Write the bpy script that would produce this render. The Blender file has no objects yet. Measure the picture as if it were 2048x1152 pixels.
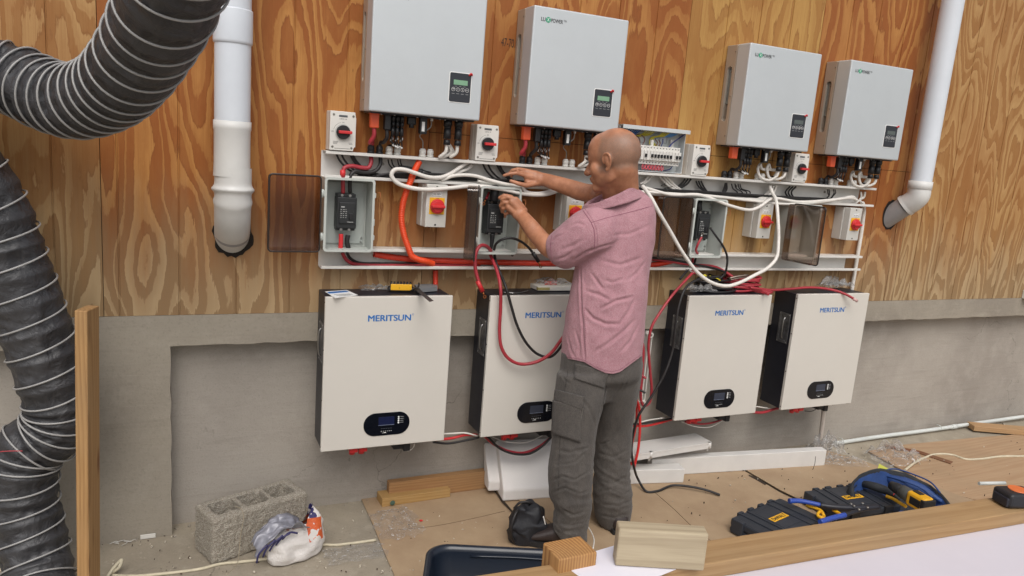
import bpy, bmesh, math, random
import numpy as np
from mathutils import Vector, Matrix, noise, Euler
from mathutils.bvhtree import BVHTree
random.seed(7)
S = bpy.context.scene
COL = S.collection
R_ = math.radians
# ---------------------------------------------------------------- camera (solved from the straight edges of the cabinets)
CAM = Vector((0, -3.0595, 1.655)); FPX = 1487.2
yaw, pit, rol = R_(-24.958), R_(-10.735), R_(4.506)
FWD = Vector((-math.sin(yaw)*math.cos(pit), math.cos(yaw)*math.cos(pit), math.sin(pit)))
_r = Vector((math.cos(yaw), math.sin(yaw), 0)); _u = _r.cross(FWD)
RGT = math.cos(rol)*_r + math.sin(rol)*_u; UPV = -math.sin(rol)*_r + math.cos(rol)*_u
cd = bpy.data.cameras.new('camera'); cam = bpy.data.objects.new('camera', cd); COL.objects.link(cam)
cam.matrix_world = Matrix(((RGT.x, UPV.x, -FWD.x, CAM.x), (RGT.y, UPV.y, -FWD.y, CAM.y), (RGT.z, UPV.z, -FWD.z, CAM.z), (0, 0, 0, 1)))
cd.sensor_width = 36; cd.lens = 36*FPX/2048; cd.clip_start = .05; cd.clip_end = 400
S.camera = cam
# ---------------------------------------------------------------- daylight: bright overcast sky behind the camera
SUN_EL, SUN_AZ = 52, 196           # azimuth clockwise from +Y: behind the camera, a little to its left
wd = bpy.data.worlds.new('World'); S.world = wd; wd.use_nodes = True
nt = wd.node_tree; nt.nodes.clear()
sky = nt.nodes.new('ShaderNodeTexSky'); sky.sky_type = 'NISHITA'; sky.sun_disc = False
sky.sun_elevation = R_(SUN_EL); sky.sun_rotation = R_(SUN_AZ); sky.dust_density = 4; sky.air_density = 1.2
hs = nt.nodes.new('ShaderNodeHueSaturation'); hs.inputs['Saturation'].default_value = .35
bg = nt.nodes.new('ShaderNodeBackground'); bg.inputs[1].default_value = .13
wo = nt.nodes.new('ShaderNodeOutputWorld')
nt.links.new(sky.outputs[0], hs.inputs['Color']); nt.links.new(hs.outputs[0], bg.inputs[0]); nt.links.new(bg.outputs[0], wo.inputs[0])
sl = bpy.data.lights.new('sun', 'SUN'); sl.energy = 1.0; sl.angle = R_(40); sl.color = (1, .96, .9)
so = bpy.data.objects.new('sun', sl); COL.objects.link(so)
e, a = R_(SUN_EL), R_(SUN_AZ)
so.rotation_euler = Vector((math.sin(a)*math.cos(e), math.cos(a)*math.cos(e), math.sin(e))).to_track_quat('Z', 'Y').to_euler()
so.location = (0, -6, 8)
S.view_settings.view_transform = 'Standard'; S.view_settings.look = 'None'; S.view_settings.gamma = 1
S.view_settings.exposure = .28
S.render.engine = 'CYCLES'
S.cycles.transparent_max_bounces = 32; S.cycles.max_bounces = 8
# ---------------------------------------------------------------- pixel <-> place helpers (photo is 2048 x 1152)
def ray(px, py): return FWD + (px-1024)/FPX*RGT - (py-576)/FPX*UPV
def at(px, py, y=0.0):
    d = ray(px, py); return CAM + d*((y-CAM.y)/d.y)
def fl(px, py, z=0.0):
    d = ray(px, py); return CAM + d*((z-CAM.z)/d.z)
def P3(pts): return [fl(*p[1:]) if p[0] == 'f' else at(*p) for p in pts]
# ---------------------------------------------------------------- materials
MT = {}
def lin(c):
    if isinstance(c, str):
        c = [int(c[i:i+2], 16)/255 for i in (1, 3, 5)]
        c = [v/12.92 if v <= .04045 else ((v+.055)/1.055)**2.4 for v in c]
    return (c[0], c[1], c[2], 1)
def newmat(name):
    m = bpy.data.materials.new(name); m.use_nodes = True; n = m.node_tree.nodes
    return m, m.node_tree, n['Principled BSDF']
def mat(name, c, rough=.5, metal=0, var=.12, vs=6, bump=0, bs=60, c2=None, spec=.5, coat=0, stretch=None):
    if name in MT: return MT[name]
    m, t, b = newmat(name); N = t.nodes; L = t.links
    c = lin(c); c2 = lin(c2) if c2 else tuple(v*(1-var*2) for v in c[:3])+(1,)
    tc = N.new('ShaderNodeTexCoord'); src = tc.outputs['Object']
    if stretch:
        mp = N.new('ShaderNodeMapping'); mp.inputs['Scale'].default_value = stretch
        L.new(src, mp.inputs[0]); src = mp.outputs[0]
    nz = N.new('ShaderNodeTexNoise'); nz.inputs['Scale'].default_value = vs; nz.inputs['Detail'].default_value = 6; nz.inputs['Roughness'].default_value = .65
    L.new(src, nz.inputs['Vector'])
    rp = N.new('ShaderNodeMapRange'); rp.inputs['From Min'].default_value = .35; rp.inputs['From Max'].default_value = .72
    L.new(nz.outputs[0], rp.inputs[0])
    mx = N.new('ShaderNodeMix'); mx.data_type = 'RGBA'; mx.inputs[6].default_value = c; mx.inputs[7].default_value = c2
    L.new(rp.outputs[0], mx.inputs[0]); L.new(mx.outputs[2], b.inputs['Base Color'])
    rr = N.new('ShaderNodeMapRange'); rr.inputs['To Min'].default_value = max(0, rough-.07); rr.inputs['To Max'].default_value = min(1, rough+.1)
    L.new(nz.outputs[0], rr.inputs[0]); L.new(rr.outputs[0], b.inputs['Roughness'])
    b.inputs['Metallic'].default_value = metal; b.inputs['Specular IOR Level'].default_value = spec
    b.inputs['Coat Weight'].default_value = coat
    if bump:
        n2 = N.new('ShaderNodeTexNoise'); n2.inputs['Scale'].default_value = bs; n2.inputs['Detail'].default_value = 5
        L.new(src, n2.inputs['Vector'])
        bp = N.new('ShaderNodeBump'); bp.inputs['Strength'].default_value = min(1, bump); bp.inputs['Distance'].default_value = .004
        L.new(n2.outputs[0], bp.inputs['Height']); L.new(bp.outputs[0], b.inputs['Normal'])
    MT[name] = m; return m
def mathn(t, op, a, b=None, c=None):
    n = t.nodes.new('ShaderNodeMath'); n.operation = op
    for i, v in enumerate((a, b, c)):
        if v is None: continue
        if isinstance(v, (int, float)): n.inputs[i].default_value = v
        else: t.links.new(v, n.inputs[i])
    return n.outputs[0]
def mixc(t, f, a, b, mode='MIX'):
    n = t.nodes.new('ShaderNodeMix'); n.data_type = 'RGBA'; n.blend_type = mode
    for i, v in ((0, f), (6, a), (7, b)):
        if isinstance(v, (int, float)): n.inputs[i].default_value = v
        elif isinstance(v, tuple): n.inputs[i].default_value = v
        else: t.links.new(v, n.inputs[i])
    return n.outputs[2]
def noi(t, vec, scale, det=4, rough=.5, dist=0):
    n = t.nodes.new('ShaderNodeTexNoise'); n.inputs['Scale'].default_value = scale; n.inputs['Detail'].default_value = det
    n.inputs['Roughness'].default_value = rough; n.inputs['Distortion'].default_value = dist
    if vec is not None: t.links.new(vec, n.inputs['Vector'])
    return n.outputs[0]
def mapped(t, scale, loc=(0, 0, 0), rot=(0, 0, 0), src=None):
    if src is None: src = t.nodes.new('ShaderNodeTexCoord').outputs['Object']
    m = t.nodes.new('ShaderNodeMapping'); m.inputs['Scale'].default_value = scale; m.inputs['Location'].default_value = loc; m.inputs['Rotation'].default_value = rot
    t.links.new(src, m.inputs[0]); return m.outputs[0]
def sstep(t, v, a, b):
    n = t.nodes.new('ShaderNodeMapRange'); n.interpolation_type = 'SMOOTHSTEP'
    n.inputs['From Min'].default_value = a; n.inputs['From Max'].default_value = b
    t.links.new(v, n.inputs[0]); return n.outputs[0]
def bump(t, b, h, strength=.3, dist=.003):
    n = t.nodes.new('ShaderNodeBump'); n.inputs['Strength'].default_value = strength; n.inputs['Distance'].default_value = dist
    t.links.new(h, n.inputs['Height']); t.links.new(n.outputs[0], b.inputs['Normal'])
def plywood(name, light, dark, seed=0, warp=1.0, bands=7.0, grey=True, darkbias=.5, zline=.0, grooves=True):
    """rotary cut softwood face: contour bands of a stretched height field, crisp ragged edges, weathered grey low down"""
    m, t, b = newmat(name); N, L = t.nodes, t.links
    geo = t.nodes.new('ShaderNodeNewGeometry').outputs['Position']
    def kn(fx, fz, ox, oz, amp):
        w = N.new('ShaderNodeTexVoronoi'); w.inputs['Scale'].default_value = 1; w.inputs['Randomness'].default_value = .9
        L.new(mapped(t, (fx, 1, fz), (ox+seed*2.3, 0, oz+seed*1.1), src=geo), w.inputs['Vector'])
        d = w.outputs['Distance']; return mathn(t, 'MULTIPLY', mathn(t, 'SUBTRACT', 1, sstep(t, d, .0, .42)), amp)
    sway = noi(t, mapped(t, (2.2, 1, 1.7), (seed, 0, 3), src=geo), 1, 3, .55)
    v = mapped(t, (3.4*warp, 1, .62*warp), (seed*3.7, 0, seed*1.9), src=geo)
    h = noi(t, v, 1.05, 2.2, .42, .12)
    h = mathn(t, 'ADD', h, kn(1.9, 1.05, .2, .6, .13))
    h = mathn(t, 'ADD', h, kn(3.3, 2.1, 4.2, 2.6, .035))
    fib = noi(t, mapped(t, (210, 1, 3.2), src=geo), 1, 3, .6)
    fib2 = noi(t, mapped(t, (60, 1, 1.6), (2, 0, 1), src=geo), 1, 4, .65)
    rag = noi(t, mapped(t, (60, 1, 7), (seed, 0, 0), src=geo), 1, 4, .7)
    big = noi(t, mapped(t, (1.6, 1, .6), (seed*2.1, 0, 5), src=geo), 1.4, 3, .5)
    zone = noi(t, mapped(t, (.9, 1, .45), (seed*5.1, 0, 2), src=geo), 1, 2, .5)
    hh = mathn(t, 'MULTIPLY', h, mathn(t, 'ADD', bands*1.9, mathn(t, 'MULTIPLY', zone, bands*3.2)))
    hh = mathn(t, 'ADD', hh, mathn(t, 'MULTIPLY', sway, 1.8))
    hh = mathn(t, 'ADD', hh, mathn(t, 'MULTIPLY', rag, .50))
    hh = mathn(t, 'ADD', hh, mathn(t, 'MULTIPLY', noi(t, mapped(t, (19, 1, 5.5), (seed, 0, 4), src=geo), 1, 4, .6), .75))
    fl_ = mathn(t, 'FLOOR', hh); fr = mathn(t, 'FRACT', hh)
    rnd = N.new('ShaderNodeTexWhiteNoise'); rnd.noise_dimensions = '1D'; L.new(fl_, rnd.inputs['W'])
    r2 = mathn(t, 'POWER', rnd.outputs[0], 1.6)
    th = mathn(t, 'ADD', darkbias-.26, mathn(t, 'MULTIPLY', r2, .62))     # every ring has its own width of pale earlywood
    d_ = mathn(t, 'SUBTRACT', fr, th)
    band = mathn(t, 'SUBTRACT', sstep(t, d_, -.09, .03), sstep(t, fr, .93, .985))
    soft = mathn(t, 'MULTIPLY', sstep(t, d_, -.6, .0), .38)
    band = mathn(t, 'MAXIMUM', band, mathn(t, 'MULTIPLY', soft, mathn(t, 'SUBTRACT', 1, sstep(t, fr, .95, .985))))
    col = mixc(t, band, lin(light), lin(dark))
    mott = noi(t, mapped(t, (14, 1, 4), (seed, 0, 8), src=geo), 1, 5, .65)
    col = mixc(t, mathn(t, 'MULTIPLY', sstep(t, mott, .4, .75), .30), col, lin(light))
    edge = mathn(t, 'MULTIPLY', sstep(t, fr, .86, .945), mathn(t, 'SUBTRACT', 1, sstep(t, fr, .95, .985)))
    col = mixc(t, mathn(t, 'MULTIPLY', edge, .30), col, lin('#5d2f12'))
    col = mixc(t, mathn(t, 'MULTIPLY', sstep(t, fib, .38, .75), .30), col, lin('#7d4a1e'))
    col = mixc(t, mathn(t, 'MULTIPLY', sstep(t, fib2, .45, .75), .22), col, lin('#8a5426'))
    h2 = mathn(t, 'FRACT', mathn(t, 'MULTIPLY', hh, 3.0))
    fine = mathn(t, 'MULTIPLY', mathn(t, 'MULTIPLY', sstep(t, h2, .4, .9), .22), mathn(t, 'SUBTRACT', 1, band))
    col = mixc(t, fine, col, lin(dark))
    col = mixc(t, mathn(t, 'MULTIPLY', sstep(t, big, .42, .72), .35), col, lin('#8b5226'))
    if grey:
        sp = N.new('ShaderNodeSeparateXYZ'); L.new(geo, sp.inputs[0])
        wz = mathn(t, 'ADD', sp.outputs[2], mathn(t, 'MULTIPLY', mathn(t, 'SUBTRACT', noi(t, mapped(t, (9, 1, 1.2), src=geo), 1, 5, .7), .5), .75))
        g = mathn(t, 'SUBTRACT', 1, sstep(t, wz, .90+zline, 1.55+zline))
        g = mathn(t, 'MULTIPLY', g, .88)
        col = mixc(t, g, col, mixc(t, band, lin('#aa9473'), lin('#8b7354')))
    # knots and nail heads
    if True:
        w = N.new('ShaderNodeTexVoronoi'); w.inputs['Scale'].default_value = 1
        L.new(mapped(t, (5.1, 1, 2.3), (seed*1.3, 0, .3), src=geo), w.inputs['Vector'])
        k = mathn(t, 'SUBTRACT', 1, sstep(t, w.outputs['Distance'], .012, .03))
        col = mixc(t, mathn(t, 'MULTIPLY', k, .8), col, lin('#2b1a10'))
    L.new(col, b.inputs['Base Color']); b.inputs['Roughness'].default_value = .62; b.inputs['Specular IOR Level'].default_value = .3
    bump(t, b, mathn(t, 'ADD', fib, mathn(t, 'MULTIPLY', band, .6)), .25, .002)
    MT[name] = m; return m
def timber(name, light, dark, axis=0, seed=0, rings=26, endgrain=True, knots=False, con=.75):
    """sawn lumber, rings around a far pith; grain runs along the local axis"""
    m, t, b = newmat(name); N, L = t.nodes, t.links
    sc = [9, 9, 9]; sc[axis] = .9
    v = mapped(t, tuple(sc), (seed, seed*.7, seed*.3))
    wob = noi(t, v, .5, 2, .5)
    tc = N.new('ShaderNodeTexCoord').outputs['Object']; sp = N.new('ShaderNodeSeparateXYZ'); L.new(tc, sp.inputs[0])
    o = [i for i in (0, 1, 2) if i != axis]
    p = mathn(t, 'ADD', sp.outputs[o[0]], .07+seed*.01); q = mathn(t, 'ADD', sp.outputs[o[1]], .05)
    r = mathn(t, 'SQRT', mathn(t, 'ADD', mathn(t, 'MULTIPLY', p, p), mathn(t, 'MULTIPLY', q, q)))
    r = mathn(t, 'ADD', mathn(t, 'MULTIPLY', r, rings*5.5), mathn(t, 'MULTIPLY', wob, 8.5))
    fr = mathn(t, 'FRACT', r)
    band = mathn(t, 'SUBTRACT', sstep(t, fr, .25, .85), sstep(t, fr, .9, 1.0))
    fs = [160, 160, 160]; fs[axis] = 6
    fib = noi(t, mapped(t, tuple(fs)), 1, 3, .6)
    big = noi(t, mapped(t, (3, 3, 3)), 1, 3, .5)
    vr = noi(t, mapped(t, (7, 7, 7), (seed, 2, 1)), 1, 2)
    col = mixc(t, mathn(t, 'MULTIPLY', band, mathn(t, 'ADD', .15, mathn(t, 'MULTIPLY', vr, con))), lin(light), lin(dark))
    col = mixc(t, mathn(t, 'MULTIPLY', sstep(t, fib, .35, .75), .45), col, lin(dark))
    col = mixc(t, mathn(t, 'MULTIPLY', sstep(t, big, .4, .75), .25), col, lin('#8a7a62'))
    if knots:
        w = N.new('ShaderNodeTexVoronoi'); w.inputs['Scale'].default_value = 1
        ks = [14, 14, 14]; ks[axis] = 3.1
        L.new(mapped(t, tuple(ks), (seed*1.7, .4, .9)), w.inputs['Vector'])
        k = mathn(t, 'SUBTRACT', 1, sstep(t, w.outputs['Distance'], .1, .24))
        col = mixc(t, mathn(t, 'MULTIPLY', k, .75), col, lin('#5a2c16'))
    L.new(col, b.inputs['Base Color']); b.inputs['Roughness'].default_value = .65; b.inputs['Specular IOR Level'].default_value = .3
    bump(t, b, mathn(t, 'ADD', fib, mathn(t, 'MULTIPLY', band, .08)), .22, .0012)
    MT[name] = m; return m
def cement(name, c1, c2, c3, grain=90, cracks=True, trowel=True, rough=.85, dirt=0):
    m, t, b = newmat(name); N, L = t.nodes, t.links
    geo = N.new('ShaderNodeNewGeometry').outputs['Position']
    a = noi(t, geo, 1.7, 6, .6); c = noi(t, geo, 7, 6, .65); f = noi(t, geo, grain, 4, .6)
    col = mixc(t, sstep(t, a, .35, .68), lin(c1), lin(c2))
    col = mixc(t, mathn(t, 'MULTIPLY', sstep(t, c, .45, .75), .5), col, lin(c3))
    col = mixc(t, mathn(t, 'MULTIPLY', sstep(t, f, .5, .8), .25), col, lin('#4b463f'))
    h = mathn(t, 'ADD', mathn(t, 'MULTIPLY', f, .5), mathn(t, 'MULTIPLY', c, .8))
    if trowel:
        tr = noi(t, mapped(t, (2.4, 2.4, 26), rot=(0, .25, 0), src=geo), 1, 4, .6, .8)
        h = mathn(t, 'ADD', h, mathn(t, 'MULTIPLY', tr, 1.1))
        col = mixc(t, mathn(t, 'MULTIPLY', sstep(t, tr, .5, .8), .16), col, lin('#5d564c'))
    if cracks:
        w = N.new('ShaderNodeTexVoronoi'); w.feature = 'DISTANCE_TO_EDGE'; w.inputs['Scale'].default_value = 1.25
        wv = N.new('ShaderNodeVectorMath'); wv.operation = 'ADD'
        nn = N.new('ShaderNodeTexNoise'); nn.inputs['Scale'].default_value = 3.5; nn.inputs['Detail'].default_value = 6; L.new(geo, nn.inputs['Vector'])
        sc = N.new('ShaderNodeVectorMath'); sc.operation = 'SCALE'; sc.inputs['Scale'].default_value = .5; L.new(nn.outputs['Color'], sc.inputs[0])
        L.new(geo, wv.inputs[0]); L.new(sc.outputs[0], wv.inputs[1]); L.new(wv.outputs[0], w.inputs['Vector'])
        k = mathn(t, 'SUBTRACT', 1, sstep(t, w.outputs['Distance'], .0015, .0045))
        k = mathn(t, 'MULTIPLY', k, sstep(t, a, .50, .66))
        col = mixc(t, mathn(t, 'MULTIPLY', k, .4), col, lin('#39342e'))
        h = mathn(t, 'SUBTRACT', h, k)
    if dirt:
        d = noi(t, geo, 22, 8, .75)
        col = mixc(t, mathn(t, 'MULTIPLY', sstep(t, d, .56, .7), dirt), col, lin('#b9b1a2'))
        d2 = noi(t, mapped(t, (1, 1, 1), (4, 2, 1), src=geo), 60, 4, .7)
        col = mixc(t, mathn(t, 'MULTIPLY', sstep(t, d2, .64, .7), .7), col, lin('#3b332a'))
    L.new(col, b.inputs['Base Color']); b.inputs['Roughness'].default_value = rough; b.inputs['Specular IOR Level'].default_value = .25
    bump(t, b, h, .45, .004)
    MT[name] = m; return m
def clear(name, tint, gloss=.25, rough=.12, streaks=0, film=False):
    """clear or smoked plastic: tinted see-through with a surface reflection, plus painted highlights on film"""
    m, t, b = newmat(name); N, L = t.nodes, t.links
    tr = N.new('ShaderNodeBsdfTransparent'); tr.inputs[0].default_value = lin(tint)
    gl = N.new('ShaderNodeBsdfGlossy'); gl.inputs['Color'].default_value = (.8, .8, .8, 1); gl.inputs['Roughness'].default_value = rough
    if film:
        gl = N.new('ShaderNodeBsdfPrincipled'); gl.inputs['Base Color'].default_value = (.8, .8, .8, 1); gl.inputs['Roughness'].default_value = .3
    fz = N.new('ShaderNodeLayerWeight'); fz.inputs['Blend'].default_value = .35
    f = mathn(t, 'ADD', mathn(t, 'MULTIPLY', fz.outputs['Fresnel'], .35), gloss*.1)
    if streaks:
        v = noi(t, None, 9, 3, .6, 1.5)
        f = mathn(t, 'ADD', f, mathn(t, 'MULTIPLY', sstep(t, v, .58, .64), streaks))  # white highlights painted into the film as noise bands
    mx = N.new('ShaderNodeMixShader'); L.new(f, mx.inputs[0]); L.new(tr.outputs[0], mx.inputs[1]); L.new(gl.outputs[0], mx.inputs[2])
    L.new(mx.outputs[0], N['Material Output'].inputs[0]); MT[name] = m; return m
# ---------------------------------------------------------------- mesh builder
LOC = {}
def spline(pts, n=8):
    pts = [Vector(p) for p in pts]
    if len(pts) < 3: return [pts[0].lerp(pts[-1], i/n) for i in range(n+1)]
    out = []
    q = [2*pts[0]-pts[1]] + pts + [2*pts[-1]-pts[-2]]
    for i in range(1, len(q)-2):
        p0, p1, p2, p3 = q[i-1:i+3]
        t0 = 0; t1 = max((p1-p0).length, 1e-5)**.5; t2 = t1+max((p2-p1).length, 1e-5)**.5; t3 = t2+max((p3-p2).length, 1e-5)**.5
        for k in range(n):
            t = t1+(t2-t1)*k/n
            A1 = (t1-t)/(t1-t0)*p0+(t-t0)/(t1-t0)*p1; A2 = (t2-t)/(t2-t1)*p1+(t-t1)/(t2-t1)*p2; A3 = (t3-t)/(t3-t2)*p2+(t-t2)/(t3-t2)*p3
            B1 = (t2-t)/(t2-t0)*A1+(t-t0)/(t2-t0)*A2; B2 = (t3-t)/(t3-t1)*A2+(t-t1)/(t3-t1)*A3
            out.append((t2-t)/(t2-t1)*B1+(t-t1)/(t2-t1)*B2)
    out.append(pts[-1].copy()); return out
def frames(path):
    T = []
    for i in range(len(path)):
        d = path[min(i+1, len(path)-1)]-path[max(i-1, 0)]
        T.append(d.normalized() if d.length > 1e-9 else Vector((0, 0, 1)))
    n = T[0].orthogonal().normalized(); out = []
    for i, t in enumerate(T):
        if i:
            ax = T[i-1].cross(t)
            if ax.length > 1e-7:
                n = Matrix.Rotation(math.asin(min(1, ax.length)) if T[i-1].dot(t) > 0 else math.pi-math.asin(min(1, ax.length)), 3, ax.normalized()) @ n
            n = (n - t*n.dot(t)).normalized()
        out.append((t, n, t.cross(n)))
    return out
class MB:
    def __init__(s): s.bm = bmesh.new(); s.mi = 0; s.sm = False
    def _tag(s, faces, smooth=None):
        for f in faces: f.material_index = s.mi; f.smooth = s.sm if smooth is None else smooth
    def box(s, x0, x1, y0, y1, z0, z1, bev=0, seg=2, M=None):
        g = bmesh.ops.create_cube(s.bm, size=1)
        sx, sy, sz = abs(x1-x0), abs(y1-y0), abs(z1-z0)
        A = Matrix.Translation(((x0+x1)/2, (y0+y1)/2, (z0+z1)/2)) @ Matrix.Diagonal((sx, sy, sz, 1))
        vs = g['verts']; bmesh.ops.transform(s.bm, matrix=A, verts=vs)
        fs = {f for v in vs for f in v.link_faces}
        if bev:
            r = bmesh.ops.bevel(s.bm, geom=list({e for v in vs for e in v.link_edges}), offset=min(bev, min(sx, sy, sz)*.49), segments=seg, affect='EDGES', profile=.5)
            fs = {f for f in fs if f.is_valid} | set(r['faces']); vs = list({v for f in fs for v in f.verts})
        if M: bmesh.ops.transform(s.bm, matrix=M, verts=vs)
        s._tag(fs); return s
    def cbox(s, c, size, bev=0, M=None, seg=2):
        h = [v/2 for v in size]; return s.box(c[0]-h[0], c[0]+h[0], c[1]-h[1], c[1]+h[1], c[2]-h[2], c[2]+h[2], bev, seg, M)
    def cyl(s, p0, p1, r, r2=None, seg=20, cap=True, bev=0):
        p0, p1 = Vector(p0), Vector(p1); r2 = r if r2 is None else r2
        q = (p1-p0).to_track_quat('Z', 'Y'); rings = []
        prof = [(0, r), (1, r2)]
        L = (p1-p0).length
        if bev: prof = [(0, r-bev), (bev/L, r), (1-bev/L, r2), (1, r2-bev)]
        for (h, rad) in prof:
            rings.append([s.bm.verts.new(p0+q @ Vector((rad*math.cos(2*math.pi*k/seg), rad*math.sin(2*math.pi*k/seg), L*h))) for k in range(seg)])
        fs = []
        for a, b in zip(rings, rings[1:]):
            for k in range(seg):
                f = s.bm.faces.new((a[k], a[(k+1) % seg], b[(k+1) % seg], b[k])); fs.append(f)
        s._tag(fs, True)
        if cap:
            c = [s.bm.faces.new(rings[0][::-1]), s.bm.faces.new(rings[-1])]; s._tag(c, False)
        return s
    def tube(s, pts, r, seg=10, n=8, smooth=True, cap=True, rf=None):
        path = spline(pts, n) if smooth else [Vector(p) for p in pts]
        fr = frames(path); rings = []; Np = len(path)
        for i, (p, (t, a, b)) in enumerate(zip(path, fr)):
            rr = rf(i/(Np-1)) if rf else r
            rings.append([s.bm.verts.new(p+(a*math.cos(2*math.pi*k/seg)+b*math.sin(2*math.pi*k/seg))*rr) for k in range(seg)])
        fs = [s.bm.faces.new((u[k], u[(k+1) % seg], v[(k+1) % seg], v[k])) for u, v in zip(rings, rings[1:]) for k in range(seg)]
        s._tag(fs, True)
        if cap:
            s._tag([s.bm.faces.new(rings[0][::-1]), s.bm.faces.new(rings[-1])], False)
        return s
    def prism(s, poly, h0, h1, axis='z', bev=0, M=None):
        """polygon (2D) extruded between h0 and h1 along an axis"""
        def P(u, v, w): return {'z': (u, v, w), 'y': (u, w, v), 'x': (w, u, v)}[axis]
        A = [s.bm.verts.new(P(u, v, h0)) for u, v in poly]; B = [s.bm.verts.new(P(u, v, h1)) for u, v in poly]
        n = len(poly); fs = [s.bm.faces.new(A), s.bm.faces.new(B[::-1])]
        fs += [s.bm.faces.new((A[i], B[i], B[(i+1) % n], A[(i+1) % n])) for i in range(n)]
        if bev:
            r = bmesh.ops.bevel(s.bm, geom=list({e for f in fs for e in f.edges}), offset=bev, segments=2, affect='EDGES', profile=.5)
            fs = [f for f in fs if f.is_valid]+list(r['faces'])
        if M: bmesh.ops.transform(s.bm, matrix=M, verts=list({v for f in fs for v in f.verts}))
        s._tag(fs); return s
    def ball(s, c, r, M=None, u=24, v=16):
        if isinstance(r, (int, float)): r = (r, r, r)
        A = Matrix.Translation(c) @ (M.to_4x4() if M else Matrix.Identity(4)) @ Matrix.Diagonal((*r, 1)); nv = s.bm.verts.new
        top, bot = nv(A @ Vector((0, 0, 1))), nv(A @ Vector((0, 0, -1))); rows = []
        for i in range(1, v):
            ph = math.pi*i/v; z, q = math.cos(ph), math.sin(ph); rows.append([nv(A @ Vector((q*math.cos(2*math.pi*k/u), q*math.sin(2*math.pi*k/u), z))) for k in range(u)])
        nf = s.bm.faces.new; fs = []
        for k in range(u):
            fs.append(nf((top, rows[0][k], rows[0][(k+1) % u]))); fs.append(nf((bot, rows[-1][(k+1) % u], rows[-1][k])))
        fs += [nf((a[k], b[k], b[(k+1) % u], a[(k+1) % u])) for a, b in zip(rows, rows[1:]) for k in range(u)]
        s._tag(fs, True); return s
    def cap(s, p0, p1, r0, r1, k=8):
        """tapered capsule as a chain of balls, for remeshing"""
        p0, p1 = Vector(p0), Vector(p1); L = (p1-p0).length; n = max(2, int(L/(min(r0, r1)*.35)))
        for i in range(n+1):
            t = i/n; s.ball(p0.lerp(p1, t), r0+(r1-r0)*t, u=14, v=10)
        return s
    def grid(s, f, nu, nv, closed=False):
        V = [[s.bm.verts.new(f(i/(nu-1), j/(nv-1) if not closed else j/nv)) for j in range(nv)] for i in range(nu)]
        fs = []
        for i in range(nu-1):
            for j in range(nv if closed else nv-1):
                fs.append(s.bm.faces.new((V[i][j], V[i+1][j], V[i+1][(j+1) % nv], V[i][(j+1) % nv])))
        s._tag(fs, True); return s
    def xf(s, M): bmesh.ops.transform(s.bm, matrix=M, verts=s.bm.verts[:]); return s
    def build(s, name, mats, parent=None, smooth_angle=None, fixn=True):
        me = bpy.data.meshes.new(name)
        if fixn: bmesh.ops.recalc_face_normals(s.bm, faces=s.bm.faces[:])
        o = bpy.data.objects.new(name, me); COL.objects.link(o)
        if parent is not None:
            off = LOC.get(parent.name, Vector((0, 0, 0))); LOC[o.name] = off.copy()
            # object origin stays at its thing's origin
            if off.length: bmesh.ops.translate(s.bm, vec=-off, verts=s.bm.verts[:])
            o.parent = parent
        else:
            vs = s.bm.verts[:]
            if vs:
                c = Vector((sum(v.co.x for v in vs)/len(vs), sum(v.co.y for v in vs)/len(vs), min(v.co.z for v in vs)))
                bmesh.ops.translate(s.bm, vec=-c, verts=vs); o.location = c; LOC[o.name] = c
        s.bm.to_mesh(me); s.bm.free()
        for m in (mats if isinstance(mats, (list, tuple)) else [mats]): me.materials.append(m)
        return o
def tag(o, label=None, cat=None, group=None, kind=None):
    if label: o['label'] = label
    if cat: o['category'] = cat
    if group: o['group'] = group
    if kind: o['kind'] = kind
    return o
def thing(name, label, cat, loc=(0, 0, 0), group=None, local=False, rot=None):
    o = bpy.data.objects.new(name, None); COL.objects.link(o); o.location = loc; o.empty_display_size = .05
    if rot: o.rotation_euler = rot
    LOC[o.name] = Vector((0, 0, 0)) if local else Vector(loc)
    return tag(o, label, cat, group)
def copy_tree(o, parent=None):
    c = o.copy(); COL.objects.link(c); c.parent = parent
    for ch in list(o.children): copy_tree(ch, c)
    return c
def modified(o, fn):
    """apply modifiers set by fn(o) through the dependency graph"""
    fn(o); bpy.context.view_layer.update()
    dg = bpy.context.evaluated_depsgraph_get(); me = bpy.data.meshes.new_from_object(o.evaluated_get(dg))
    mats = [m for m in o.data.materials]; o.modifiers.clear(); old = o.data; o.data = me; me.name = o.name
    if not me.materials:
        for m in mats: me.materials.append(m)
    bpy.data.meshes.remove(old); return o
def boolean(o, cutter_mb):
    c = cutter_mb.build('cutter', []); 
    if o.parent: bpy.context.view_layer.update(); c.location = c.location + o.matrix_world.translation
    def f(o):
        m = o.modifiers.new('b', 'BOOLEAN'); m.operation = 'DIFFERENCE'; m.object = c; m.solver = 'EXACT'
    modified(o, f); d = c.data; bpy.data.objects.remove(c); bpy.data.meshes.remove(d); return o
TXT = {}
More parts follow.
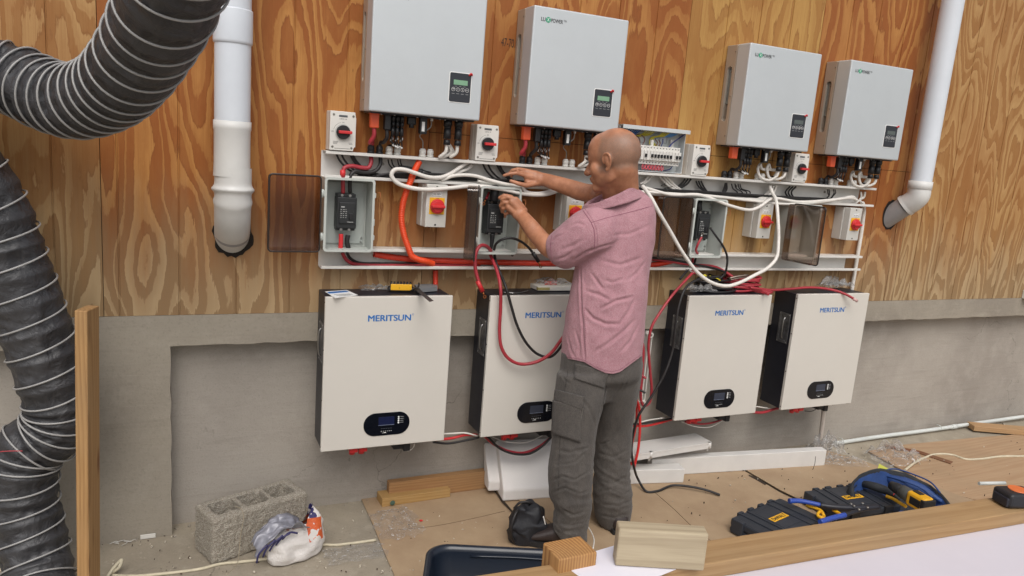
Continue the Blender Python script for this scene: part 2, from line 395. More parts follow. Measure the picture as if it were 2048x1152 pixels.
def text(body, width, p, m, parent, name='lettering', bold=0, height=None, rot=(R_(90), 0, 0), ext=.0004, align='LEFT', off=None):
    if body not in TXT:
        cu = bpy.data.curves.new('t', 'FONT'); cu.body = body; cu.size = 1
        o = bpy.data.objects.new('t', cu); tmp = bpy.data.meshes.new_from_object(o)
        v = np.empty(len(tmp.vertices)*3); tmp.vertices.foreach_get('co', v); TXT[body] = (v.reshape(-1, 3), [tuple(p.vertices) for p in tmp.polygons]); bpy.data.objects.remove(o); bpy.data.curves.remove(cu); bpy.data.meshes.remove(tmp)
    v0, f0 = TXT[body]; sh = [(0, 0)] if not bold else [(0, 0), (bold, bold*.3), (-bold, -bold*.3), (bold*.5, -bold*.6), (-bold*.5, bold*.6)]
    co = np.concatenate([v0+np.array([dx, dy, 0]) for dx, dy in sh]); zl = np.repeat(np.arange(len(sh))*.00006, len(v0)); nv = len(v0)
    me = bpy.data.meshes.new('t'); me.from_pydata(co.tolist(), [], [tuple(i+k*nv for i in f) for k in range(len(sh)) for f in f0]); co = co.copy()
    mn, mxx = co.min(0), co.max(0); sx = width/(mxx[0]-mn[0]); sy = sx if height is None else height/(mxx[1]-mn[1])
    co[:, 0] = (co[:, 0]-mn[0])*sx; co[:, 1] = (co[:, 1]-mn[1])*sy
    co[:, 2] = zl
    M = Euler(rot).to_matrix().to_4x4(); off = LOC.get(parent.name, Vector((0, 0, 0))) if parent is not None else Vector((0, 0, 0))
    M = Matrix.Translation(Vector(p)-off) @ M
    co = np.c_[co, np.ones(len(co))] @ np.array(M).T; me.vertices.foreach_set('co', co[:, :3].ravel())
    o = bpy.data.objects.new(name, me); COL.objects.link(o); me.name = name; me.materials.clear(); me.materials.append(m)
    o.parent = parent; LOC[o.name] = off; return o
def rrect(x0, x1, z0, z1, r, n=6):
    out = []
    for cx, cz, a0 in ((x1-r, z1-r, 0), (x0+r, z1-r, 90), (x0+r, z0+r, 180), (x1-r, z0+r, 270)):
        for k in range(n+1): a = R_(a0+90*k/n); out.append((cx+r*math.cos(a), cz+r*math.sin(a)))
    return out
CABM = {}
def cable(name, label, cat, pts, r, m, group=None, seg=10, world=False, n=9):
    b = MB(); b.tube(pts if world else P3(pts), r, seg, n)
    return tag(b.build(name, m), label, cat, group)
# ================================================================ SETTING
WH = mat('white_plastic', '#d9d6d0', .42, var=.05, vs=5)
TRK = mat('trunking_plastic', '#d5d2cd', .4, var=.05, vs=9)
GREYBOX = mat('grey_plastic', '#b9bdb8', .45, var=.04, vs=8)
BLK = mat('black_plastic', '#1d1d20', .45, var=.15)
BLKM = mat('black_metal', '#20212a', .42, var=.12, vs=12)
CHROME = mat('zinc', '#b9b9b8', .28, 1, var=.15, vs=40)
COPPER = mat('copper', '#b9744a', .3, 1, var=.1)
REDP = mat('red_plastic', '#cf2f33', .4, var=.08)
REDC = mat('red_cable', '#a8323c', .42, var=.12, vs=20)
BLKC = mat('black_cable', '#221f20', .48, var=.15, vs=20)
WHC = mat('white_cable', '#dcd7d0', .42, var=.06, vs=20)
ORG = mat('orange_conduit', '#e2491c', .4, var=.1, vs=25)
PVC = mat('white_pvc', '#d3d8df', .35, var=.05, vs=3)
PVC2 = mat('cream_pvc', '#d2d1ce', .4, var=.07, vs=4)
INVM = mat('silver_paint', '#c6cbce', .42, .35, var=.03, vs=3)
INVS = mat('silver_paint_wood_tint', '#b5a899', .42, .4, var=.04, vs=5)  # same silver paint; wood reflection and dimmer sides put into the colour
BATW = mat('cream_paint', '#cec9c1', .36, var=.025, vs=2)
SCR = mat('screw_steel', '#8f8b84', .35, .9)
PRINT = mat('grey_print', '#5f5f60', .6)
FLOORC = cement('floor_concrete', '#9f9584', '#8a8173', '#b0a797', 120, True, False, .9, dirt=.55)
WALLC = cement('wall_render', '#a19a91', '#918a82', '#aba49b', 150, True, True)
WALLB = cement('beam_render', '#989083', '#8a8277', '#a69e91', 120, False, True)
# ground
g = MB(); g.box(-9, 14, -9, .25, -.25, 0); tag(g.build('ground', FLOORC), kind='structure')
g = MB(); g.box(-160, 160, -160, 160, -.35, -.26); tag(g.build('terrain', mat('soil', '#6e6354', .9, bump=.5)), kind='structure')
# rendered wall with recessed panels
RY = .085                        # recess depth
wall = thing('rendered_wall', 'grey cement rendered base wall with recessed panels under the plywood', 'wall', (2.5, .1, 0))
b = MB(); b.box(-9, 14, RY, .34, -.05, .955); b.build('panel', WALLC, wall)
b = MB()
def ragged(b, x0, x1, z0, z1, y0, y1, n=60, edge='bottom'):
    """slab whose lower (or right) arris wanders like hand-floated render"""
    for i in range(n):
        pass
pts = []
rng = random.Random(3)
def edge_pts(xa, xb, z, step=.05, amp=.003):
    n = max(2, int((xb-xa)/step)); return [(xa+(xb-xa)*i/n, z+rng.uniform(-amp, amp)) for i in range(n+1)]
colL, colR = -.43, -.012
bot1 = edge_pts(colR, 14, .797)
left = edge_pts(-9, colL, .80)
colr = [(colR+rng.uniform(-.003, .003), z) for z in np.linspace(-.03, .78, 16)]
coll = [(colL+rng.uniform(-.003, .003), z) for z in np.linspace(.78, -.03, 16)]
poly = left+coll+colr+bot1+[(14, .918), (-9, .918)]
b.prism(poly, -.004, RY+.02, 'y'); b.build('beam', WALLB, wall)
# rough mortar crumbs where wall meets slab
b = MB()
for i in range(260):
    x = rng.uniform(-.9, 6); w = rng.uniform(.004, .018)
    if .0 < x < 3.6 and rng.random() < .35: continue
    M = Matrix.Translation((x, RY-abs(rng.gauss(0, .035))-(0.05 if -.43 < x < 0 else 0), 0)) @ Euler((rng.random()*3, rng.random()*3, rng.random()*3)).to_matrix().to_4x4()
    b.cbox((0, 0, 0), (w, w*rng.uniform(.4, 1), w*rng.uniform(.3, .8)), 0, M)
tag(b.build('mortar_crumbs', WALLB), 'crumbs of grey mortar scattered along the foot of the wall', 'rubble', kind='stuff')
# plywood siding: sheets with vertical grooves, a horizontal joint
ply = thing('plywood_wall', 'stained plywood cladding with vertical grooves above the cement base', 'wall', (2.5, 0, .92))
PM = {'a': plywood('ply_amber', '#b58045', '#8e5223', 1, .9, 5.0, darkbias=.42),
      'b': plywood('ply_red', '#b07d45', '#8c5126', 4, .9, 4.4, darkbias=.36),
      'c': plywood('ply_yellow', '#b38c50', '#9d723d', 9, .7, 3.5, darkbias=.5),
      'd': plywood('ply_brown', '#b28d5c', '#94693b', 6, 1.05, 5.2, darkbias=.5)}
seamx = [-4.1, -2.88, -1.66, -.235, .985, 2.245, 3.08, 3.96, 5.58, 6.8, 8.02, 9.24, 11.7]
kinds = 'dadabcbddbda'
def sheet(x0, x1, z0, z1, m):
    b = MB(); gz = .2035; gp = [x for x in np.arange(-10, 15, gz)+.05 if x0+.03 < x < x1-.03]
    xs = [x0+.0012]; edges = []
    # front profile with V grooves
    prof = [(x0+.0012, 0)]
    for gx in gp: prof += [(gx-.0035, 0), (gx-.002, .004), (gx+.002, .004), (gx+.0035, 0)]
    prof += [(x1-.0012, 0), (x1-.0012, .015), (x0+.0012, .015)]
    b.prism(prof, z0+.0012, z1-.0012, 'z')
    return b.build('plywood_sheet', m, ply)
hj = 1.688
for i in range(len(seamx)-1):
    x0, x1 = seamx[i], seamx[i+1]
    if .9 < x0 < 3.5:
        sheet(x0, x1, .918, hj, PM[kinds[i]]); sheet(x0, x1, hj, 3.4, PM[kinds[i]])
    else: sheet(x0, x1, .918, 3.4, PM[kinds[i]])
b = MB(); b.box(seamx[0], seamx[-1], .016, .08, .918, 3.4); b.build('backing', mat('dark_gap', '#1a120b', .9), ply)
# ================================================================ WALL EQUIPMENT
INK = mat('ink', '#2a2c2e', .6); GREENL = mat('logo_green', '#2f9a76', .5, var=.05); WHITEI = mat('white_ink', '#e8e8e6', .5, var=0)
LCD = mat('lcd_green', '#7da688', .3, var=.1, vs=30); LCDG = mat('lcd_grey', '#59615f', .3, var=.1, vs=30)
BLUEI = mat('blue_ink', '#2a6cb2', .45, var=.03)
DARKG = mat('dark_glass', '#0d1018', .16, var=0); SCRB = mat('screen_blue', '#1d2342', .15, var=.05); SCRG = mat('screen_grey', '#3a3f4d', .15, var=.05)
YEL = mat('yellow_plastic', '#e5ac1f', .4, var=.05); ORGP = mat('orange_plug', '#dd5a34', .4, var=.06)
# ---- inverters: width .456, height .479, depth .169; local x right, y 0 at the wall, z up from its bottom edge
IW, IH, ID = .456, .479, .169
def make_inverter(x, z, label, lcd):
    t = thing('inverter', label, 'inverter', (x, 0, z), 'silver wall mounted inverters above the trunking', local=True)
    b = MB(); b.box(.001, IW-.001, -.078, -.004, .001, IH-.001, .003)
    ch = b.build('chassis', [INVS], t)
    c = MB(); c.prism([(u, v) for u, v in rrect(-.058, -.024, .115, .378, .0165, 8)], -.01, .030, 'x')
    cb = c.build('cutter', [])
    def f(o):
        m = o.modifiers.new('b', 'BOOLEAN'); m.operation = 'DIFFERENCE'; m.object = cb; m.solver = 'EXACT'
    cb.location = cb.location + t.location; bpy.context.view_layer.update(); modified(ch, f); bpy.data.objects.remove(cb)
    b = MB(); b.box(.014, .016, -.057, -.025, .20, .372, 0); b.build('handle_plate', mat('galvanised', '#9aa0a2', .35, .8, var=.2, vs=30), t)
    b = MB(); b.cyl((.010, -.043, .352), (.0165, -.043, .352), .004, seg=10); b.build('screw', SCR, t)
    b = MB(); b.box(0, IW, -ID, -.080, 0, IH, .006, 3); b.build('front_cover', [INVM], t)
    # chassis colour has the wood reflection painted in; seam screws along the joint
    for zz in (.045, .235, .445):
        b = MB(); b.cyl((-.0015, -.069, zz), (.002, -.069, zz), .0035, seg=10); b.build('screw', SCR, t)
    # logo
    y = -ID-.0006; zl = IH-.058
    lg = text('LU', .020, (.034, y, zl), INK, t, 'logo', .016, .0155)
    b = MB(); b.cyl((.0670, -ID-.0002, zl+.008), (.0670, -ID-.0010, zl+.008), .0112, seg=28); b.build('logo_disc', GREENL, t)
    text('X', .0115, (.0613, -ID-.0014, zl+.0015), WHITEI, t, 'logo', .0, .014)
    text('POWER', .055, (.0805, y, zl), INK, t, 'logo', .016, .0155)
    text('TEK', .016, (.138, y, zl+.009), INK, t, 'logo', 0, .0075)
    # control panel
    px0, px1, pz0, pz1 = .318, .407, .066, .178
    b = MB(); b.prism(rrect(px0-.003, px1+.003, pz0-.003, pz1+.003, .008), -ID-.0012, -ID+.001, 'y'); b.build('panel_bezel', WHITEI, t)
    b = MB(); b.prism(rrect(px0, px1, pz0, pz1, .006), -ID-.0024, -ID+.001, 'y'); pn = b.build('control_panel', mat('panel_film', '#2c2f36', .35, var=.05), t)
    b = MB(); b.box(px0+.016, px1-.014, -ID-.0032, -ID-.002, pz1-.046, pz1-.027, .0005); b.build('screen', lcd, pn)
    for k in range(4):
        cx = px0+.016+k*.0195; cz = pz0+.048; bb = MB(); n = 20
        ring = [(cx+.0072*math.cos(2*math.pi*i/n), cz+.0072*math.sin(2*math.pi*i/n)) for i in range(n)]
        bb.tube([(u, -ID-.0026, v) for u, v in ring+[ring[0]]], .0006, 4, smooth=False)
        g = [[(-.004, 0), (.004, 0), (.004, .003), (-.003, .003)], [(0, -.004), (0, .004), (-.002, .002)], [(0, .004), (0, -.004), (.002, -.002)], [(-.004, .003), (-.004, 0), (.004, 0), (.002, -.002)]][k]
        bb.tube([(cx+u, -ID-.0028, cz+v) for u, v in g], .0007, 4, smooth=False)
        bb.build('button', WHITEI, pn)
        bb = MB(); bb.box(cx-.006, cx+.006, -ID-.0028, -ID-.0022, pz0+.031, pz0+.0325); bb.build('button_caption', mat('grey_ink', '#a5a7a8', .5), pn)
    for k in range(3):
        bb = MB(); bb.box(px0+.022+k*.018, px0+.031+k*.018, -ID-.0028, -ID-.0022, pz0+.060, pz0+.0612); bb.build('panel_caption', MT['grey_ink'], pn)
    b = MB(); b.tube([(px1-.010, -ID-.003, pz1-.006), (px1-.004, -ID-.010, pz1+.002), (px1+.002, -ID-.006, pz1-.004)], .0035, 8); b.build('film_tab', REDP, t)
    # ---- underside connectors
    b = MB(); b.box(.012, IW-.012, -.14, -.03, -.006, .003, .001); b.build('base_plate', BLKM, t)
    b = MB(); b.box(.022, .056, -.115, -.085, -.062, -.004, .004); b.box(.018, .062, -.118, -.082, -.008, -.003, .001); b.build('battery_plug', ORGP, t)
    b = MB(); b.box(.078, .104, -.115, -.085, -.066, -.004, .005); b.box(.072, .110, -.118, -.082, -.008, -.003, .001); b.build('battery_plug', BLK, t)
    for k, xx in enumerate((.116, .134, .152)):
        b = MB(); b.cyl((xx, -.10, -.03), (xx, -.10, -.004), .0085, seg=12); b.cyl((xx, -.10, -.05), (xx, -.10, -.03), .0075, seg=8); b.cyl((xx, -.10, -.086), (xx, -.10, -.052), .0088, .007, seg=10)
        b.build('panel_connector', BLK, t)
        b = MB(); b.cyl((xx, -.078, -.024), (xx, -.078, -.004), .0085, seg=12); b.cyl((xx, -.078, -.07), (xx, -.078, -.024), .0078, .0065, seg=10); b.build('panel_connector', BLK, t)
    b = MB(); b.box(.176, .212, -.10, -.075, -.038, -.004, .006); b.cyl((.194, -.09, -.05), (.194, -.09, -.03), .010, seg=14); b.build('cable_port', BLK, t)
    b = MB(); b.box(.222, .252, -.118, -.092, -.070, -.004, .003); dg = b.build('dongle', BLK, t)
    b = MB(); b.box(.229, .241, -.1188, -.1175, -.060, -.022); b.build('sticker', WHITEI, dg)
    b = MB(); b.box(.268, .278, -.11, -.1, -.016, -.004, .001); b.build('network_plug', WH, t)
    for xx in (.345, .392):
        b = MB(); b.cyl((xx, -.10, -.03), (xx, -.10, -.004), .0175, seg=16); b.cyl((xx, -.10, -.038), (xx, -.10, -.03), .0145, seg=16)
        b.cyl((xx, -.10, -.082), (xx, -.10, -.038), .0165, .015, seg=8); b.cyl((xx, -.10, -.106), (xx, -.10, -.084), .0155, .013, seg=8)
        b.build('grid_connector', BLK, t)
    for k, xx in enumerate((.060, .112, .205, .262, .30, .322, .372)):
        b = MB(); b.cyl((xx, -.128, -.009), (xx, -.128, -.004), .003, seg=8); b.build('screw', CHROME, t)
    return t
make_inverter(.685, 1.747, 'large silver inverter cut off by the top edge, leftmost of the four', LCD)
inv2 = make_inverter(1.347, 1.749, 'silver inverter mounted just above the bald man, second from the left', LCD)
make_inverter(2.482, 1.743, 'silver inverter on yellowish plywood, third from the left', LCDG)
make_inverter(3.143, 1.742, 'silver inverter nearest the right downpipe, fourth from the left', LCDG)
IX = [.685, 1.347, 2.482, 3.143]; IZ = [1.747, 1.749, 1.743, 1.742]
# ---- trunking: channel with open front
TZ0, TZ1, TD = 1.480, 1.583, .072
def trunk(label, x0, x1, z0, z1, group, ends, dx=.004):
    t = thing('cable_trunking', label, 'trunking', (x0, 0, z0), group)
    b = MB(); b.box(x0, x1-.05, -.003, -.0005, z0, z1, .0005, 1); b.build('back_plate', TRK, t)
    for z, s in ((z1, -1), (z0, 1)):
        b = MB(); zz = z+s*.0025
        b.box(x0+dx, x1, -TD, -.003, z-.0012, z+.0012); b.box(x0+dx, x1, -TD-.0012, -TD+.0012, min(z, z+s*.010), max(z, z+s*.010), .0005, 1)
        b.box(x0+dx, x1, -TD, -TD+.010, z+s*.0100-.001, z+s*.0100+.001)
        # thin joint line along the lip
        b.build('flange', TRK, t)
    for k in range(int((x1-x0)/.62)+1):
        xs = x0+.25+k*.62
        if xs < x1-.1:
            b = MB(); b.cyl((xs, -.0055, (z0+z1)/2+.012), (xs, -.003, (z0+z1)/2+.012), .0065, seg=14); b.cyl((xs, -.0075, (z0+z1)/2+.012), (xs, -.0055, (z0+z1)/2+.012), .0035, seg=8); b.build('screw', SCR, t)
    return t
tr1 = trunk('upper white cable trunking with its lid off, cable glands along its top', .541, 3.585, TZ0, TZ1, 'open white cable trunkings', 1)
tr2 = trunk('lower white cable trunking with its lid off, running just above the battery cabinets', .541, 3.565, 1.116, 1.198, 'open white cable trunkings', 1, dx=.0)
# ---- cable glands on the top flange (parts of the trunking)
def gland(x, m, h=.034, r=.0145):
    b = MB(); z = TZ1+.0015; y = -.042
    b.cyl((x, y, z), (x, y, z+.009), r*1.05, seg=6); b.cyl((x, y, z+.009), (x, y, z+.013), r*.85, seg=14); b.cyl((x, y, z+.013), (x, y, z+h*.8), r, seg=8, bev=.0008); b.cyl((x, y, z+h*.8), (x, y, z+h), r*.9, r*.68, seg=14)
    b.cyl((x, y, TZ1-.012), (x, y, TZ1-.001), r*.95, seg=6)
    return b.build('cable_gland', m, tr1)
GB = [.735, 1.41, 2.535, 3.195]
for i, gx in enumerate(GB):
    gland(gx-.005, BLK); gland(gx+.030, BLK); gland(gx+.070, WH); gland(gx+.104, WH); gland(gx+.212, WH); gland(gx+.245, WH); gland(gx+.322, BLK, .026)
# ---- cables between inverters and trunking (each pair a thing)
side = ['leftmost inverter', 'second inverter from the left', 'third inverter from the left', 'rightmost inverter']
for i in range(4):
    x0, z0, gx = IX[i], IZ[i], GB[i]; zt = TZ1+.034
    if i in (0, 1):
        cable('battery_cable', 'short red cable under the %s' % side[i], 'cable',
          [(x0+.039, -.10, z0-.06), (x0+.041, -.10, z0-.09), (x0+.030, -.085, z0-.12), (gx-.002, -.05, zt+.014), (gx-.005, -.042, zt-.006)], .0085, REDC, 'short red cables under the inverters', world=True)
    cable('battery_cable', 'short black cable under the %s' % side[i], 'cable',
          [(x0+.091, -.10, z0-.064), (x0+.093, -.10, z0-.095), (x0+.085, -.08, z0-.115), (gx+.032, -.05, zt+.012), (gx+.030, -.042, zt-.006)], .0075, BLKC, 'short black cables under the inverters', world=True)
    for k in range(2):
        gxx = gx+.070+.034*k; b = MB()
        for j in range(3 if k == 0 else 3):
            xs = x0+.116+.018*j; jj = (j-1)*.004
            b.tube([(xs, -.10 if k else -.078, z0-.084), (xs+.002*j, -.095 if k else -.07, z0-.108), ((xs+gxx)/2+.008, -.08, z0-.122-.004*j), (gxx+jj, -.045, zt+.004), (gxx+jj, -.042, zt-.006)], .0028, 7)
        c = b.build('solar_cable', BLKC); tag(c, '%s of thin black leads below the %s' % (['front bundle', 'rear bundle'][k], side[i]), 'cable', 'thin black leads under the inverters')
        b = MB()
        for j in range(3):
            xs = x0+.116+.018*j
            b.cyl((xs+.002*j+.001, -.094 if k else -.07, z0-.107+.006*k), (xs+.002*j+.001, -.093 if k else -.07, z0-.097+.006*k), .0039, seg=8)
            b.cyl(((xs+gxx)/2+.010, -.082, z0-.126-.004*j), ((xs+gxx)/2+.004, -.082, z0-.119-.004*j), .0040, seg=8)
        b.build('wire_marker', WHITEI, c)
    # white mains leads: loop of three
    loops = [(.345, .0), (.392, .012)]
    for k, (xx, o) in enumerate(loops):
        cable('mains_cable', '%s white lead hanging below the %s' % (['inner', 'outer'][k], side[i]), 'cable',
          [(x0+xx, -.10, z0-.10), (x0+xx-.003, -.10, z0-.135), (x0+xx-.022, -.085, z0-.158+o*.4), (gx+.330+o, -.062, zt-.006-o*.2), (gx+.318, -.055, zt+.028), (gx+.322+o*.2, -.045, zt+.016), (gx+.322, -.042, zt-.012)] if i < 2 else
          [(x0+xx, -.10, z0-.10), (x0+xx-.006, -.10, z0-.13), (x0+xx-.035, -.085, z0-.155+o*.6), (x0+xx-.085+o, -.07, z0-.142), (x0+xx-.10+o, -.06, z0-.105+o), (x0+xx-.085+o, -.055, z0-.078), (x0+xx-.065+o, -.05, z0-.10), (gx+.335+o, -.047, zt+.02), (gx+.322, -.042, zt-.012)], .0072, WHC, 'white mains leads under the inverters', world=True)
    cable('network_cable', 'thin grey lead from the small plug of the %s' % side[i], 'cable',
          [(x0+.273, -.105, z0-.014), (x0+.270, -.105, z0-.04), (x0+.232, -.09, z0-.075), (gx+.208, -.05, zt+.03), (gx+.212, -.042, zt-.008)], .0022, mat('grey_cable', '#8e8a84', .5), 'thin grey leads under the inverters', world=True)
# ---- white isolators with black knob
def make_isolator(x, z, label, first=False):
    w, h, d = .102, .151, .078
    t = thing('isolator_switch', label, 'switch', (x, 0, z), 'white isolator switches with black knobs', local=True)
    b = MB(); b.box(0, w, -.040, -.0, 0, h, .003); b.build('base', WH, t)
    b = MB(); pr = [(0, 0), (w*.86, 0), (w*.86, .012), (w, .012), (w, .128), (w*.93, .128), (w*.93, h), (0, h)]
    b.prism([(u*.995+.0003, v*.995+.0003) for u, v in [(0, 0), (w*.92, 0), (w*.92, .016), (w, .016), (w, .130), (w*.96, .130), (w*.96, h), (0, h)]], -d, -.042, 'y', .002); cv = b.build('cover', WH, t)
    for (u, v) in ((.012, .014), (w-.016, .012), (.014, h-.014), (w-.012, h-.016)):
        b = MB(); b.cyl((u, -d-.0012, v), (u, -d+.002, v), .0045, seg=14); b.cyl((u, -d-.0014, v), (u, -d-.0008, v), .0022, seg=4); b.build('screw', SCR, t)
    cx, cz = .051, .072
    b = MB(); b.cyl((cx, -d-.002, cz), (cx, -d+.001, cz), .031, seg=36); b.build('dial_ring', mat('light_grey', '#c9c8c4', .5), t)
    b = MB(); b.cyl((cx, -d-.016, cz), (cx, -d-.001, cz), .0265, seg=36, bev=.002); kn = b.build('knob', BLK, t)
    b = MB(); b.box(cx-.020, cx+.031, -d-.030, -d-.012, cz-.0058, cz+.0058, .002); b.build('knob_grip', REDP, kn)
    b = MB(); b.box(.034, .067, -d-.0008, -d+.0005, h-.022, h-.014); lb = b.build('label_strip', mat('strip_grey', '#55585c', .5), t)
    text('LBRQ 40', .028, (.0365, -d-.0006, h-.032), PRINT, t, 'marking', 0, .005)
    text('ON', .008, (.047, -d-.0006, h-.045), PRINT, t, 'marking', 0, .0055); text('OFF', .010, (.006, -d-.0006, cz-.002), PRINT, t, 'marking', 0, .0048)
    b = MB(); b.tube([(cx+.037*math.cos(R_(a)), -d-.0004, cz+.037*math.sin(R_(a))) for a in range(104, 170, 8)], .0005, 4)
    for u0, u1, v in ((.014, .034, .034), (.014, .032, .0295), (.014, .030, .025), (.074, .088, .031), (.076, .090, .026), (.020, .080, .008)):
        b.box(u0, u1, -d-.0005, -d+.0002, v, v+.0014)
    b.build('printed_lines', PRINT, t)
    return t
make_isolator(.557, 1.5875, 'white isolator switch with black knob and red grip, leftmost on the upper trunking')
make_isolator(1.168, 1.586, 'white isolator switch with black knob between the two left inverters')
make_isolator(2.297, 1.584, 'white isolator switch with black knob beside the open breaker board')
make_isolator(2.947, 1.586, 'white isolator switch with black knob below the gap between the two right inverters')
# ---- grey isolators with red and yellow rotary handle
def make_rotary(x, z, label):
    w, h, d = .104, .178, .1
    t = thing('rotary_isolator', label, 'switch', (x, 0, z), 'grey isolators with red and yellow handles', local=True)
    b = MB(); b.box(0, w, -.062, 0, 0, h, .003); b.build('base', mat('pale_grey', '#c6c4be', .45, var=.05), t)
    b = MB(); b.prism([(-.0635, .004), (-.0635, w-.004), (-d, w-.006), (-d, .008)][::1], 0, h, 'z', .002, Matrix(((0, 1, 0, 0), (1, 0, 0, 0), (0, 0, 1, 0), (0, 0, 0, 1)))); b.build('cover', mat('pale_grey', '#c6c4be', .45), t)
    for v in (.010, h-.010):
        b = MB(); b.cyl((w/2, -d-.0006, v), (w/2, -d+.004, v), .0042, seg=12); b.build('screw', mat('hole', '#1a1a1a', .5), t)
    cx, cz = w/2+.003, .088
    b = MB(); b.box(cx-.033, cx+.033, -d-.002, -d+.001, cz-.034, cz+.036, .003); b.build('yellow_plate', YEL, t)
    b = MB(); b.cyl((cx, -d-.014, cz), (cx, -d-.001, cz), .0305, seg=40, bev=.002); kn = b.build('dial', REDP, t)
    b = MB(); b.cyl((cx, -d-.0185, cz), (cx, -d-.013, cz), .024, seg=36, bev=.0015); b.box(cx-.0285, cx+.0285, -d-.030, -d-.012, cz-.0055, cz+.0055, .0025); b.build('dial_grip', REDP, kn)
    b = MB(); b.box(w/2-.022, w/2+.024, -d-.0008, -d+.0005, h-.050, h-.027); lb = b.build('rating_label', WHITEI, t)
    b = MB()
    for v in (h-.030, h-.0475): b.box(w/2-.020, w/2+.022, -d-.0014, -d-.0006, v-.0006, v+.0006)
    for u in (w/2-.020, w/2+.0214): b.box(u, u+.0006, -d-.0014, -d-.0006, h-.0475, h-.030)
    text('40A 1000V', .034, (w/2-.016, -d-.0016, h-.0435), INK, lb, 'marking', 0, .0075)
    b.build('printed_frame', INK, lb)
    text('OFF', .011, (cx-.005, -d-.0026, cz+.031), INK, t, 'marking', 0, .0035)
    return t
make_rotary(.948, 1.299, 'grey isolator with red and yellow handle, beside the orange conduit')
make_rotary(1.607, 1.293, 'grey isolator with red and yellow handle behind the forearms of the man')
make_rotary(2.732, 1.288, 'grey isolator with red and yellow handle inside the hanging loop of white cable')
make_rotary(3.374, 1.291, 'grey isolator with red and yellow handle next to the vertical white conduit')
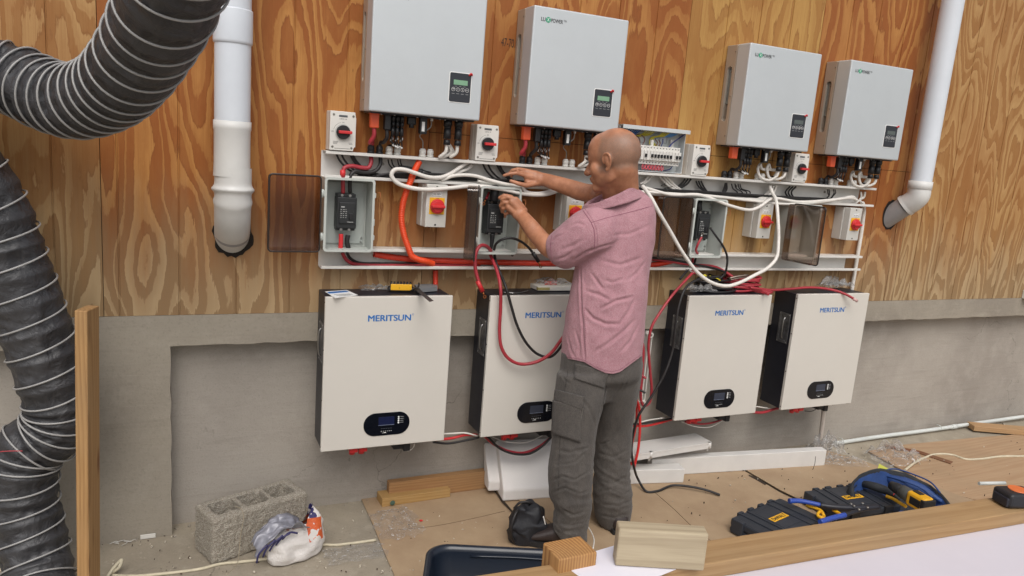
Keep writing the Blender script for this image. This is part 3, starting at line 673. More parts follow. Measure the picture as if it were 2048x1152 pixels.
# ---- breaker enclosures
SMOKE = clear('smoked_plastic', '#dfd4cd', .5, .1)
def enclosure(x, z, label, ang, w=.19, h=.285, breaker=True, cw=.19, wires='none'):
    d = .115
    t = thing('breaker_enclosure', label, 'enclosure', (x, 0, z), 'grey enclosures with hinged smoked lids', local=True)
    b = MB(); th = .0035
    b.box(0, w, -.006, -.002, 0, h); b.box(0, th, -d, -.006, 0, h); b.box(w-th, w, -d, -.006, 0, h); b.box(th, w-th, -d, -.006, 0, th); b.box(th, w-th, -d, -.006, h-th, h)
    b.build('box', GREYBOX, t)
    b = MB()
    for q in (rrect(-.004, w+.004, -.004, h+.004, .014, 5),):
        inner = rrect(.005, w-.005, .005, h-.005, .009, 5); n = len(q)
        for yy in (-d-.006, -d+.004):
            pass
        A = [b.bm.verts.new((u, -d-.006, v)) for u, v in q]; B = [b.bm.verts.new((u, -d-.006, v)) for u, v in inner]
        C = [b.bm.verts.new((u, -d+.004, v)) for u, v in q]; E = [b.bm.verts.new((u, -d+.004, v)) for u, v in inner]
        for i in range(n):
            j = (i+1) % n
            for fc in ((A[i], A[j], B[j], B[i]), (C[i], E[i], E[j], C[j]), (A[i], C[i], C[j], A[j]), (B[i], B[j], E[j], E[i])): b.bm.faces.new(fc)
    b.build('rim', GREYBOX, t)
    b = MB(); b.box(.012, w-.012, -.014, -.011, .016, h-.02, .001); b.build('mounting_plate', mat('plate_grey', '#aeb4b0', .4, var=.05), t)
    for (u, v) in ((w-.022, .022), (w-.02, .04), (w-.018, h-.05), (w-.018, h-.03), (.010, .03), (.012, h-.03)):
        b = MB(); b.cyl((u, -.018, v), (u, -.012, v), .004, seg=12); b.build('screw', CHROME, t)
    for v in (.055, h-.06):
        b = MB(); b.box(-.012, .002, -d-.004, -d+.012, v-.012, v+.012, .002); b.cyl((-.011, -d-.004, v-.016), (-.011, -d-.004, v+.016), .004, seg=10); b.build('hinge', GREYBOX, t)
        b = MB(); b.box(w, w+.010, -d-.002, -d+.014, v-.010, v+.010, .002); b.build('latch', GREYBOX, t)
    b = MB(); v = h-.06; b.tube([(w+.008, -d, v+.012), (w+.026, -d-.006, v+.012), (w+.026, -d-.006, v-.012), (w+.008, -d, v-.012)], .0014, 6, smooth=False); b.build('latch_wire', COPPER, t)
    b = MB(); b.box(w-.002, w+.009, -d, -d+.006, h*.36, h*.46, .002); b.cyl((w+.004, -d-.001, h*.41), (w+.004, -d+.007, h*.41), .0028, seg=8); b.build('lock_tab', GREYBOX, t)
    # lid: hinge at local (-.011, -d-.004), opened by ang (180 = flat to the left of the box)
    b = MB(); ld = .048; lt = .0026
    b.prism(rrect(0, cw, 0, h+.006, .012, 5), 0, lt, 'y')
    pl = rrect(0, cw, 0, h+.006, .012, 5); pi = rrect(lt, cw-lt, lt, h+.006-lt, .010, 5); n = len(pl)
    A = [b.bm.verts.new((u, lt, v)) for u, v in pl]; B = [b.bm.verts.new((u, ld, v)) for u, v in pl]; C = [b.bm.verts.new((u, lt, v)) for u, v in pi]; E = [b.bm.verts.new((u, ld, v)) for u, v in pi]
    for i in range(n):
        j = (i+1) % n
        for fc in ((A[i], A[j], B[j], B[i]), (C[i], E[i], E[j], C[j]), (B[i], B[j], E[j], E[i])): b.bm.faces.new(fc)
    # closed position: outer face toward -y, inner side toward the box; swing about the hinge
    M = Matrix.Translation((-.011, -d-.006, -.003)) @ Matrix.Rotation(-R_(ang), 4, 'Z') @ Matrix.Translation((.008, -ld, 0))
    b.xf(M); lid = b.build('lid', SMOKE, t)
    b = MB(); q = rrect(-.002, cw+.002, -.002, h+.008, .014, 5)
    ob = [(u, ld-.004, v) for u, v in q]; b.tube([Vector(p) for p in ob+[ob[0]]], .0032, 6, smooth=False, cap=False); b.xf(M); b.build('lid_rim', mat('smoked_rim', '#2e2927', .3, var=.05), lid)
    if breaker:
        bx = w/2-.040; bz = .085
        b = MB(); b.box(bx, bx+.078, -.078, -.016, bz, bz+.125, .003); b.box(bx+.008, bx+.070, -.084, -.078, bz+.020, bz+.105, .002)
        b.box(bx+.002, bx+.076, -.064, -.016, bz-.010, bz, .002); b.box(bx+.002, bx+.076, -.064, -.016, bz+.125, bz+.138, .002)
        cb = b.build('circuit_breaker', mat('breaker_black', '#26282a', .42, var=.12, vs=20), t)
        b = MB(); b.box(bx+.046, bx+.062, -.090, -.083, bz+.036, bz+.062, .002); b.build('toggle', BLK, cb)
        b = MB()
        b.box(bx+.014, bx+.028, -.0846, -.0838, bz+.085, bz+.089)
        for rr in range(5):
            for cc in range(3):
                b.box(bx+.012+cc*.010, bx+.012+cc*.010+rng.uniform(.003, .007), -.0846, -.0838, bz+.044+rr*.0078, bz+.046+rr*.0078)
        b.box(bx+.04, bx+.064, -.0846, -.0838, bz+.026, bz+.028); b.build('printed_rating', mat('print_pale', '#b9bab8', .5), cb)
        for u in (.020, .052):
            for v in (-.006, .131):
                b = MB(); b.cyl((bx+u, -.067, bz+v), (bx+u, -.060, bz+v), .0055, seg=12); b.build('terminal', CHROME, cb)
    return t
e1 = enclosure(.541, 1.196, 'grey enclosure with its smoked lid folded flat against the plywood, leftmost of the four', 178)
e2 = enclosure(1.193, 1.194, 'grey enclosure the man is wiring, its smoked lid standing half open', 112, w=.182)
e3 = enclosure(2.318, 1.190, 'grey enclosure right of the man with its smoked lid folded flat against the plywood', 172)
e4 = enclosure(2.955, 1.188, 'grey enclosure with the smoked lid swung across it, rightmost of the four', 84, breaker=False)
# ---- distribution board with breakers
db = thing('breaker_board', 'open consumer unit packed with white breakers and coloured wires behind the head', 'breaker board', (1.9, 0, 1.585))
X0, X1, Z0, Z1 = 1.885, 2.262, 1.588, 1.792
PG = mat('board_grey', '#c2c6c7', .4, var=.05)
b = MB(); b.box(X0, X1, -.004, -.001, Z0, Z1); b.box(X0, X0+.003, -.05, -.004, Z0, Z1); b.box(X1-.003, X1, -.05, -.004, Z0, Z1-.003); b.box(X0+.003, X1-.003, -.05, -.004, Z0, Z0+.003); b.box(X0, X1+.004, -.075, -.004, Z1, Z1+.004); b.box(X0, X1+.004, -.078, -.074, Z1-.014, Z1+.004, .001)
b.build('case', PG, db)
b = MB()
for k in range(34):
    xx = X0+.03+k*.010; b.cyl((xx, -.060, Z1-.012), (xx, -.060, Z1-.004), .0032, seg=8)
b.box(X0+.025, X1-.02, -.066, -.052, Z1-.016, Z1-.010, .001); b.build('terminal_bar', CHROME, db)
b = MB(); b.box(X0+.01, X1-.01, -.012, -.006, Z0+.06, Z0+.095); b.build('rail', CHROME, db)
bxs = X0+.03
for k in range(18):
    b = MB(); x = bxs+k*.0178
    b.box(x, x+.0172, -.055, -.012, Z0+.035, Z0+.122, .001); b.box(x+.0008, x+.0164, -.068, -.055, Z0+.055, Z0+.100, .001)
    bk = b.build('breaker', WH, db)
    if k not in (5, 7, 15):
        b = MB(); b.box(x+.004, x+.013, -.078, -.067, Z0+.068, Z0+.084, .002); b.build('toggle', BLK, bk)
    b = MB(); b.cyl((x+.0086, -.0555, Z0+.113), (x+.0086, -.054, Z0+.113), .0028, seg=8); b.cyl((x+.0086, -.0555, Z0+.044), (x+.0086, -.054, Z0+.044), .0028, seg=8); b.build('screw_hole', BLK, bk)
cols = [('wire_blue', '#2e5d9c'), ('wire_yellow', '#b8ad2e'), ('wire_brown', '#6a4438'), ('wire_navy', '#27306e'), ('wire_lightblue', '#4f86bf'), ('wire_pink', '#d0505e')]
for nm, c in cols: mat(nm, c, .4, var=.08)
def wires(lst, m):
    for pts in lst:
        b = MB(); b.tube(pts, .0026, 6); b.build('wire', MT[m], db)
yw = -.04
wires([[(X0+.05+k*.012, -.06, Z1-.014), (X0+.045+k*.010, -.035, Z1-.035), (X0+.03+k*.008, -.02, Z1-.05), (X0+.02+k*.008, -.012, Z1-.09)] for k in range(6)], 'wire_blue')
wires([[(X0+.14+k*.012, -.06, Z1-.014), (X0+.135+k*.011, -.04, Z1-.030), (X0+.115+k*.008, -.02, Z1-.04), (X0+.09+k*.008, -.012, Z1-.045)] for k in range(5)], 'wire_yellow')
wires([[(X0+.24+k*.011, -.06, Z1-.014), (X0+.225+k*.010, -.045, Z1-.032), (X0+.19+k*.006, -.03, Z1-.045), (X0+.185+k*.008, -.03, Z1-.065), (X0+.19+k*.014, -.035, Z0+.12)] for k in range(4)], 'wire_yellow')
wires([[(X0+.285+k*.009, -.06, Z1-.014), (X0+.265+k*.009, -.04, Z1-.030), (X0+.22+k*.009, -.025, Z1-.036), (X0+.20, -.02, Z1-.05)] for k in range(5)], 'wire_lightblue')
wires([[(X0+.365, -.06, Z1-.014), (X0+.345, -.045, Z1-.035), (X0+.315, -.04, Z1-.058), (X0+.290, -.045, Z0+.12)], [(X0+.360, -.06, Z1-.014), (X0+.340, -.045, Z1-.037), (X0+.310, -.04, Z1-.060), (X0+.286, -.045, Z0+.12)]], 'wire_navy')
wires([[(X0+.10, -.02, Z1-.04), (X0+.13, -.03, Z1-.035), (X0+.15, -.04, Z1-.055), (X0+.14, -.04, Z0+.122)], [(X0+.09, -.02, Z1-.05), (X0+.115, -.03, Z1-.045), (X0+.125, -.04, Z1-.07), (X0+.115, -.04, Z0+.122)], [(X0+.215, -.03, Z1-.05), (X0+.225, -.04, Z1-.065), (X0+.215, -.04, Z0+.122)], [(X0+.235, -.03, Z1-.05), (X0+.240, -.04, Z1-.065), (X0+.235, -.04, Z0+.122)]], 'wire_brown')
wires([[(X0+.245, -.05, Z1-.045), (X0+.247, -.05, Z1-.06), (X0+.243, -.045, Z0+.122)]], 'wire_navy')
wires([[(bxs+.01+k*.018, -.05, Z0+.036), (bxs+.004+k*.018, -.055, Z0+.018), (bxs+.012+k*.018, -.05, Z0+.010), (bxs+.020+k*.018, -.05, Z0+.020), (bxs+.018+k*.018, -.04, Z0+.036)] for k in (0, 1, 2, 3, 6, 7, 8, 9, 10, 11, 12)], 'wire_pink')
wires([[(bxs+.29, -.05, Z0+.04), (bxs+.285, -.04, Z0+.02), (bxs+.26, -.02, Z0+.008)], [(bxs+.09, -.05, Z0+.04), (bxs+.075, -.04, Z0+.02), (bxs+.06, -.02, Z0+.008)]], 'wire_navy')
b = MB(); b.box(X0+.186, X0+.20, -.045, -.03, Z0+.115, Z0+.15, .002); b.box(X0+.315, X0+.335, -.02, -.006, Z0+.11, Z0+.16, .002); b.build('terminal_block', WH, db)
b = MB()
for (u, v, w_, h_) in ((.12, .135, .05, .05), (.26, .14, .04, .035)):
    for q in (((u, v), (u+w_, v)), ((u+w_, v), (u+w_, v+h_)), ((u+w_, v+h_), (u, v+h_)), ((u, v+h_), (u, v))):
        b.tube([(X0+q[0][0], -.0055, Z0+q[0][1]), (X0+q[1][0], -.0055, Z0+q[1][1])], .0007, 4, smooth=False)
b.build('moulded_outline', PRINT, db)
# ---- battery cabinets
BW, BH, BD = .531, .648, .174
def make_battery(x, z, label, scr, dx=0):
    t = thing('battery_cabinet', label, 'battery cabinet', (x, 0, z), 'cream fronted battery cabinets under the trunking', local=True)
    b = MB(); b.box(.004, BW-.004, -BD+.020, -.003, .003, BH-.003, .003); b.build('case', BLKM, t)
    b = MB(); b.box(0, BW, -BD, -BD+.0185, 0, BH, .0035, 3); fp = b.build('front_panel', BATW, t)
    for v in (.02, .22, .43, .625):
        b = MB(); b.cyl((-.0012, -BD+.009, v), (.002, -BD+.009, v), .003, seg=10); b.build('screw', BLK, t)
    for u in (.02, BW-.02, .19, .40):
        b = MB(); b.box(u-.008, u+.008, -BD+.006, -BD+.016, -.004, .001, .001); b.build('foot', SCR, t)
    text('MERITSUN', .180, (.172, -BD-.0006, BH-.103), BLUEI, t, 'lettering', .03, .0265)
    text('R', .003, (.3582, -BD-.0006, BH-.0785), BLUEI, t, 'lettering', 0, .0035)
    b = MB(); n = 18; b.tube([(.3597+.0038*math.cos(2*math.pi*i/n), -BD-.0004, BH-.0768+.0038*math.sin(2*math.pi*i/n)) for i in range(n+1)], .0004, 4, smooth=False); b.build('lettering', BLUEI, t)
    # oval display
    x0, x1, z0, z1 = .172, .369, .050, .150
    b = MB(); b.prism(rrect(x0, x1, z0, z1, .0485, 14), -BD-.0022, -BD+.001, 'y', .0008); ov = b.build('display', DARKG, t)
    b = MB(); b.box(x0+.062, x0+.130, -BD-.0030, -BD-.002, z0+.046, z0+.082, .0004); b.build('screen', scr, ov)
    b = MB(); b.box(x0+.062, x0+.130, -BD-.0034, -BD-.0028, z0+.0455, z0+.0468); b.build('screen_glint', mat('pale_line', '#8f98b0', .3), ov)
    for k in range(4):
        b = MB(); zz = z0+.078-k*.0085; b.cyl((x0+.148, -BD-.0042, zz), (x0+.148, -BD-.002, zz), .0034, seg=14); b.build('button', WHITEI, ov)
        b = MB(); b.box(x0+.155, x0+.170, -BD-.0028, -BD-.0021, zz-.0007, zz+.0007); b.build('button_caption', MT['grey_ink'], ov)
    b = MB()
    for k in range(6): b.cyl((x0+.076+k*.0085, -BD-.0028, z0+.019), (x0+.076+k*.0085, -BD-.0021, z0+.019), .0014, seg=8)
    b.prism([(x0+.078, z0+.011), (x0+.098, z0+.011), (x0+.094, z0+.0145)], -BD-.0028, -BD-.0021, 'y'); b.build('indicator', WHITEI, ov)
    b = MB()
    for k in range(5): b.box(x0+.074+k*.010, x0+.081+k*.010, -BD-.0028, -BD-.0021, z0+.030, z0+.0312)
    b.build('indicator_caption', mat('dim_ink', '#55585f', .5), ov)
    # side handle
    for sx in (0,):
        b = MB(); y0, y1, v0, v1 = -.140, -.062, .365, .530
        for q in ((y0, y0+.012, v0, v1), (y1-.012, y1, v0, v1), (y0+.012, y1-.012, v0, v0+.014), (y0+.012, y1-.012, v1-.014, v1)): b.box(.0005, .004, q[0], q[1], q[2], q[3], .0008, 1)
        b.box(.003, .0042, y0+.01, y1-.01, v0+.01, v1-.01); h = b.build('handle_plate', mat('handle_steel', '#8d8d90', .38, .8, var=.3, vs=30), t)
        b = MB(); b.tube([(0, y0+.034, v0+.025), (-.007, y0+.034, v0+.035), (-.007, y0+.034, v1-.035), (0, y0+.034, v1-.025)], .0035, 8, 4); b.build('grip', CHROME, h)
        for q in ((y0+.006, v0+.007), (y1-.006, v0+.007), (y0+.006, v1-.007), (y1-.006, v1-.007)):
            b = MB(); b.cyl((-.0008, q[0], q[1]), (.002, q[0], q[1]), .0026, seg=8); b.build('screw', CHROME, h)
    # underside sockets
    for u in (.125, .165):
        b = MB(); b.box(u, u+.036, -.145, -.095, -.030, .004, .004); b.cyl((u+.017, -.115, -.046), (u+.017, -.115, -.01), .013, seg=12); b.build('terminal_cover', REDP, t)
    b = MB(); b.box(.315, .385, -.14, -.07, -.036, .004, .003); b.box(.36, .388, -.145, -.08, -.046, 0, .002); b.build('socket', BLK, t)
    b = MB(); b.cyl((.43, -.1, -.010), (.43, -.1, .004), .007, seg=10); b.cyl((.45, -.1, -.010), (.45, -.1, .004), .007, seg=10); b.build('socket', SCR, t)
    return t
BX = [.5425, 1.2465, 2.305, 3.017]; BZ = [.3725, .369, .356, .357]
make_battery(BX[0], BZ[0], 'cream fronted battery cabinet with black sides, leftmost of the four', SCRB)
make_battery(BX[1], BZ[1], 'cream fronted battery cabinet partly hidden by the man', SCRG)
make_battery(BX[2], BZ[2], 'cream fronted battery cabinet just right of the man, under the cable coils', SCRG)
make_battery(BX[3], BZ[3], 'cream fronted battery cabinet at the far right end of the row', SCRG)
# small wire loop under the first cabinet
b = MB()
for k in range(3):
    b.tube([(.5425+.395+.025*math.cos(a)-.003*k, -.11-.004*k, .345+.030*math.sin(a)) for a in np.linspace(0, 2*math.pi, 14)], .0016, 6, 3)
tl = b.build('wire_loop', WHC); tag(tl, 'small coil of thin white wire hanging under the leftmost battery cabinet', 'cable')
b = MB(); b.cbox((.963, -.11, .37), (.012, .014, .005), .001); b.cbox((.92, -.11, .335), (.012, .014, .005), .001); b.build('cable_tie', BLK, tl)
# ================================================================ PIPES, DUCT, POST
def lathe(b, c, prof, axis, seg=40):
    """c: start point; axis unit vector; prof: (distance, radius)"""
    ax = Vector(axis).normalized(); q = ax.to_track_quat('Z', 'Y'); rings = []
    for h, r in prof: rings.append([b.bm.verts.new(Vector(c)+ax*h+q @ Vector((r*math.cos(2*math.pi*k/seg), r*math.sin(2*math.pi*k/seg), 0))) for k in range(seg)])
    fs = [b.bm.faces.new((u[k], u[(k+1) % seg], v[(k+1) % seg], v[k])) for u, v in zip(rings, rings[1:]) for k in range(seg)]
    b._tag(fs, True)
# left downpipe
cx, cy, r = .2, -.115, .062
t = thing('downpipe', 'thick white plastic downpipe on the left bending into a hole in the plywood', 'pipe', (cx, cy, 1.2))
b = MB(); b.cyl((cx, cy, 1.56), (cx, cy, 3.2), r, seg=48, cap=False); b.build('pipe', PVC, t)
b = MB(); lathe(b, (cx, cy, 1.935), [(0, r+.0005), (.004, r+.0045), (.012, r+.005), (.115, r+.005), (.118, r+.0045), (.12, r+.001)], (0, 0, 1), 48); b.build('coupling', PVC, t)
def bulge(tt):
    return r+.001+.006*math.exp(-((tt-.42)/.05)**2)
b = MB(); lathe(b, (cx, cy, 1.668), [(0, r+.002), (.0, r+.0035), (-.028, r+.0035), (-.036, r+.0012), (-.15, r+.001), (-.20, r+.003)], (0, 0, 1), 48); b.build('socket', PVC2, t)
b = MB(); pth = [(cx, cy, 1.50), (cx, cy, 1.43), (cx, cy+.002, 1.385), (cx+.001, cy+.03, 1.32), (cx+.004, -.04, 1.27), (cx+.006, .01, 1.235), (cx+.008, .06, 1.20)]
b.tube([Vector(p)+Vector((.004, 0, 0)) for p in pth], r, 40, 8, cap=False, rf=lambda s: r+.003+.011*math.exp(-((s-.20)/.035)**2)+.004*math.exp(-((s-.36)/.03)**2)); b.build('elbow', PVC2, t)
b = MB(); b.tube([(cx+.009, -.03+k*.003, 1.262-.003*k) for k in (0, 8)], r+.001, 40, 2, smooth=False, cap=False); b.build('bare_end', mat('grey_pvc', '#9b9a9b', .45, var=.1), t)
b = MB(); n = 30
b.prism([(cx+.014+(r+.012)*math.cos(2*math.pi*i/n)*(1+.1*math.sin(5*i)), 1.232+(r+.022)*math.sin(2*math.pi*i/n)*(1+.06*math.sin(3*i+1))) for i in range(n)], -.0025, -.0008, 'y'); b.build('wall_hole', mat('dark_gap', '#1a120b', .9), t)
# right downpipe
cy2 = -.13; p0 = at(1840, 372, cy2); cx2 = p0.x; r2 = .057
t = thing('downpipe', 'thick white plastic downpipe at the right with a cream elbow into the plywood', 'pipe', (cx2, cy2, 1.4))
b = MB(); b.cyl((cx2, cy2, p0.z), (cx2, cy2, 3.3), r2, seg=48, cap=False); b.build('pipe', PVC, t)
b = MB(); lathe(b, (cx2, cy2, p0.z+.028), [(0, r2+.002), (0, r2+.006), (-.045, r2+.006), (-.047, r2+.002)], (0, 0, 1), 48); b.build('collar', PVC2, t)
e1_ = at(1800, 425, -.02)
b = MB(); b.tube([(cx2, cy2, p0.z-.01), (cx2, cy2, p0.z-.055), (cx2-.004, cy2+.02, p0.z-.085), (cx2-.012, cy2+.055, p0.z-.115)], r2+.003, 40, 8, cap=False); b.build('elbow', PVC2, t)
b = MB(); a0 = Vector((cx2-.011, cy2+.05, p0.z-.11)); b.tube([a0, a0+Vector((-.006, .012, -.012))], r2+.0065, 40, 1, smooth=False, cap=False); b.build('collar', PVC2, t)
b = MB(); b.tube([a0+Vector((-.004, .01, -.01)), Vector((cx2-.045, .06, p0.z-.235))], r2-.001, 40, 2, smooth=False, cap=False); b.build('bare_end', MT['grey_pvc'], t)
b = MB(); b.prism([(cx2-.035+(r2+.008)*math.cos(2*math.pi*i/n), p0.z-.18+(r2+.03)*math.sin(2*math.pi*i/n)*(1+.05*math.sin(4*i))) for i in range(n)], -.0025, -.0008, 'y'); b.build('wall_hole', MT['dark_gap'], t)
# flexible duct
DUCT, dt_, db_ = newmat('duct_fabric')
_n = noi(dt_, None, 9, 6, .6, .4)
DUCT.node_tree.links.new(mixc(dt_, sstep(dt_, _n, .3, .8), lin('#303033'), lin('#434346')), db_.inputs['Base Color']); db_.inputs['Roughness'].default_value = .46; db_.inputs['Specular IOR Level'].default_value = .5
_v = noi(dt_, mapped(dt_, (1, 1, 1)), 20, 5, .55, 2.2); bump(dt_, db_, _v, .5, .012)
WIREG = mat('wire_sleeve', '#989796', .4, var=.06)
RD = .113
cpts = [(420, -260, -1.45), (392, -150, -1.30), (368, -80, -1.18), (337, 0, -1.06), (302, 75, -.88), (262, 138, -.72), (215, 183, -.56), (150, 203, -.42), (90, 188, -.31), (30, 160, -.23), (-30, 150, -.21), (-95, 180, -.21), (-125, 240, -.22), (-100, 300, -.23), (-52, 360, -.24), (-12, 430, -.24), (13, 500, -.24), (38, 570, -.24), (66, 648, -.24), (86, 700, -.24), (100, 745, -.24), (117, 795, -.235), (118, 835, -.23), (96, 870, -.225), (62, 896, -.22), (46, 950, -.22), (48, 1010, -.22), (62, 1070, -.24), (76, 1130, -.28), (80, 1180, -.34), (78, 1235, -.45)]
path = spline(P3(cpts), 12)
L = [0]
for a, b_ in zip(path, path[1:]): L.append(L[-1]+(b_-a).length)
fr = frames(path)
def pat(s):
    i = min(max(np.searchsorted(L, s)-1, 0), len(L)-2); u = (s-L[i])/max(L[i+1]-L[i], 1e-9)
    return path[i].lerp(path[i+1], u), fr[i][1].lerp(fr[i+1][1], u).normalized(), fr[i][2].lerp(fr[i+1][2], u).normalized()
# ring stations: pitch shrinks where the duct is squeezed
rings = []; s = .01
def proj(p):
    d = p-CAM; z = d.dot(FWD); return 1024+FPX*d.dot(RGT)/z, 576-FPX*d.dot(UPV)/z
while s < L[-1]-.02:
    rings.append(s); q = proj(pat(s)[0]); pitch = .092
    if q[1] < 330 and q[0] < 260: pitch = .058
    elif q[1] < 330: pitch = .066+max(0,q[0]-220)*.00022
    if q[1] > 780 and q[1] < 925 and q[1] > 0: pitch = .038
    s += pitch*(1+.16*noise.noise(Vector((s*9, 0, 0))))
dk = thing('ventilation_duct', 'black flexible fabric duct ribbed with grey wire, looping down the left side', 'duct', tuple(pat(L[-1])[0]))
b = MB(); U = []
ns = int(L[-1]/.0055); seg = 64
ra = np.array(rings)
for i in range(ns+1):
    s = L[-1]*i/ns; c, n1, n2 = pat(s); j = np.searchsorted(ra, s); lo = ra[max(j-1, 0)]; hi = ra[min(j, len(ra)-1)]
    w = 0 if hi <= lo else math.sin(math.pi*min(max((s-lo)/(hi-lo), 0), 1)); pit_ = hi-lo if hi > lo else .08
    row = []
    for k in range(seg):
        th = 2*math.pi*k/seg; v = noise.noise(Vector((math.cos(th)*2.3, math.sin(th)*2.3, s*9)))*.010+noise.noise(Vector((math.cos(th)*5, math.sin(th)*5, s*16)))*.005
        rr = RD-.002-w*(.007+v*1.1)-w*abs(noise.noise(Vector((math.cos(th)*3.5+s*8, math.sin(th)*3.5-s*6, s*20))))*.014
        row.append(b.bm.verts.new(c+(n1*math.cos(th)+n2*math.sin(th))*rr))
    U.append(row)
b._tag([b.bm.faces.new((u[k], u[(k+1) % seg], v[(k+1) % seg], v[k])) for u, v in zip(U, U[1:]) for k in range(seg)], True)
b.build('fabric_sleeve', DUCT, dk)
hp = []
for a_, b2 in zip(rings, rings[1:]):
    for k in range(40):
        s = a_+(b2-a_)*k/40; c, n1, n2 = pat(s); th = 2*math.pi*k/40
        hp.append(c+(n1*math.cos(th)+n2*math.sin(th))*(RD-.0015))
b = MB(); b.tube(hp, .0033, 6, smooth=False); b.build('wire_coil', WIREG, dk)
cable('string', 'thin red string tied round the squeezed part of the black duct', 'string', [(-12, 905, -.36), (5, 903, -.352), (25, 902, -.352), (45, 902, -.352)], .0016, REDC)
# leaning timber post in front of the duct
PINE = timber('pine_fresh', '#a98458', '#86633d', 2, 1, 16, knots=True)
yt, yb = -.42, -.62
top = at(174, 616, yt); bot = fl(178, 1222, 0.0); 
pd = (top-bot).normalized(); H = (top-bot).length
t_ = MB(); t_.box(-.019, .019, 0, .089, 0, H, .003)
ax = pd; xx = Vector((.94, -.30, 0)); xx = (xx-ax*xx.dot(ax)).normalized(); yy = ax.cross(xx)
M = Matrix(((xx.x, yy.x, ax.x), (xx.y, yy.y, ax.y), (xx.z, yy.z, ax.z))).to_4x4()
o = t_.build('timber_post', PINE); o.matrix_world = Matrix.Translation(bot) @ M
tag(o, 'upright sawn timber standing in front of the black duct', 'timber')
# ================================================================ CABLES IN AND BELOW THE TRUNKING
TI = -.03
# black supply leads dropping from each isolator into the trunking
for i, (px0, lab) in enumerate(((672, 'leftmost white isolator'), (965, 'white isolator between the two left inverters'))):
    for k in range(4):
        dx = [0, 10, 28, 32][k]
        cable('control_cable', 'black leads dropping from the %s into the trunking' % lab, 'cable',
              [(px0+dx, 306+i*20, -.03), (px0+dx+8, 322+i*20, -.03), (px0+dx+30, 342+i*19, -.028), (px0+dx+70, 352+i*18, -.02), (px0+dx+130, 356+i*14, -.016)], .0042 if k < 2 else .0055, BLKC, 'black leads below the %s' % lab)
for i, (px0, py0, lab) in enumerate(((1382, 360, 'white isolator beside the breaker board'), (1592, 372, 'white isolator under the right pair of inverters'))):
    for k in range(3):
        cable('control_cable', 'black leads dropping from the %s' % lab, 'cable',
              [(px0-k*6, py0-2, -.03), (px0-10-k*6, py0+10, -.03), (px0-42-k*6, py0+22+k*2, -.025), (px0-90, py0+26-4*i, -.02)] if i == 0 else
              [(px0-k*6, py0+1, -.03), (px0-k*6-9, py0+12, -.03), (px0-k*5-5, py0+22, -.025), (px0+14-k*4, py0+30, -.02), (px0+50, py0+34, -.018)], .0045, BLKC, 'black leads below the %s' % lab)
    if i == 0:
        for k in range(3):
            cable('control_cable', 'black lead hanging in a U inside the upper trunking right of the man', 'cable',
              [(1392+k*5, 362, -.03), (1398+k*5, 374, -.03), (1420, 386+k, -.028), (1441, 390, -.028), (1453-k*3, 380, -.03), (1453-k, 366, -.036)], .0042, BLKC, 'U shaped black leads in the trunking')
# bundles running along the bottom of the upper trunking
for k in range(5):
    cable('control_cable', 'black cables lying along the bottom of the upper trunking', 'cable',
          [(715+k*9, 352, -.02-.006*k), (790, 354-k*2, -.02-.007*k), (900, 358-k*2, -.015-.008*k), (1010, 364-k, -.02-.006*k), (1150, 374-k, -.02-.006*k), (1290, 381-k, -.02-.006*k), (1420, 388-k, -.02-.006*k), (1560, 397-k, -.02-.006*k), (1640+k*6, 402-k, -.02)], .0048, BLKC, 'black cables along the trunking floor')
for k, px in enumerate((776, 783, 795, 800)):
    cable('solar_cable', 'thin black leads fanning below the leftmost white glands', 'cable', [(px, 319, -.042), (px+3, 330, -.036), (px+14-k, 340, -.03), (px+38, 348, -.02)], .003, BLKC, 'thin black leads below the left glands')
for k, px in enumerate((1463, 1470, 1476, 1480)):
    cable('solar_cable', 'thin black leads fanning below the third pair of white glands', 'cable', [(px, 368, -.042), (px+3, 377, -.036), (px+11+k*3, 384, -.03), (px+13+k*2, 392, -.02)], .003, BLKC, 'thin black leads below the third glands')
for k, px in enumerate((1655, 1658, 1667, 1670)):
    cable('solar_cable', 'thin black leads dropping below the rightmost white glands', 'cable', [(px, 379, -.042), (px+1, 386, -.036), (px+2-k*2, 392, -.03), (px-8, 399, -.02)], .003, BLKC, 'thin black leads below the right glands')
b = MB(); b.tube(P3([(797, 336, -.045), (815, 338, -.045), (832, 342, -.045), (844, 343, -.045)]), .012, 10); tag(b.build('cable_sleeve', BLK), 'black sleeve joining leads behind the orange conduit in the upper trunking', 'cable sleeve')
cable('network_cable', 'thin black lead with a plug right of the orange conduit in the trunking', 'cable', [(838, 338, -.04), (850, 342, -.038), (862, 345, -.038)], .003, BLKC)
# red and black battery leads into enclosure 1
cable('battery_cable', 'dark red cable curving through the upper trunking into the leftmost enclosure', 'cable',
      [(742, 312, -.042), (742, 325, -.05), (737, 335, -.055), (722, 335, -.058), (703, 332, -.062), (689, 336, -.066), (686, 346, -.068), (686, 362, -.068), (686, 386, -.060)], .0085, REDC)
b = MB(); b.cyl(at(685.5, 340, -.066), at(685.5, 353, -.067), .0108, seg=14); tag(b.build('cable_sleeve', REDP), 'bright red sleeve on the cable entering the leftmost enclosure', 'cable sleeve')
cable('battery_cable', 'black cable curving through the upper trunking into the leftmost enclosure', 'cable',
      [(761, 314, -.042), (760, 330, -.046), (750, 342, -.05), (728, 345, -.055), (711, 342, -.062), (702, 350, -.067), (700, 362, -.067), (700, 385, -.060)], .008, BLKC)
cable('battery_cable', 'stub of red cable leaving the bottom terminal of the leftmost breaker', 'cable', [(682, 468, -.062), (682, 480, -.062), (681, 497, -.06)], .0095, REDP)
cable('battery_cable', 'stub of black cable leaving the bottom terminal of the leftmost breaker', 'cable', [(696, 470, -.06), (694, 482, -.06), (697, 497, -.055)], .010, BLKC)
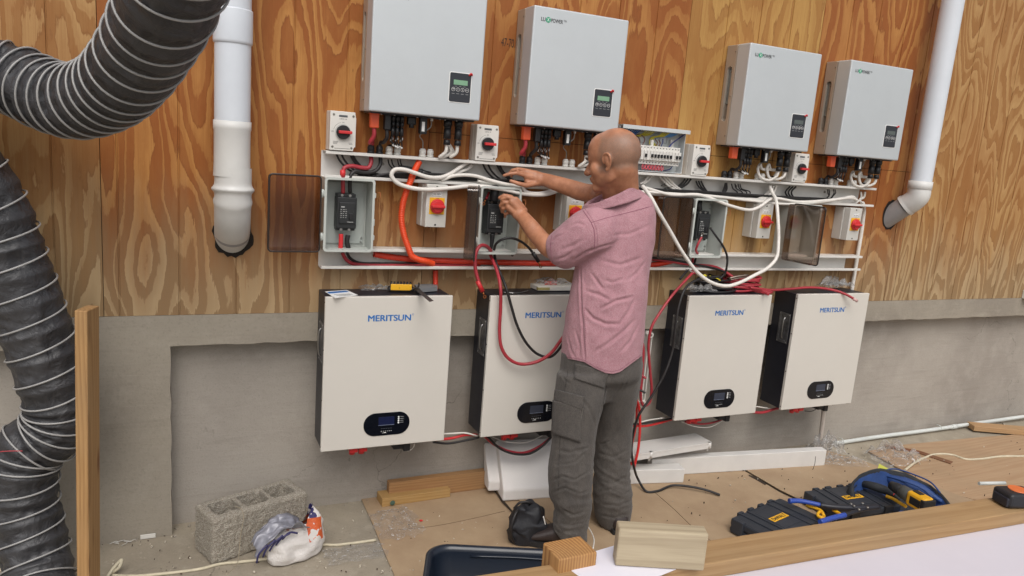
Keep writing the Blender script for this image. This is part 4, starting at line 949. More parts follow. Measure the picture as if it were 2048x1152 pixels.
cable('battery_cable', 'dark red cable along the lower trunking starting under the leftmost enclosure', 'cable',
      [(685, 505, -.05), (690, 516, -.045), (702, 526, -.04), (730, 530, -.03), (800, 531, -.025), (900, 531, -.02), (960, 532, -.02)], .0075, REDC)
cable('battery_cable', 'black cable along the lower trunking starting under the leftmost enclosure', 'cable',
      [(694, 505, -.05), (700, 516, -.04), (716, 525, -.03), (760, 527, -.02), (850, 528, -.018), (960, 530, -.018)], .006, BLKC)
# orange conduit: top piece, arch, long run, drop
def conduit(name, label, pts, r=.0125, m=None, rib=True, n=10):
    path = spline(P3(pts), n); tot = sum((a-c).length for a, c in zip(path, path[1:]))
    fine = []
    step = .0018
    acc = [0]
    for a, c in zip(path, path[1:]): acc.append(acc[-1]+(c-a).length)
    k = 0; s = 0
    while s < tot:
        while acc[k+1] < s: k += 1
        u = (s-acc[k])/(acc[k+1]-acc[k]); fine.append(path[k].lerp(path[k+1], u)); s += step
    fr_ = frames(fine); b = MB(); rows = []; seg = 14
    for i, (p, (t, a, c)) in enumerate(zip(fine, fr_)):
        rr = r*(1+(.09 if (i % 4) in (0, 1) else -.05)) if rib else r
        rows.append([b.bm.verts.new(p+(a*math.cos(2*math.pi*q/seg)+c*math.sin(2*math.pi*q/seg))*rr) for q in range(seg)])
    b._tag([b.bm.faces.new((u[q], u[(q+1) % seg], v[(q+1) % seg], v[q])) for u, v in zip(rows, rows[1:]) for q in range(seg)], True)
    return tag(b.build(name, m or ORG), label, 'conduit')
conduit('corrugated_conduit', 'orange corrugated conduit arching down from the upper trunking beside the rotary isolator',
        [(838, 324, -.052), (829, 342, -.075), (821, 362, -.088), (812, 385, -.088), (805, 412, -.08), (803, 440, -.078), (808, 470, -.082), (817, 496, -.088), (824, 512, -.088), (836, 519, -.085), (852, 523, -.075), (866, 528, -.055)])
conduit('corrugated_conduit', 'long red conduit lying along the lower trunking', [(748, 508, -.03), (775, 513, -.028), (830, 519, -.022), (900, 522, -.02), (1000, 525, -.02), (1120, 527, -.02), (1250, 528, -.02), (1310, 529, -.025), (1345, 522, -.04)], .0125, mat('red_conduit', '#cf3a22', .4, var=.08, vs=20))
conduit('corrugated_conduit', 'short orange conduit dropping from the lower trunking behind the leftmost cabinet', [(871, 541, -.012), (871, 556, -.014), (871, 575, -.016), (872, 592, -.018)], .011, MT['red_conduit'])
# thick white cables in front of the trunking
W = .0088
cable('mains_cable', 'thick white cable looping left in front of the upper trunking', 'cable',
      [(938, 322, -.045), (918, 336, -.055), (900, 348, -.07), (880, 355, -.085), (855, 354, -.1), (830, 346, -.11), (806, 339, -.115), (789, 340, -.115), (783, 350, -.115), (792, 364, -.115), (815, 374, -.115), (850, 379, -.115), (900, 376, -.112), (950, 372, -.11), (1000, 378, -.11), (1050, 388, -.11), (1090, 389, -.108), (1118, 380, -.105), (1135, 371, -.10), (1150, 368, -.09)], W, WHC)
cable('mains_cable', 'second thick white cable arching over the first one towards the raised hand', 'cable',
      [(944, 330, -.03), (935, 338, -.035), (912, 346, -.05), (893, 351, -.06), (884, 360, -.07), (905, 352, -.078), (945, 351, -.082), (985, 362, -.088), (1020, 370, -.09), (1060, 374, -.088), (1110, 373, -.085), (1180, 378, -.08)], .0078, WHC)
cable('mains_cable', 'white cable sagging just below the raised hand', 'cable', [(1043, 371, -.10), (1052, 383, -.108), (1075, 387, -.108), (1105, 381, -.1), (1140, 372, -.09), (1180, 374, -.08)], .0078, WHC)
cable('mains_cable', 'white cable running flat along the lower edge of the upper trunking', 'cable', [(955, 362, -.076), (1020, 370, -.076), (1100, 374, -.078), (1200, 381, -.078), (1290, 384, -.078), (1350, 388, -.08), (1420, 392, -.08), (1500, 401, -.08), (1570, 408, -.08), (1640, 404, -.08), (1700, 396, -.078), (1714, 400, -.06)], .0072, WHC)
cable('mains_cable', 'white cable along the trunking edge, sagging before the big hanging loop', 'cable', [(1288, 375, -.07), (1340, 389, -.085), (1400, 390, -.095), (1430, 400, -.11), (1462, 412, -.125), (1500, 420, -.13), (1520, 413, -.12), (1538, 400, -.10), (1552, 397, -.085), (1600, 404, -.08), (1680, 398, -.078), (1706, 394, -.07), (1712, 402, -.05)], .0082, WHC)
cable('mains_cable', 'big loop of thick white cable hanging right of the man', 'cable',
      [(1539, 372, -.05), (1545, 386, -.08), (1552, 400, -.13), (1556, 440, -.19), (1557, 480, -.22), (1553, 515, -.25), (1535, 536, -.27), (1510, 550, -.28), (1480, 565, -.28), (1455, 572, -.28), (1425, 566, -.28), (1395, 545, -.27), (1365, 505, -.26), (1340, 462, -.25), (1318, 425, -.25), (1300, 392, -.22), (1285, 372, -.16)], W, WHC)
for k in range(3):
    cable('mains_cable', 'white leads fanning down into the trunking under the third inverter', 'cable', [(1541+k*6, 371, -.042), (1536+k*6, 385, -.035), (1522+k*8, 395, -.04), (1510+k*6, 400, -.045)], .006, WHC, 'white leads fanning into the trunking')
cable('mains_cable', 'white leads curving down at the right end of the upper trunking', 'cable', [(1722, 384, -.045), (1722, 396, -.04), (1714, 404, -.04), (1700, 408, -.045), (1660, 408, -.05)], .006, WHC, 'white leads at the trunking end')
cable('mains_cable', 'white leads curving down at the right end of the upper trunking', 'cable', [(1730, 384, -.045), (1728, 394, -.04), (1719, 400, -.04), (1727, 408, -.04), (1729, 418, -.03)], .006, WHC, 'white leads at the trunking end')
for k in range(3):
    cable('mains_cable', 'grey white leads slanting into the trunking under the breaker board', 'cable', [(1318+k*7, 351, -.03), (1328+k*7, 363, -.03), (1340+k*7, 374, -.03), (1352+k*6, 381, -.03)], .0055, WHC, 'slanting leads under the breaker board')
for k in range(2):
    cable('mains_cable', 'grey white leads curving left under the breaker board', 'cable', [(1298+k*7, 349, -.03), (1290+k*6, 362, -.03), (1280+k*6, 368, -.03)], .0055, WHC, 'leads curving left under the breaker board')
b = MB(); b.tube(P3([(1322, 372, -.042), (1331, 366, -.046)]), .0018, 6, 2); b.tube(P3([(1328, 377, -.042), (1346, 373, -.046)]), .0018, 6, 2); tag(b.build('cable_tie', BLK), 'black ties round the leads under the breaker board', 'cable tie')
for (a_, c_) in ((1000, 1),):
    cable('network_cable', 'thin black lead with a clip in the trunking left of the face', 'cable', [(1063, 345, -.03), (1064, 352, -.025), (1064, 356, -.02)], .003, BLKC)
# enclosure 2 : stub, leads with lugs
b = MB(); b.tube(P3([(988, 400, -.075), (989, 385, -.08), (990, 374, -.07)]), .019, 12); tag(b.build('cable_boot', BLK), 'thick black boot above the breaker the man is wiring', 'cable boot')
b = MB(); b.tube(P3([(985, 468, -.07), (984, 482, -.07), (982, 498, -.07)]), .010, 12, rf=lambda s: .012-.005*s); tag(b.build('cable_boot', BLK), 'tapered black boot below the breaker the man is wiring', 'cable boot')
def lug(p, d, m=COPPER, L_=.024, parent=None, nrm=None):
    b = MB(); p = Vector(p); d = Vector(d).normalized(); nrm = Vector(nrm or (0, -1, 0)); s_ = d.cross(nrm).normalized(); nrm = s_.cross(d)
    b.cyl(p, p+d*L_*.5, .0048, .0042, seg=10)
    M = Matrix(((d.x, s_.x, nrm.x, p.x), (d.y, s_.y, nrm.y, p.y), (d.z, s_.z, nrm.z, p.z), (0, 0, 0, 1)))
    n = 16; A = [(L_*.85+.0075*math.cos(2*math.pi*i/n), .0075*math.sin(2*math.pi*i/n)) for i in range(n)]; B = [(L_*.85+.004*math.cos(2*math.pi*i/n), .004*math.sin(2*math.pi*i/n)) for i in range(n)]
    for h0, h1 in ((-.0008, .0008),):
        a0 = [b.bm.verts.new(M @ Vector((u, v, h0))) for u, v in A]; a1 = [b.bm.verts.new(M @ Vector((u, v, h1))) for u, v in A]
        b0 = [b.bm.verts.new(M @ Vector((u, v, h0))) for u, v in B]; b1 = [b.bm.verts.new(M @ Vector((u, v, h1))) for u, v in B]
        for i in range(n):
            j = (i+1) % n
            for q in ((a0[i], a0[j], b0[j], b0[i]), (a1[i], b1[i], b1[j], a1[j]), (a0[i], a1[i], a1[j], a0[j]), (b0[i], b0[j], b1[j], b1[i])): b.bm.faces.new(q)
    return b.build('cable_lug', m, parent)
c = cable('battery_cable', 'red cable bent over the enclosure edge with a bare copper lug hanging at its end', 'cable', [(982, 502, -.09), (972, 492, -.125), (960, 492, -.15), (952, 505, -.16), (950, 530, -.165), (953, 548, -.17), (957, 562, -.175), (960, 570, -.177)], .0078, REDC)
b = MB(); b.cyl(at(955, 562, -.174), at(965, 583, -.178), .0102, seg=14); b.build('sleeve', REDP, c); lug(at(966, 585, -.178), at(972, 600, -.18)-at(966, 585, -.178), parent=c)
c = cable('battery_cable', 'black cable arching out of the wired enclosure with a bare lug at its end', 'cable', [(988, 500, -.10), (992, 488, -.12), (1004, 479, -.14), (1022, 476, -.15), (1042, 483, -.155), (1058, 496, -.16), (1067, 508, -.16)], .0058, BLKC)
b = MB(); b.cyl(at(1066, 506, -.16), at(1077, 523, -.16), .0088, seg=14); b.build('sleeve', BLK, c); lug(at(1078, 525, -.16), at(1084, 540, -.16)-at(1078, 525, -.16), parent=c)
cable('battery_cable', 'dark red cable hanging in a wide loop over the second cabinet towards the man', 'cable', [(981, 510, -.07), (986, 522, -.10), (995, 545, -.15), (1001, 575, -.20), (1001, 620, -.20), (999, 660, -.20), (1003, 695, -.205), (1017, 717, -.21), (1040, 728, -.215), (1072, 724, -.23), (1100, 708, -.25), (1122, 680, -.27), (1150, 640, -.28)], .0075, REDC)
cable('battery_cable', 'black cable hanging in a wide loop over the second cabinet towards the man', 'cable', [(989, 510, -.07), (992, 525, -.09), (1002, 550, -.14), (1012, 575, -.19), (1022, 610, -.20), (1034, 650, -.205), (1052, 685, -.21), (1075, 708, -.215), (1100, 714, -.235), (1120, 696, -.26), (1138, 660, -.28)], .0062, BLKC)
c = cable('battery_cable', 'short red lead with copper lug dangling inside the enclosure being wired', 'cable', [(978, 385, -.05), (975, 392, -.06), (972, 398, -.07)], .0052, REDC); lug(at(971, 399, -.07), at(966, 410, -.075)-at(971, 399, -.07), parent=c)
# enclosure 3 wiring
b = MB(); b.tube(P3([(1398, 420, -.06), (1397, 410, -.06), (1398, 401, -.05)]), .017, 12); tag(b.build('cable_boot', BLK), 'black boot above the breaker in the enclosure right of the man', 'cable boot')
c = cable('battery_cable', 'dark red cable rising to the breaker in the enclosure right of the man', 'cable', [(1395, 507, -.07), (1392, 500, -.09), (1395, 490, -.10), (1400, 480, -.10), (1403, 474, -.098)], .006, REDC); lug(at(1402, 474, -.098), Vector((.1, -.1, .5)), CHROME, .02, c)
cable('battery_cable', 'black cable curving from the enclosure right of the man down to the black coil', 'cable', [(1420, 455, -.10), (1432, 472, -.12), (1446, 492, -.13), (1454, 512, -.13), (1454, 530, -.13), (1449, 548, -.12), (1436, 560, -.11)], .0055, BLKC)
cable('battery_cable', 'dark red cable leaving the bottom of the enclosure right of the man', 'cable', [(1386, 512, -.06), (1385, 525, -.05), (1384, 535, -.06), (1390, 548, -.09)], .0065, REDC)
cable('battery_cable', 'black cable leaving the bottom of the enclosure right of the man', 'cable', [(1392, 514, -.06), (1388, 528, -.05), (1376, 540, -.07), (1360, 558, -.1)], .006, BLKC)
cable('battery_cable', 'dark red cable crossing the lower trunking right of the man to the red coil', 'cable', [(1300, 518, -.03), (1330, 521, -.045), (1380, 529, -.06), (1430, 534, -.07), (1452, 545, -.08), (1470, 557, -.1)], .0075, REDC)
cable('battery_cable', 'black cable crossing the lower trunking right of the man to the red coil', 'cable', [(1298, 515, -.04), (1340, 519, -.055), (1390, 529, -.065), (1440, 540, -.08), (1490, 565, -.08), (1530, 583, -.08)], .006, BLKC)
cable('battery_cable', 'red cable sagging from the lower trunking past the left side of the third cabinet', 'cable', [(1386, 545, -.10), (1370, 562, -.14), (1345, 590, -.17), (1320, 625, -.19), (1303, 655, -.2), (1297, 690, -.2), (1300, 740, -.2), (1303, 785, -.2), (1298, 806, -.2), (1288, 812, -.2), (1282, 800, -.2), (1285, 740, -.19), (1286, 690, -.18), (1278, 670, -.17)], .0068, REDC)
cable('battery_cable', 'black cable falling past the third cabinet and curling out on the cardboard', 'cable', [(1440, 553, -.13), (1400, 558, -.16), (1372, 575, -.19), (1358, 610, -.21), (1350, 660, -.22), (1345, 700, -.22), (1330, 745, -.23), (1305, 790, -.23), (1278, 830, -.23), (1266, 870, -.22), (1263, 900, -.22), (1267, 930, -.22), ('f', 1278, 962, .05), ('f', 1293, 983, .02), ('f', 1315, 982, .02), ('f', 1345, 971, .03), ('f', 1385, 974, .035), ('f', 1415, 981, .03), ('f', 1440, 990, .022)], .0062, BLKC)
cable('battery_cable', 'bright red cable hanging right of the trousers down to the floor', 'cable', [(1270, 790, -.14), (1278, 815, -.15), (1280, 850, -.16), (1276, 900, -.17), (1268, 935, -.17)], .0065, mat('bright_red_cable', '#cf2b2b', .4, var=.08))
cable('battery_cable', 'second bright red cable hanging right of the trousers, slightly behind the other', 'cable', [(1262, 770, -.13), (1272, 800, -.13), (1272, 850, -.13), (1264, 890, -.13), (1262, 930, -.14)], .0055, MT['bright_red_cable'])
cable('battery_cable', 'stub of red cable poking out behind the hip of the man', 'cable', [(1270, 740, -.2), (1280, 748, -.22), (1292, 757, -.24)], .006, REDC)
cable('battery_cable', 'stub of black cable poking out behind the thigh of the man', 'cable', [(1268, 773, -.2), (1278, 779, -.22), (1291, 786, -.24)], .0055, BLKC)
# jumpers between cabinets near their bottoms
def jump(label, y, pts, r, m, name='battery_cable'): cable(name, label, 'cable', [(a, c, y) for a, c in pts], r, m)
jump('white wire jumping from the leftmost cabinet to the second', -.09, [(880, 868), (905, 867), (930, 866), (955, 872)], .004, WHC, 'network_cable')
jump('red cable jumping from the leftmost cabinet to the second', -.08, [(870, 880), (905, 876), (930, 870), (955, 870)], .0065, REDP)
jump('black cable jumping from the leftmost cabinet to the second', -.09, [(866, 884), (895, 887), (925, 882), (958, 875)], .0055, BLKC)
jump('red cable sagging below the second cabinet', -.10, [(968, 872), (990, 890), (1020, 903), (1050, 905), (1080, 892), (1105, 872)], .0062, REDC)
jump('black cable sagging below the second cabinet', -.12, [(972, 870), (1000, 897), (1030, 908), (1060, 907), (1085, 892), (1108, 868)], .0055, BLKC)
jump('thin white wire sagging below the second cabinet', -.09, [(985, 874), (1010, 883), (1050, 885), (1075, 876), (1090, 868)], .0022, WHC, 'network_cable')
jump('white wire entering the third cabinet from the left', -.06, [(1262, 852), (1290, 842), (1320, 837), (1345, 835)], .0035, WHC, 'network_cable')
jump('red cable entering the third cabinet from the left', -.07, [(1258, 851), (1290, 852), (1318, 846), (1345, 838)], .0065, MT['bright_red_cable'])
jump('black cable entering the third cabinet from the left', -.08, [(1255, 848), (1285, 847), (1315, 842), (1345, 837)], .0055, BLKC)
jump('thin white wire sagging below the third cabinet', -.09, [(1362, 843), (1390, 853), (1420, 854), (1445, 842)], .0022, WHC, 'network_cable')
jump('red cable under the third cabinet', -.08, [(1370, 843), (1400, 848), (1430, 844), (1450, 836)], .005, REDC)
jump('red cable jumping from the third cabinet to the fourth', -.08, [(1500, 824), (1525, 825), (1550, 818), (1575, 812)], .0075, REDC)
jump('white wire jumping from the third cabinet to the fourth', -.06, [(1505, 812), (1525, 815), (1548, 818)], .0035, WHC, 'network_cable')
jump('thin black wire under the fourth cabinet', -.09, [(1610, 822), (1625, 822), (1640, 812)], .0022, BLKC, 'network_cable')
# conduits on the wall
cable('wall_conduit', 'vertical white plastic conduit right of the rightmost grey isolator', 'conduit', [(1725, 405, -.03), (1728, 418, -.022), (1726, 440, -.02), (1722, 470, -.02), (1712, 530, -.02), (1702, 590, -.02)], .0105, WHC)
cable('wall_conduit', 'short white conduit dropping from the rightmost cabinet to the floor', 'conduit', [(1648, 812, -.03), (1646, 835, -.03), (1641, 875, -.02), (1637, 905, -.01)], .013, mat('dusty_pvc', '#c3b9b0', .5, var=.08))
t = thing('floor_conduit', 'pale conduit clipped along the foot of the wall at the right', 'conduit', tuple(at(1668, 888, .02)))
b = MB(); b.tube(P3([(1668, 887, .02), (1760, 873, .02), (1860, 860, .02), (1935, 849, .02), (2048, 833, .02), (2200, 812, .02)]), .0125, 14, 4); b.build('pipe', mat('pale_pvc', '#c9ccc8', .45, var=.08), t)
for (px, py) in ((1685, 884), (1880, 857)):
    p = at(px, py, .02); b = MB(); b.tube([p+Vector((-.002, .0, -.012)), p+Vector((0, -.014, 0)), p+Vector((0, 0, .016)), p+Vector((0, .03, .016))], .003, 6, 5); b.build('clip', MT['pale_pvc'], t)
b = MB(); p, q = at(1903, 854, .02), at(1913, 852.5, .02); b.cyl(p, q, .0155, seg=20); b.build('coupling', MT['pale_pvc'], t)
# ladder-like plastic bracket behind the hip
p0, p1 = at(1290, 667, 0), at(1276, 802, 0)
t = thing('plastic_rail', 'white slotted plastic rail fixed upright behind the hip of the man', 'rail', tuple(p1))
b = MB(); b.box(p1.x-.001, p1.x+.004, -.03, .045, p1.z, p0.z, .001); b.box(p1.x+.018, p1.x+.023, -.03, .045, p1.z, p0.z, .001); b.box(p1.x+.009, p1.x+.012, -.02, .04, p1.z, p0.z); b.build('strip', WH, t)
for z in (p0.z, p1.z):
    b = MB(); b.cyl((p1.x+.011, -.034, z), (p1.x+.011, .03, z), .0145, seg=18); b.build('end_cap', WH, t)
    b = MB(); b.cyl((p1.x+.011, -.036, z), (p1.x+.011, -.033, z), .005, seg=12); b.build('screw', SCR, t)
# small thing: speaker bracket edge top right
b = MB(); p = at(2044, 588, 0); b.box(p.x, p.x+.4, -.05, .0, p.z-.03, p.z+.03, .004); tag(b.build('cable_cover', WH), 'edge of a white cover on the wall at the right margin', 'cover')
# handwritten note
text('47-70 7/8', .10, at(1002, 92, -.001), mat('pencil', '#2c1c12', .7), ply, 'pencil_note', 0, .035)
# ================================================================ ON THE FLOOR AND THE CABINETS
CARD = mat('cardboard', '#a38c70', .8, var=.07, vs=5, bump=.25, bs=90, c2='#927a60')
PLYF = timber('floor_plywood', '#ab9073', '#977659', 0, 5, 4, con=.5)
FILM = clear('clear_film', '#fbfbfb', .35, .22, streaks=.4, film=True)
def sheetmesh(name, poly, z, m, thick=.004, amp=.0, parent=None):
    b = MB(); b.prism([(p[0], p[1]) for p in poly], z, z+thick, 'z'); return b.build(name, m, parent)
F2 = lambda *q: [fl(*p)[:2] for p in q]
def card(label, q, z, mm=CARD): o = sheetmesh('cardboard_sheet', F2(*q), z, mm); tag(o, label, 'cardboard', 'flattened cardboard on the floor'); return o
card('flattened cardboard sheet at the left, its torn edge beside the cement bag', [(722, 1000), (745, 1050), (765, 1100), (788, 1152), (840, 1290), (1350, 1260), (1085, 1036), (980, 970)], .004)
card('flattened cardboard sheet under the feet of the man', [(980, 968), (1085, 1036), (1350, 1260), (1900, 1150), (1560, 990), (1485, 944), (1440, 915), (1200, 950)], .009)
card('flattened cardboard sheet under the tool cases', [(1488, 944), (1560, 986), (1900, 1150), (2150, 1080), (1900, 990), (1720, 925), (1650, 905)], .0135)
creases = MB()
for q in (((1310, 985), (1350, 1020), (1390, 1058), (1428, 1086)), ((795, 1060), (870, 1052), (950, 1036), (1010, 1022))):
    creases.tube([fl(*p, .0138 if q[0][0] > 1200 else .0085) for p in q], .0012, 5, 4)
tag(creases.build('crease_lines', mat('card_dark', '#6c563f', .8)), 'creases in the brown cardboard', 'crease', kind='stuff')
b = MB(); gap = [fl(*p, .0142) for p in ((1497, 949), (1515, 956), (1533, 968), (1530, 970), (1513, 960), (1498, 952))]; 
b.prism([(p.x, p.y) for p in gap], .0141, .0150, 'z'); gap = [fl(*p, .0096) for p in ((985, 978), (1008, 1003), (1032, 1032), (1027, 1030), (1003, 1005))]; b.prism([(p.x, p.y) for p in gap], .0136, .0142, 'z')
tag(b.build('torn_gap', mat('card_gap', '#33261b', .9)), 'dark torn gaps between the cardboard sheets', 'gap', kind='stuff')
# thin plywood offcuts on the right
o = sheetmesh('plywood_floor_sheet', F2((1735, 905), (1800, 893), (1950, 878), (2300, 850), (2600, 950), (2100, 1040), (1880, 985)), .004, PLYF, .006); tag(o, 'dusty plywood sheet lying on the floor at the right behind the tool bag', 'plywood')
o = sheetmesh('plywood_offcut', F2((1767, 893), (1773, 899), (1838, 911), (1900, 932), (1905, 928), (1838, 906)), .012, timber('dark_strip', '#7b4f35', '#5a3724', 0, 2, 20), .004); tag(o, 'thin dark plywood offcut beside the white extension lead', 'offcut')
t = MB(); p0, p1 = fl(1935, 850, .03), fl(2100, 864, .03); d = (p1-p0); L_ = d.length+.6; t.box(0, L_, -.045, .045, 0, .035, .002)
o = t.build('floor_plank', timber('plank', '#b3906a', '#8b6a46', 0, 3, 18)); o.location = (0, 0, 0); M = Matrix.Translation((p0.x, p0.y-.02, .012)) @ Matrix.Rotation(math.atan2(d.y, d.x), 4, 'Z'); o.data.transform(Matrix.Translation((L_/2, 0, 0))); o.matrix_world = M; tag(o, 'short plank lying against the wall at the far right', 'plank')
# debris
b = MB()
for i in range(150):
    px, py = rng.uniform(1250, 2048), rng.uniform(880, 1060); p = fl(px, py, .018)
    if p.y > 0 or p.x > 6.3: continue
    w = rng.uniform(.003, .010); M = Matrix.Translation(p) @ Euler((rng.random()*3, rng.random()*3, rng.random()*3)).to_matrix().to_4x4(); b.mi = rng.choice((0, 0, 1)); b.cbox((0, 0, 0), (w, w*.6, w*.3), 0, M)
for i in range(160):
    px, py = rng.uniform(200, 1000), rng.uniform(1010, 1150); p = fl(px, py, .006)
    if p.y > 0.02: continue
    w = rng.uniform(.003, .010); M = Matrix.Translation(p) @ Euler((rng.random()*3, rng.random()*3, rng.random()*3)).to_matrix().to_4x4(); b.mi = rng.choice((0, 1, 1)); b.cbox((0, 0, 0), (w, w*.6, w*.3), 0, M)
tag(b.build('floor_debris', [mat('chip_dark', '#4a3a2c', .8), mat('chip_pale', '#c9bfae', .8)]), 'wood chips and crumbs scattered over the floor', 'debris', kind='stuff')
b = MB()
for k in range(14):
    p = fl(rng.uniform(222, 262), rng.uniform(1078, 1092), .004); a = rng.random()*6; b.tube([p, p+Vector((math.cos(a)*.02, math.sin(a)*.012, .008)), p+Vector((math.cos(a+.8)*.035, math.sin(a+.8)*.02, .002))], .0012, 4, 4)
tag(b.build('plastic_shavings', WH), 'white plastic shavings at the foot of the concrete column', 'shavings', kind='stuff')
b = MB(); p = fl(296, 1078, 0); b.cbox((p.x, p.y, .012), (.055, .004, .018), .001, None); tag(b.build('paper_scrap', WH), 'small white plastic scrap leaning at the foot of the concrete column', 'scrap')
# hollow concrete block
CB = newmat('block_concrete'); _t = CB[1]
_g = noi(_t, None, 55, 5, .7); _w = _t.nodes.new('ShaderNodeTexVoronoi'); _w.inputs['Scale'].default_value = 70
_h = mathn(_t, 'ADD', mathn(_t, 'MULTIPLY', _w.outputs['Distance'], 1.0), _g)
_c = mixc(_t, sstep(_t, _h, .75, 1.15), lin('#d2cbbe'), lin('#968d81')); _c = mixc(_t, mathn(_t, 'MULTIPLY', noi(_t, None, 6, 4), .5), _c, lin('#8d8371'))
_t.links.new(_c, CB[2].inputs['Base Color']); CB[2].inputs['Roughness'].default_value = .95; bump(_t, CB[2], mathn(_t, 'MULTIPLY', _h, -1), .9, .006)
bl, bw_, bh_ = .40, .165, .19
b = MB(); b.box(0, bl, 0, bw_, 0, bh_, .012, 2); o = b.build('concrete_block', CB[0]); 
o.location = (0, 0, 0)
base = o.data; base.transform(Matrix.Translation((bl/2, bw_/2, 0)))
cut = MB()
for k in range(3): cut.box(.034+k*.116, .034+k*.116+.100, .032, bw_-.032, -.02, bh_+.02, .016, 2)
co = cut.build('cutter', []); 
def f(o):
    m = o.modifiers.new('b', 'BOOLEAN'); m.operation = 'DIFFERENCE'; m.object = co; m.solver = 'EXACT'
    m = o.modifiers.new('r', 'REMESH'); m.mode = 'VOXEL'; m.voxel_size = .0036
modified(o, f); bpy.data.objects.remove(co)
nv_ = len(o.data.vertices); co_ = np.empty(nv_*3); no_ = np.empty(nv_*3); o.data.vertices.foreach_get('co', co_); o.data.vertices.foreach_get('normal', no_); co_ = co_.reshape(-1, 3); no_ = no_.reshape(-1, 3)
dn_ = np.array([noise.noise(Vector(c)*110)*.0026+noise.noise(Vector(c)*60)*.0028+noise.noise(Vector(c)*9)*.003 for c in co_]); o.data.vertices.foreach_set('co', (co_+no_*dn_[:, None]).ravel()); o.data.update()
for pl_ in o.data.polygons: pl_.use_smooth = True
if not o.data.materials: o.data.materials.append(CB[0])
o.location = (.128, -.285, 0); o.rotation_euler = (0, 0, R_(21)); tag(o, 'rough hollow concrete block with three cavities standing by the wall', 'concrete block')
# cement bag: crumpled standing pouch with a torn flap
BAG = newmat('bag_plastic'); _t = BAG[1]
tcg = _t.nodes.new('ShaderNodeTexCoord').outputs['Object']; spx = _t.nodes.new('ShaderNodeSeparateXYZ'); _t.links.new(tcg, spx.inputs[0])
def mask(x0, x1, z0, z1, thr, sc, seed):
    a = mathn(_t, 'MULTIPLY', mathn(_t, 'GREATER_THAN', spx.outputs[0], x0), mathn(_t, 'LESS_THAN', spx.outputs[0], x1))
    a = mathn(_t, 'MULTIPLY', a, mathn(_t, 'MULTIPLY', mathn(_t, 'GREATER_THAN', spx.outputs[2], z0), mathn(_t, 'LESS_THAN', spx.outputs[2], z1)))
    return mathn(_t, 'MULTIPLY', a, mathn(_t, 'GREATER_THAN', noi(_t, mapped(_t, (1, 1, 1), (seed, 0, 0), src=tcg), sc, 2), thr))
_c = mixc(_t, mask(.035, .095, .07, .155, .44, 26, 1), lin('#cfcac6'), lin('#c85a2c')); _c = mixc(_t, mask(.045, .10, .155, .23, .47, 30, 5), _c, lin('#2f2b5c'))
_c = mixc(_t, mask(-.09, .02, .128, .145, .5, 60, 9), _c, lin('#9c6d62')); _t.links.new(_c, BAG[2].inputs['Base Color']); BAG[2].inputs['Roughness'].default_value = .38
bump(_t, BAG[2], noi(_t, None, 18, 4, .6, 1.2), .4, .01)
c0 = fl(590, 1112, 0)
t = thing('cement_bag', 'crumpled white plastic bag with orange and purple print in front of the concrete block', 'bag', (c0.x, c0.y, 0), local=True, rot=(0, 0, R_(18)))
b = MB()
def bagf(u, v):
    th = 2*math.pi*v; z = u
    x = math.copysign(abs(math.cos(th))**.7, math.cos(th))*.115; y = math.copysign(abs(math.sin(th))**.8, math.sin(th))*.062
    top_ = .135+.065*sm((math.cos(th)-.35)/.5)
    w = [(0, .72), (.06, .96), (.25, 1.03), (.6, 1.0), (.85, .86), (1, .62)]
    for (a, ra_), (c_, rb_) in zip(w, w[1:]):
        if a <= u <= c_: k = ra_+(rb_-ra_)*(u-a)/(c_-a)
    zz = top_*u; p = Vector((x*k, y*k*(1-.55*u*u), zz))
    nn = Vector((noise.noise(Vector((x*22, y*22, zz*20))), noise.noise(Vector((x*22+7, y*22, zz*20))), noise.noise(Vector((x*18, y*18+9, zz*16)))))
    r2_ = abs(noise.noise(Vector((x*50, y*40, zz*45))))
    q = p+nn*.012*min(1, u*6+.1); q.z = max(q.z, .001); q.x *= (1-.05*r2_); return q
def sm(v): v = min(max(v, 0), 1); return v*v*(3-2*v)
b.grid(bagf, 40, 90, closed=True); b.build('bag_body', BAG[0], t)
FOIL = mat('bag_lining', '#8f8f99', .3, .1, var=.2, vs=25, bump=.4, bs=40)
b = MB()
def flap(u, v):
    x = .03-.20*u; y = -.02+.05*(v-.5)*2*(1-.3*u)+.02*u; z = .135+.055*math.sin(u*2.3)-.085*u*u+.018*math.cos(v*5+u*3)
    return Vector((x, y, z))+Vector((noise.noise(Vector((x*30, v*5, 1))), noise.noise(Vector((x*30, v*5, 5))), noise.noise(Vector((x*24, v*6, 9)))))*.014
b.grid(flap, 40, 20); fo = b.build('torn_flap', FOIL, t); modified(fo, lambda o: setattr(o.modifiers.new('s', 'SOLIDIFY'), 'thickness', .0006))
b = MB()
for k in range(5): b.tube([(-.02-.03*k, -.055, .13+.012*math.sin(k)), (-.05-.03*k, -.05, .14-.012*k), (-.075-.025*k, -.04, .115-.016*k)], .004, 5, 4)
b.build('flap_print', mat('bag_navy', '#35325f', .45, var=.1), t)
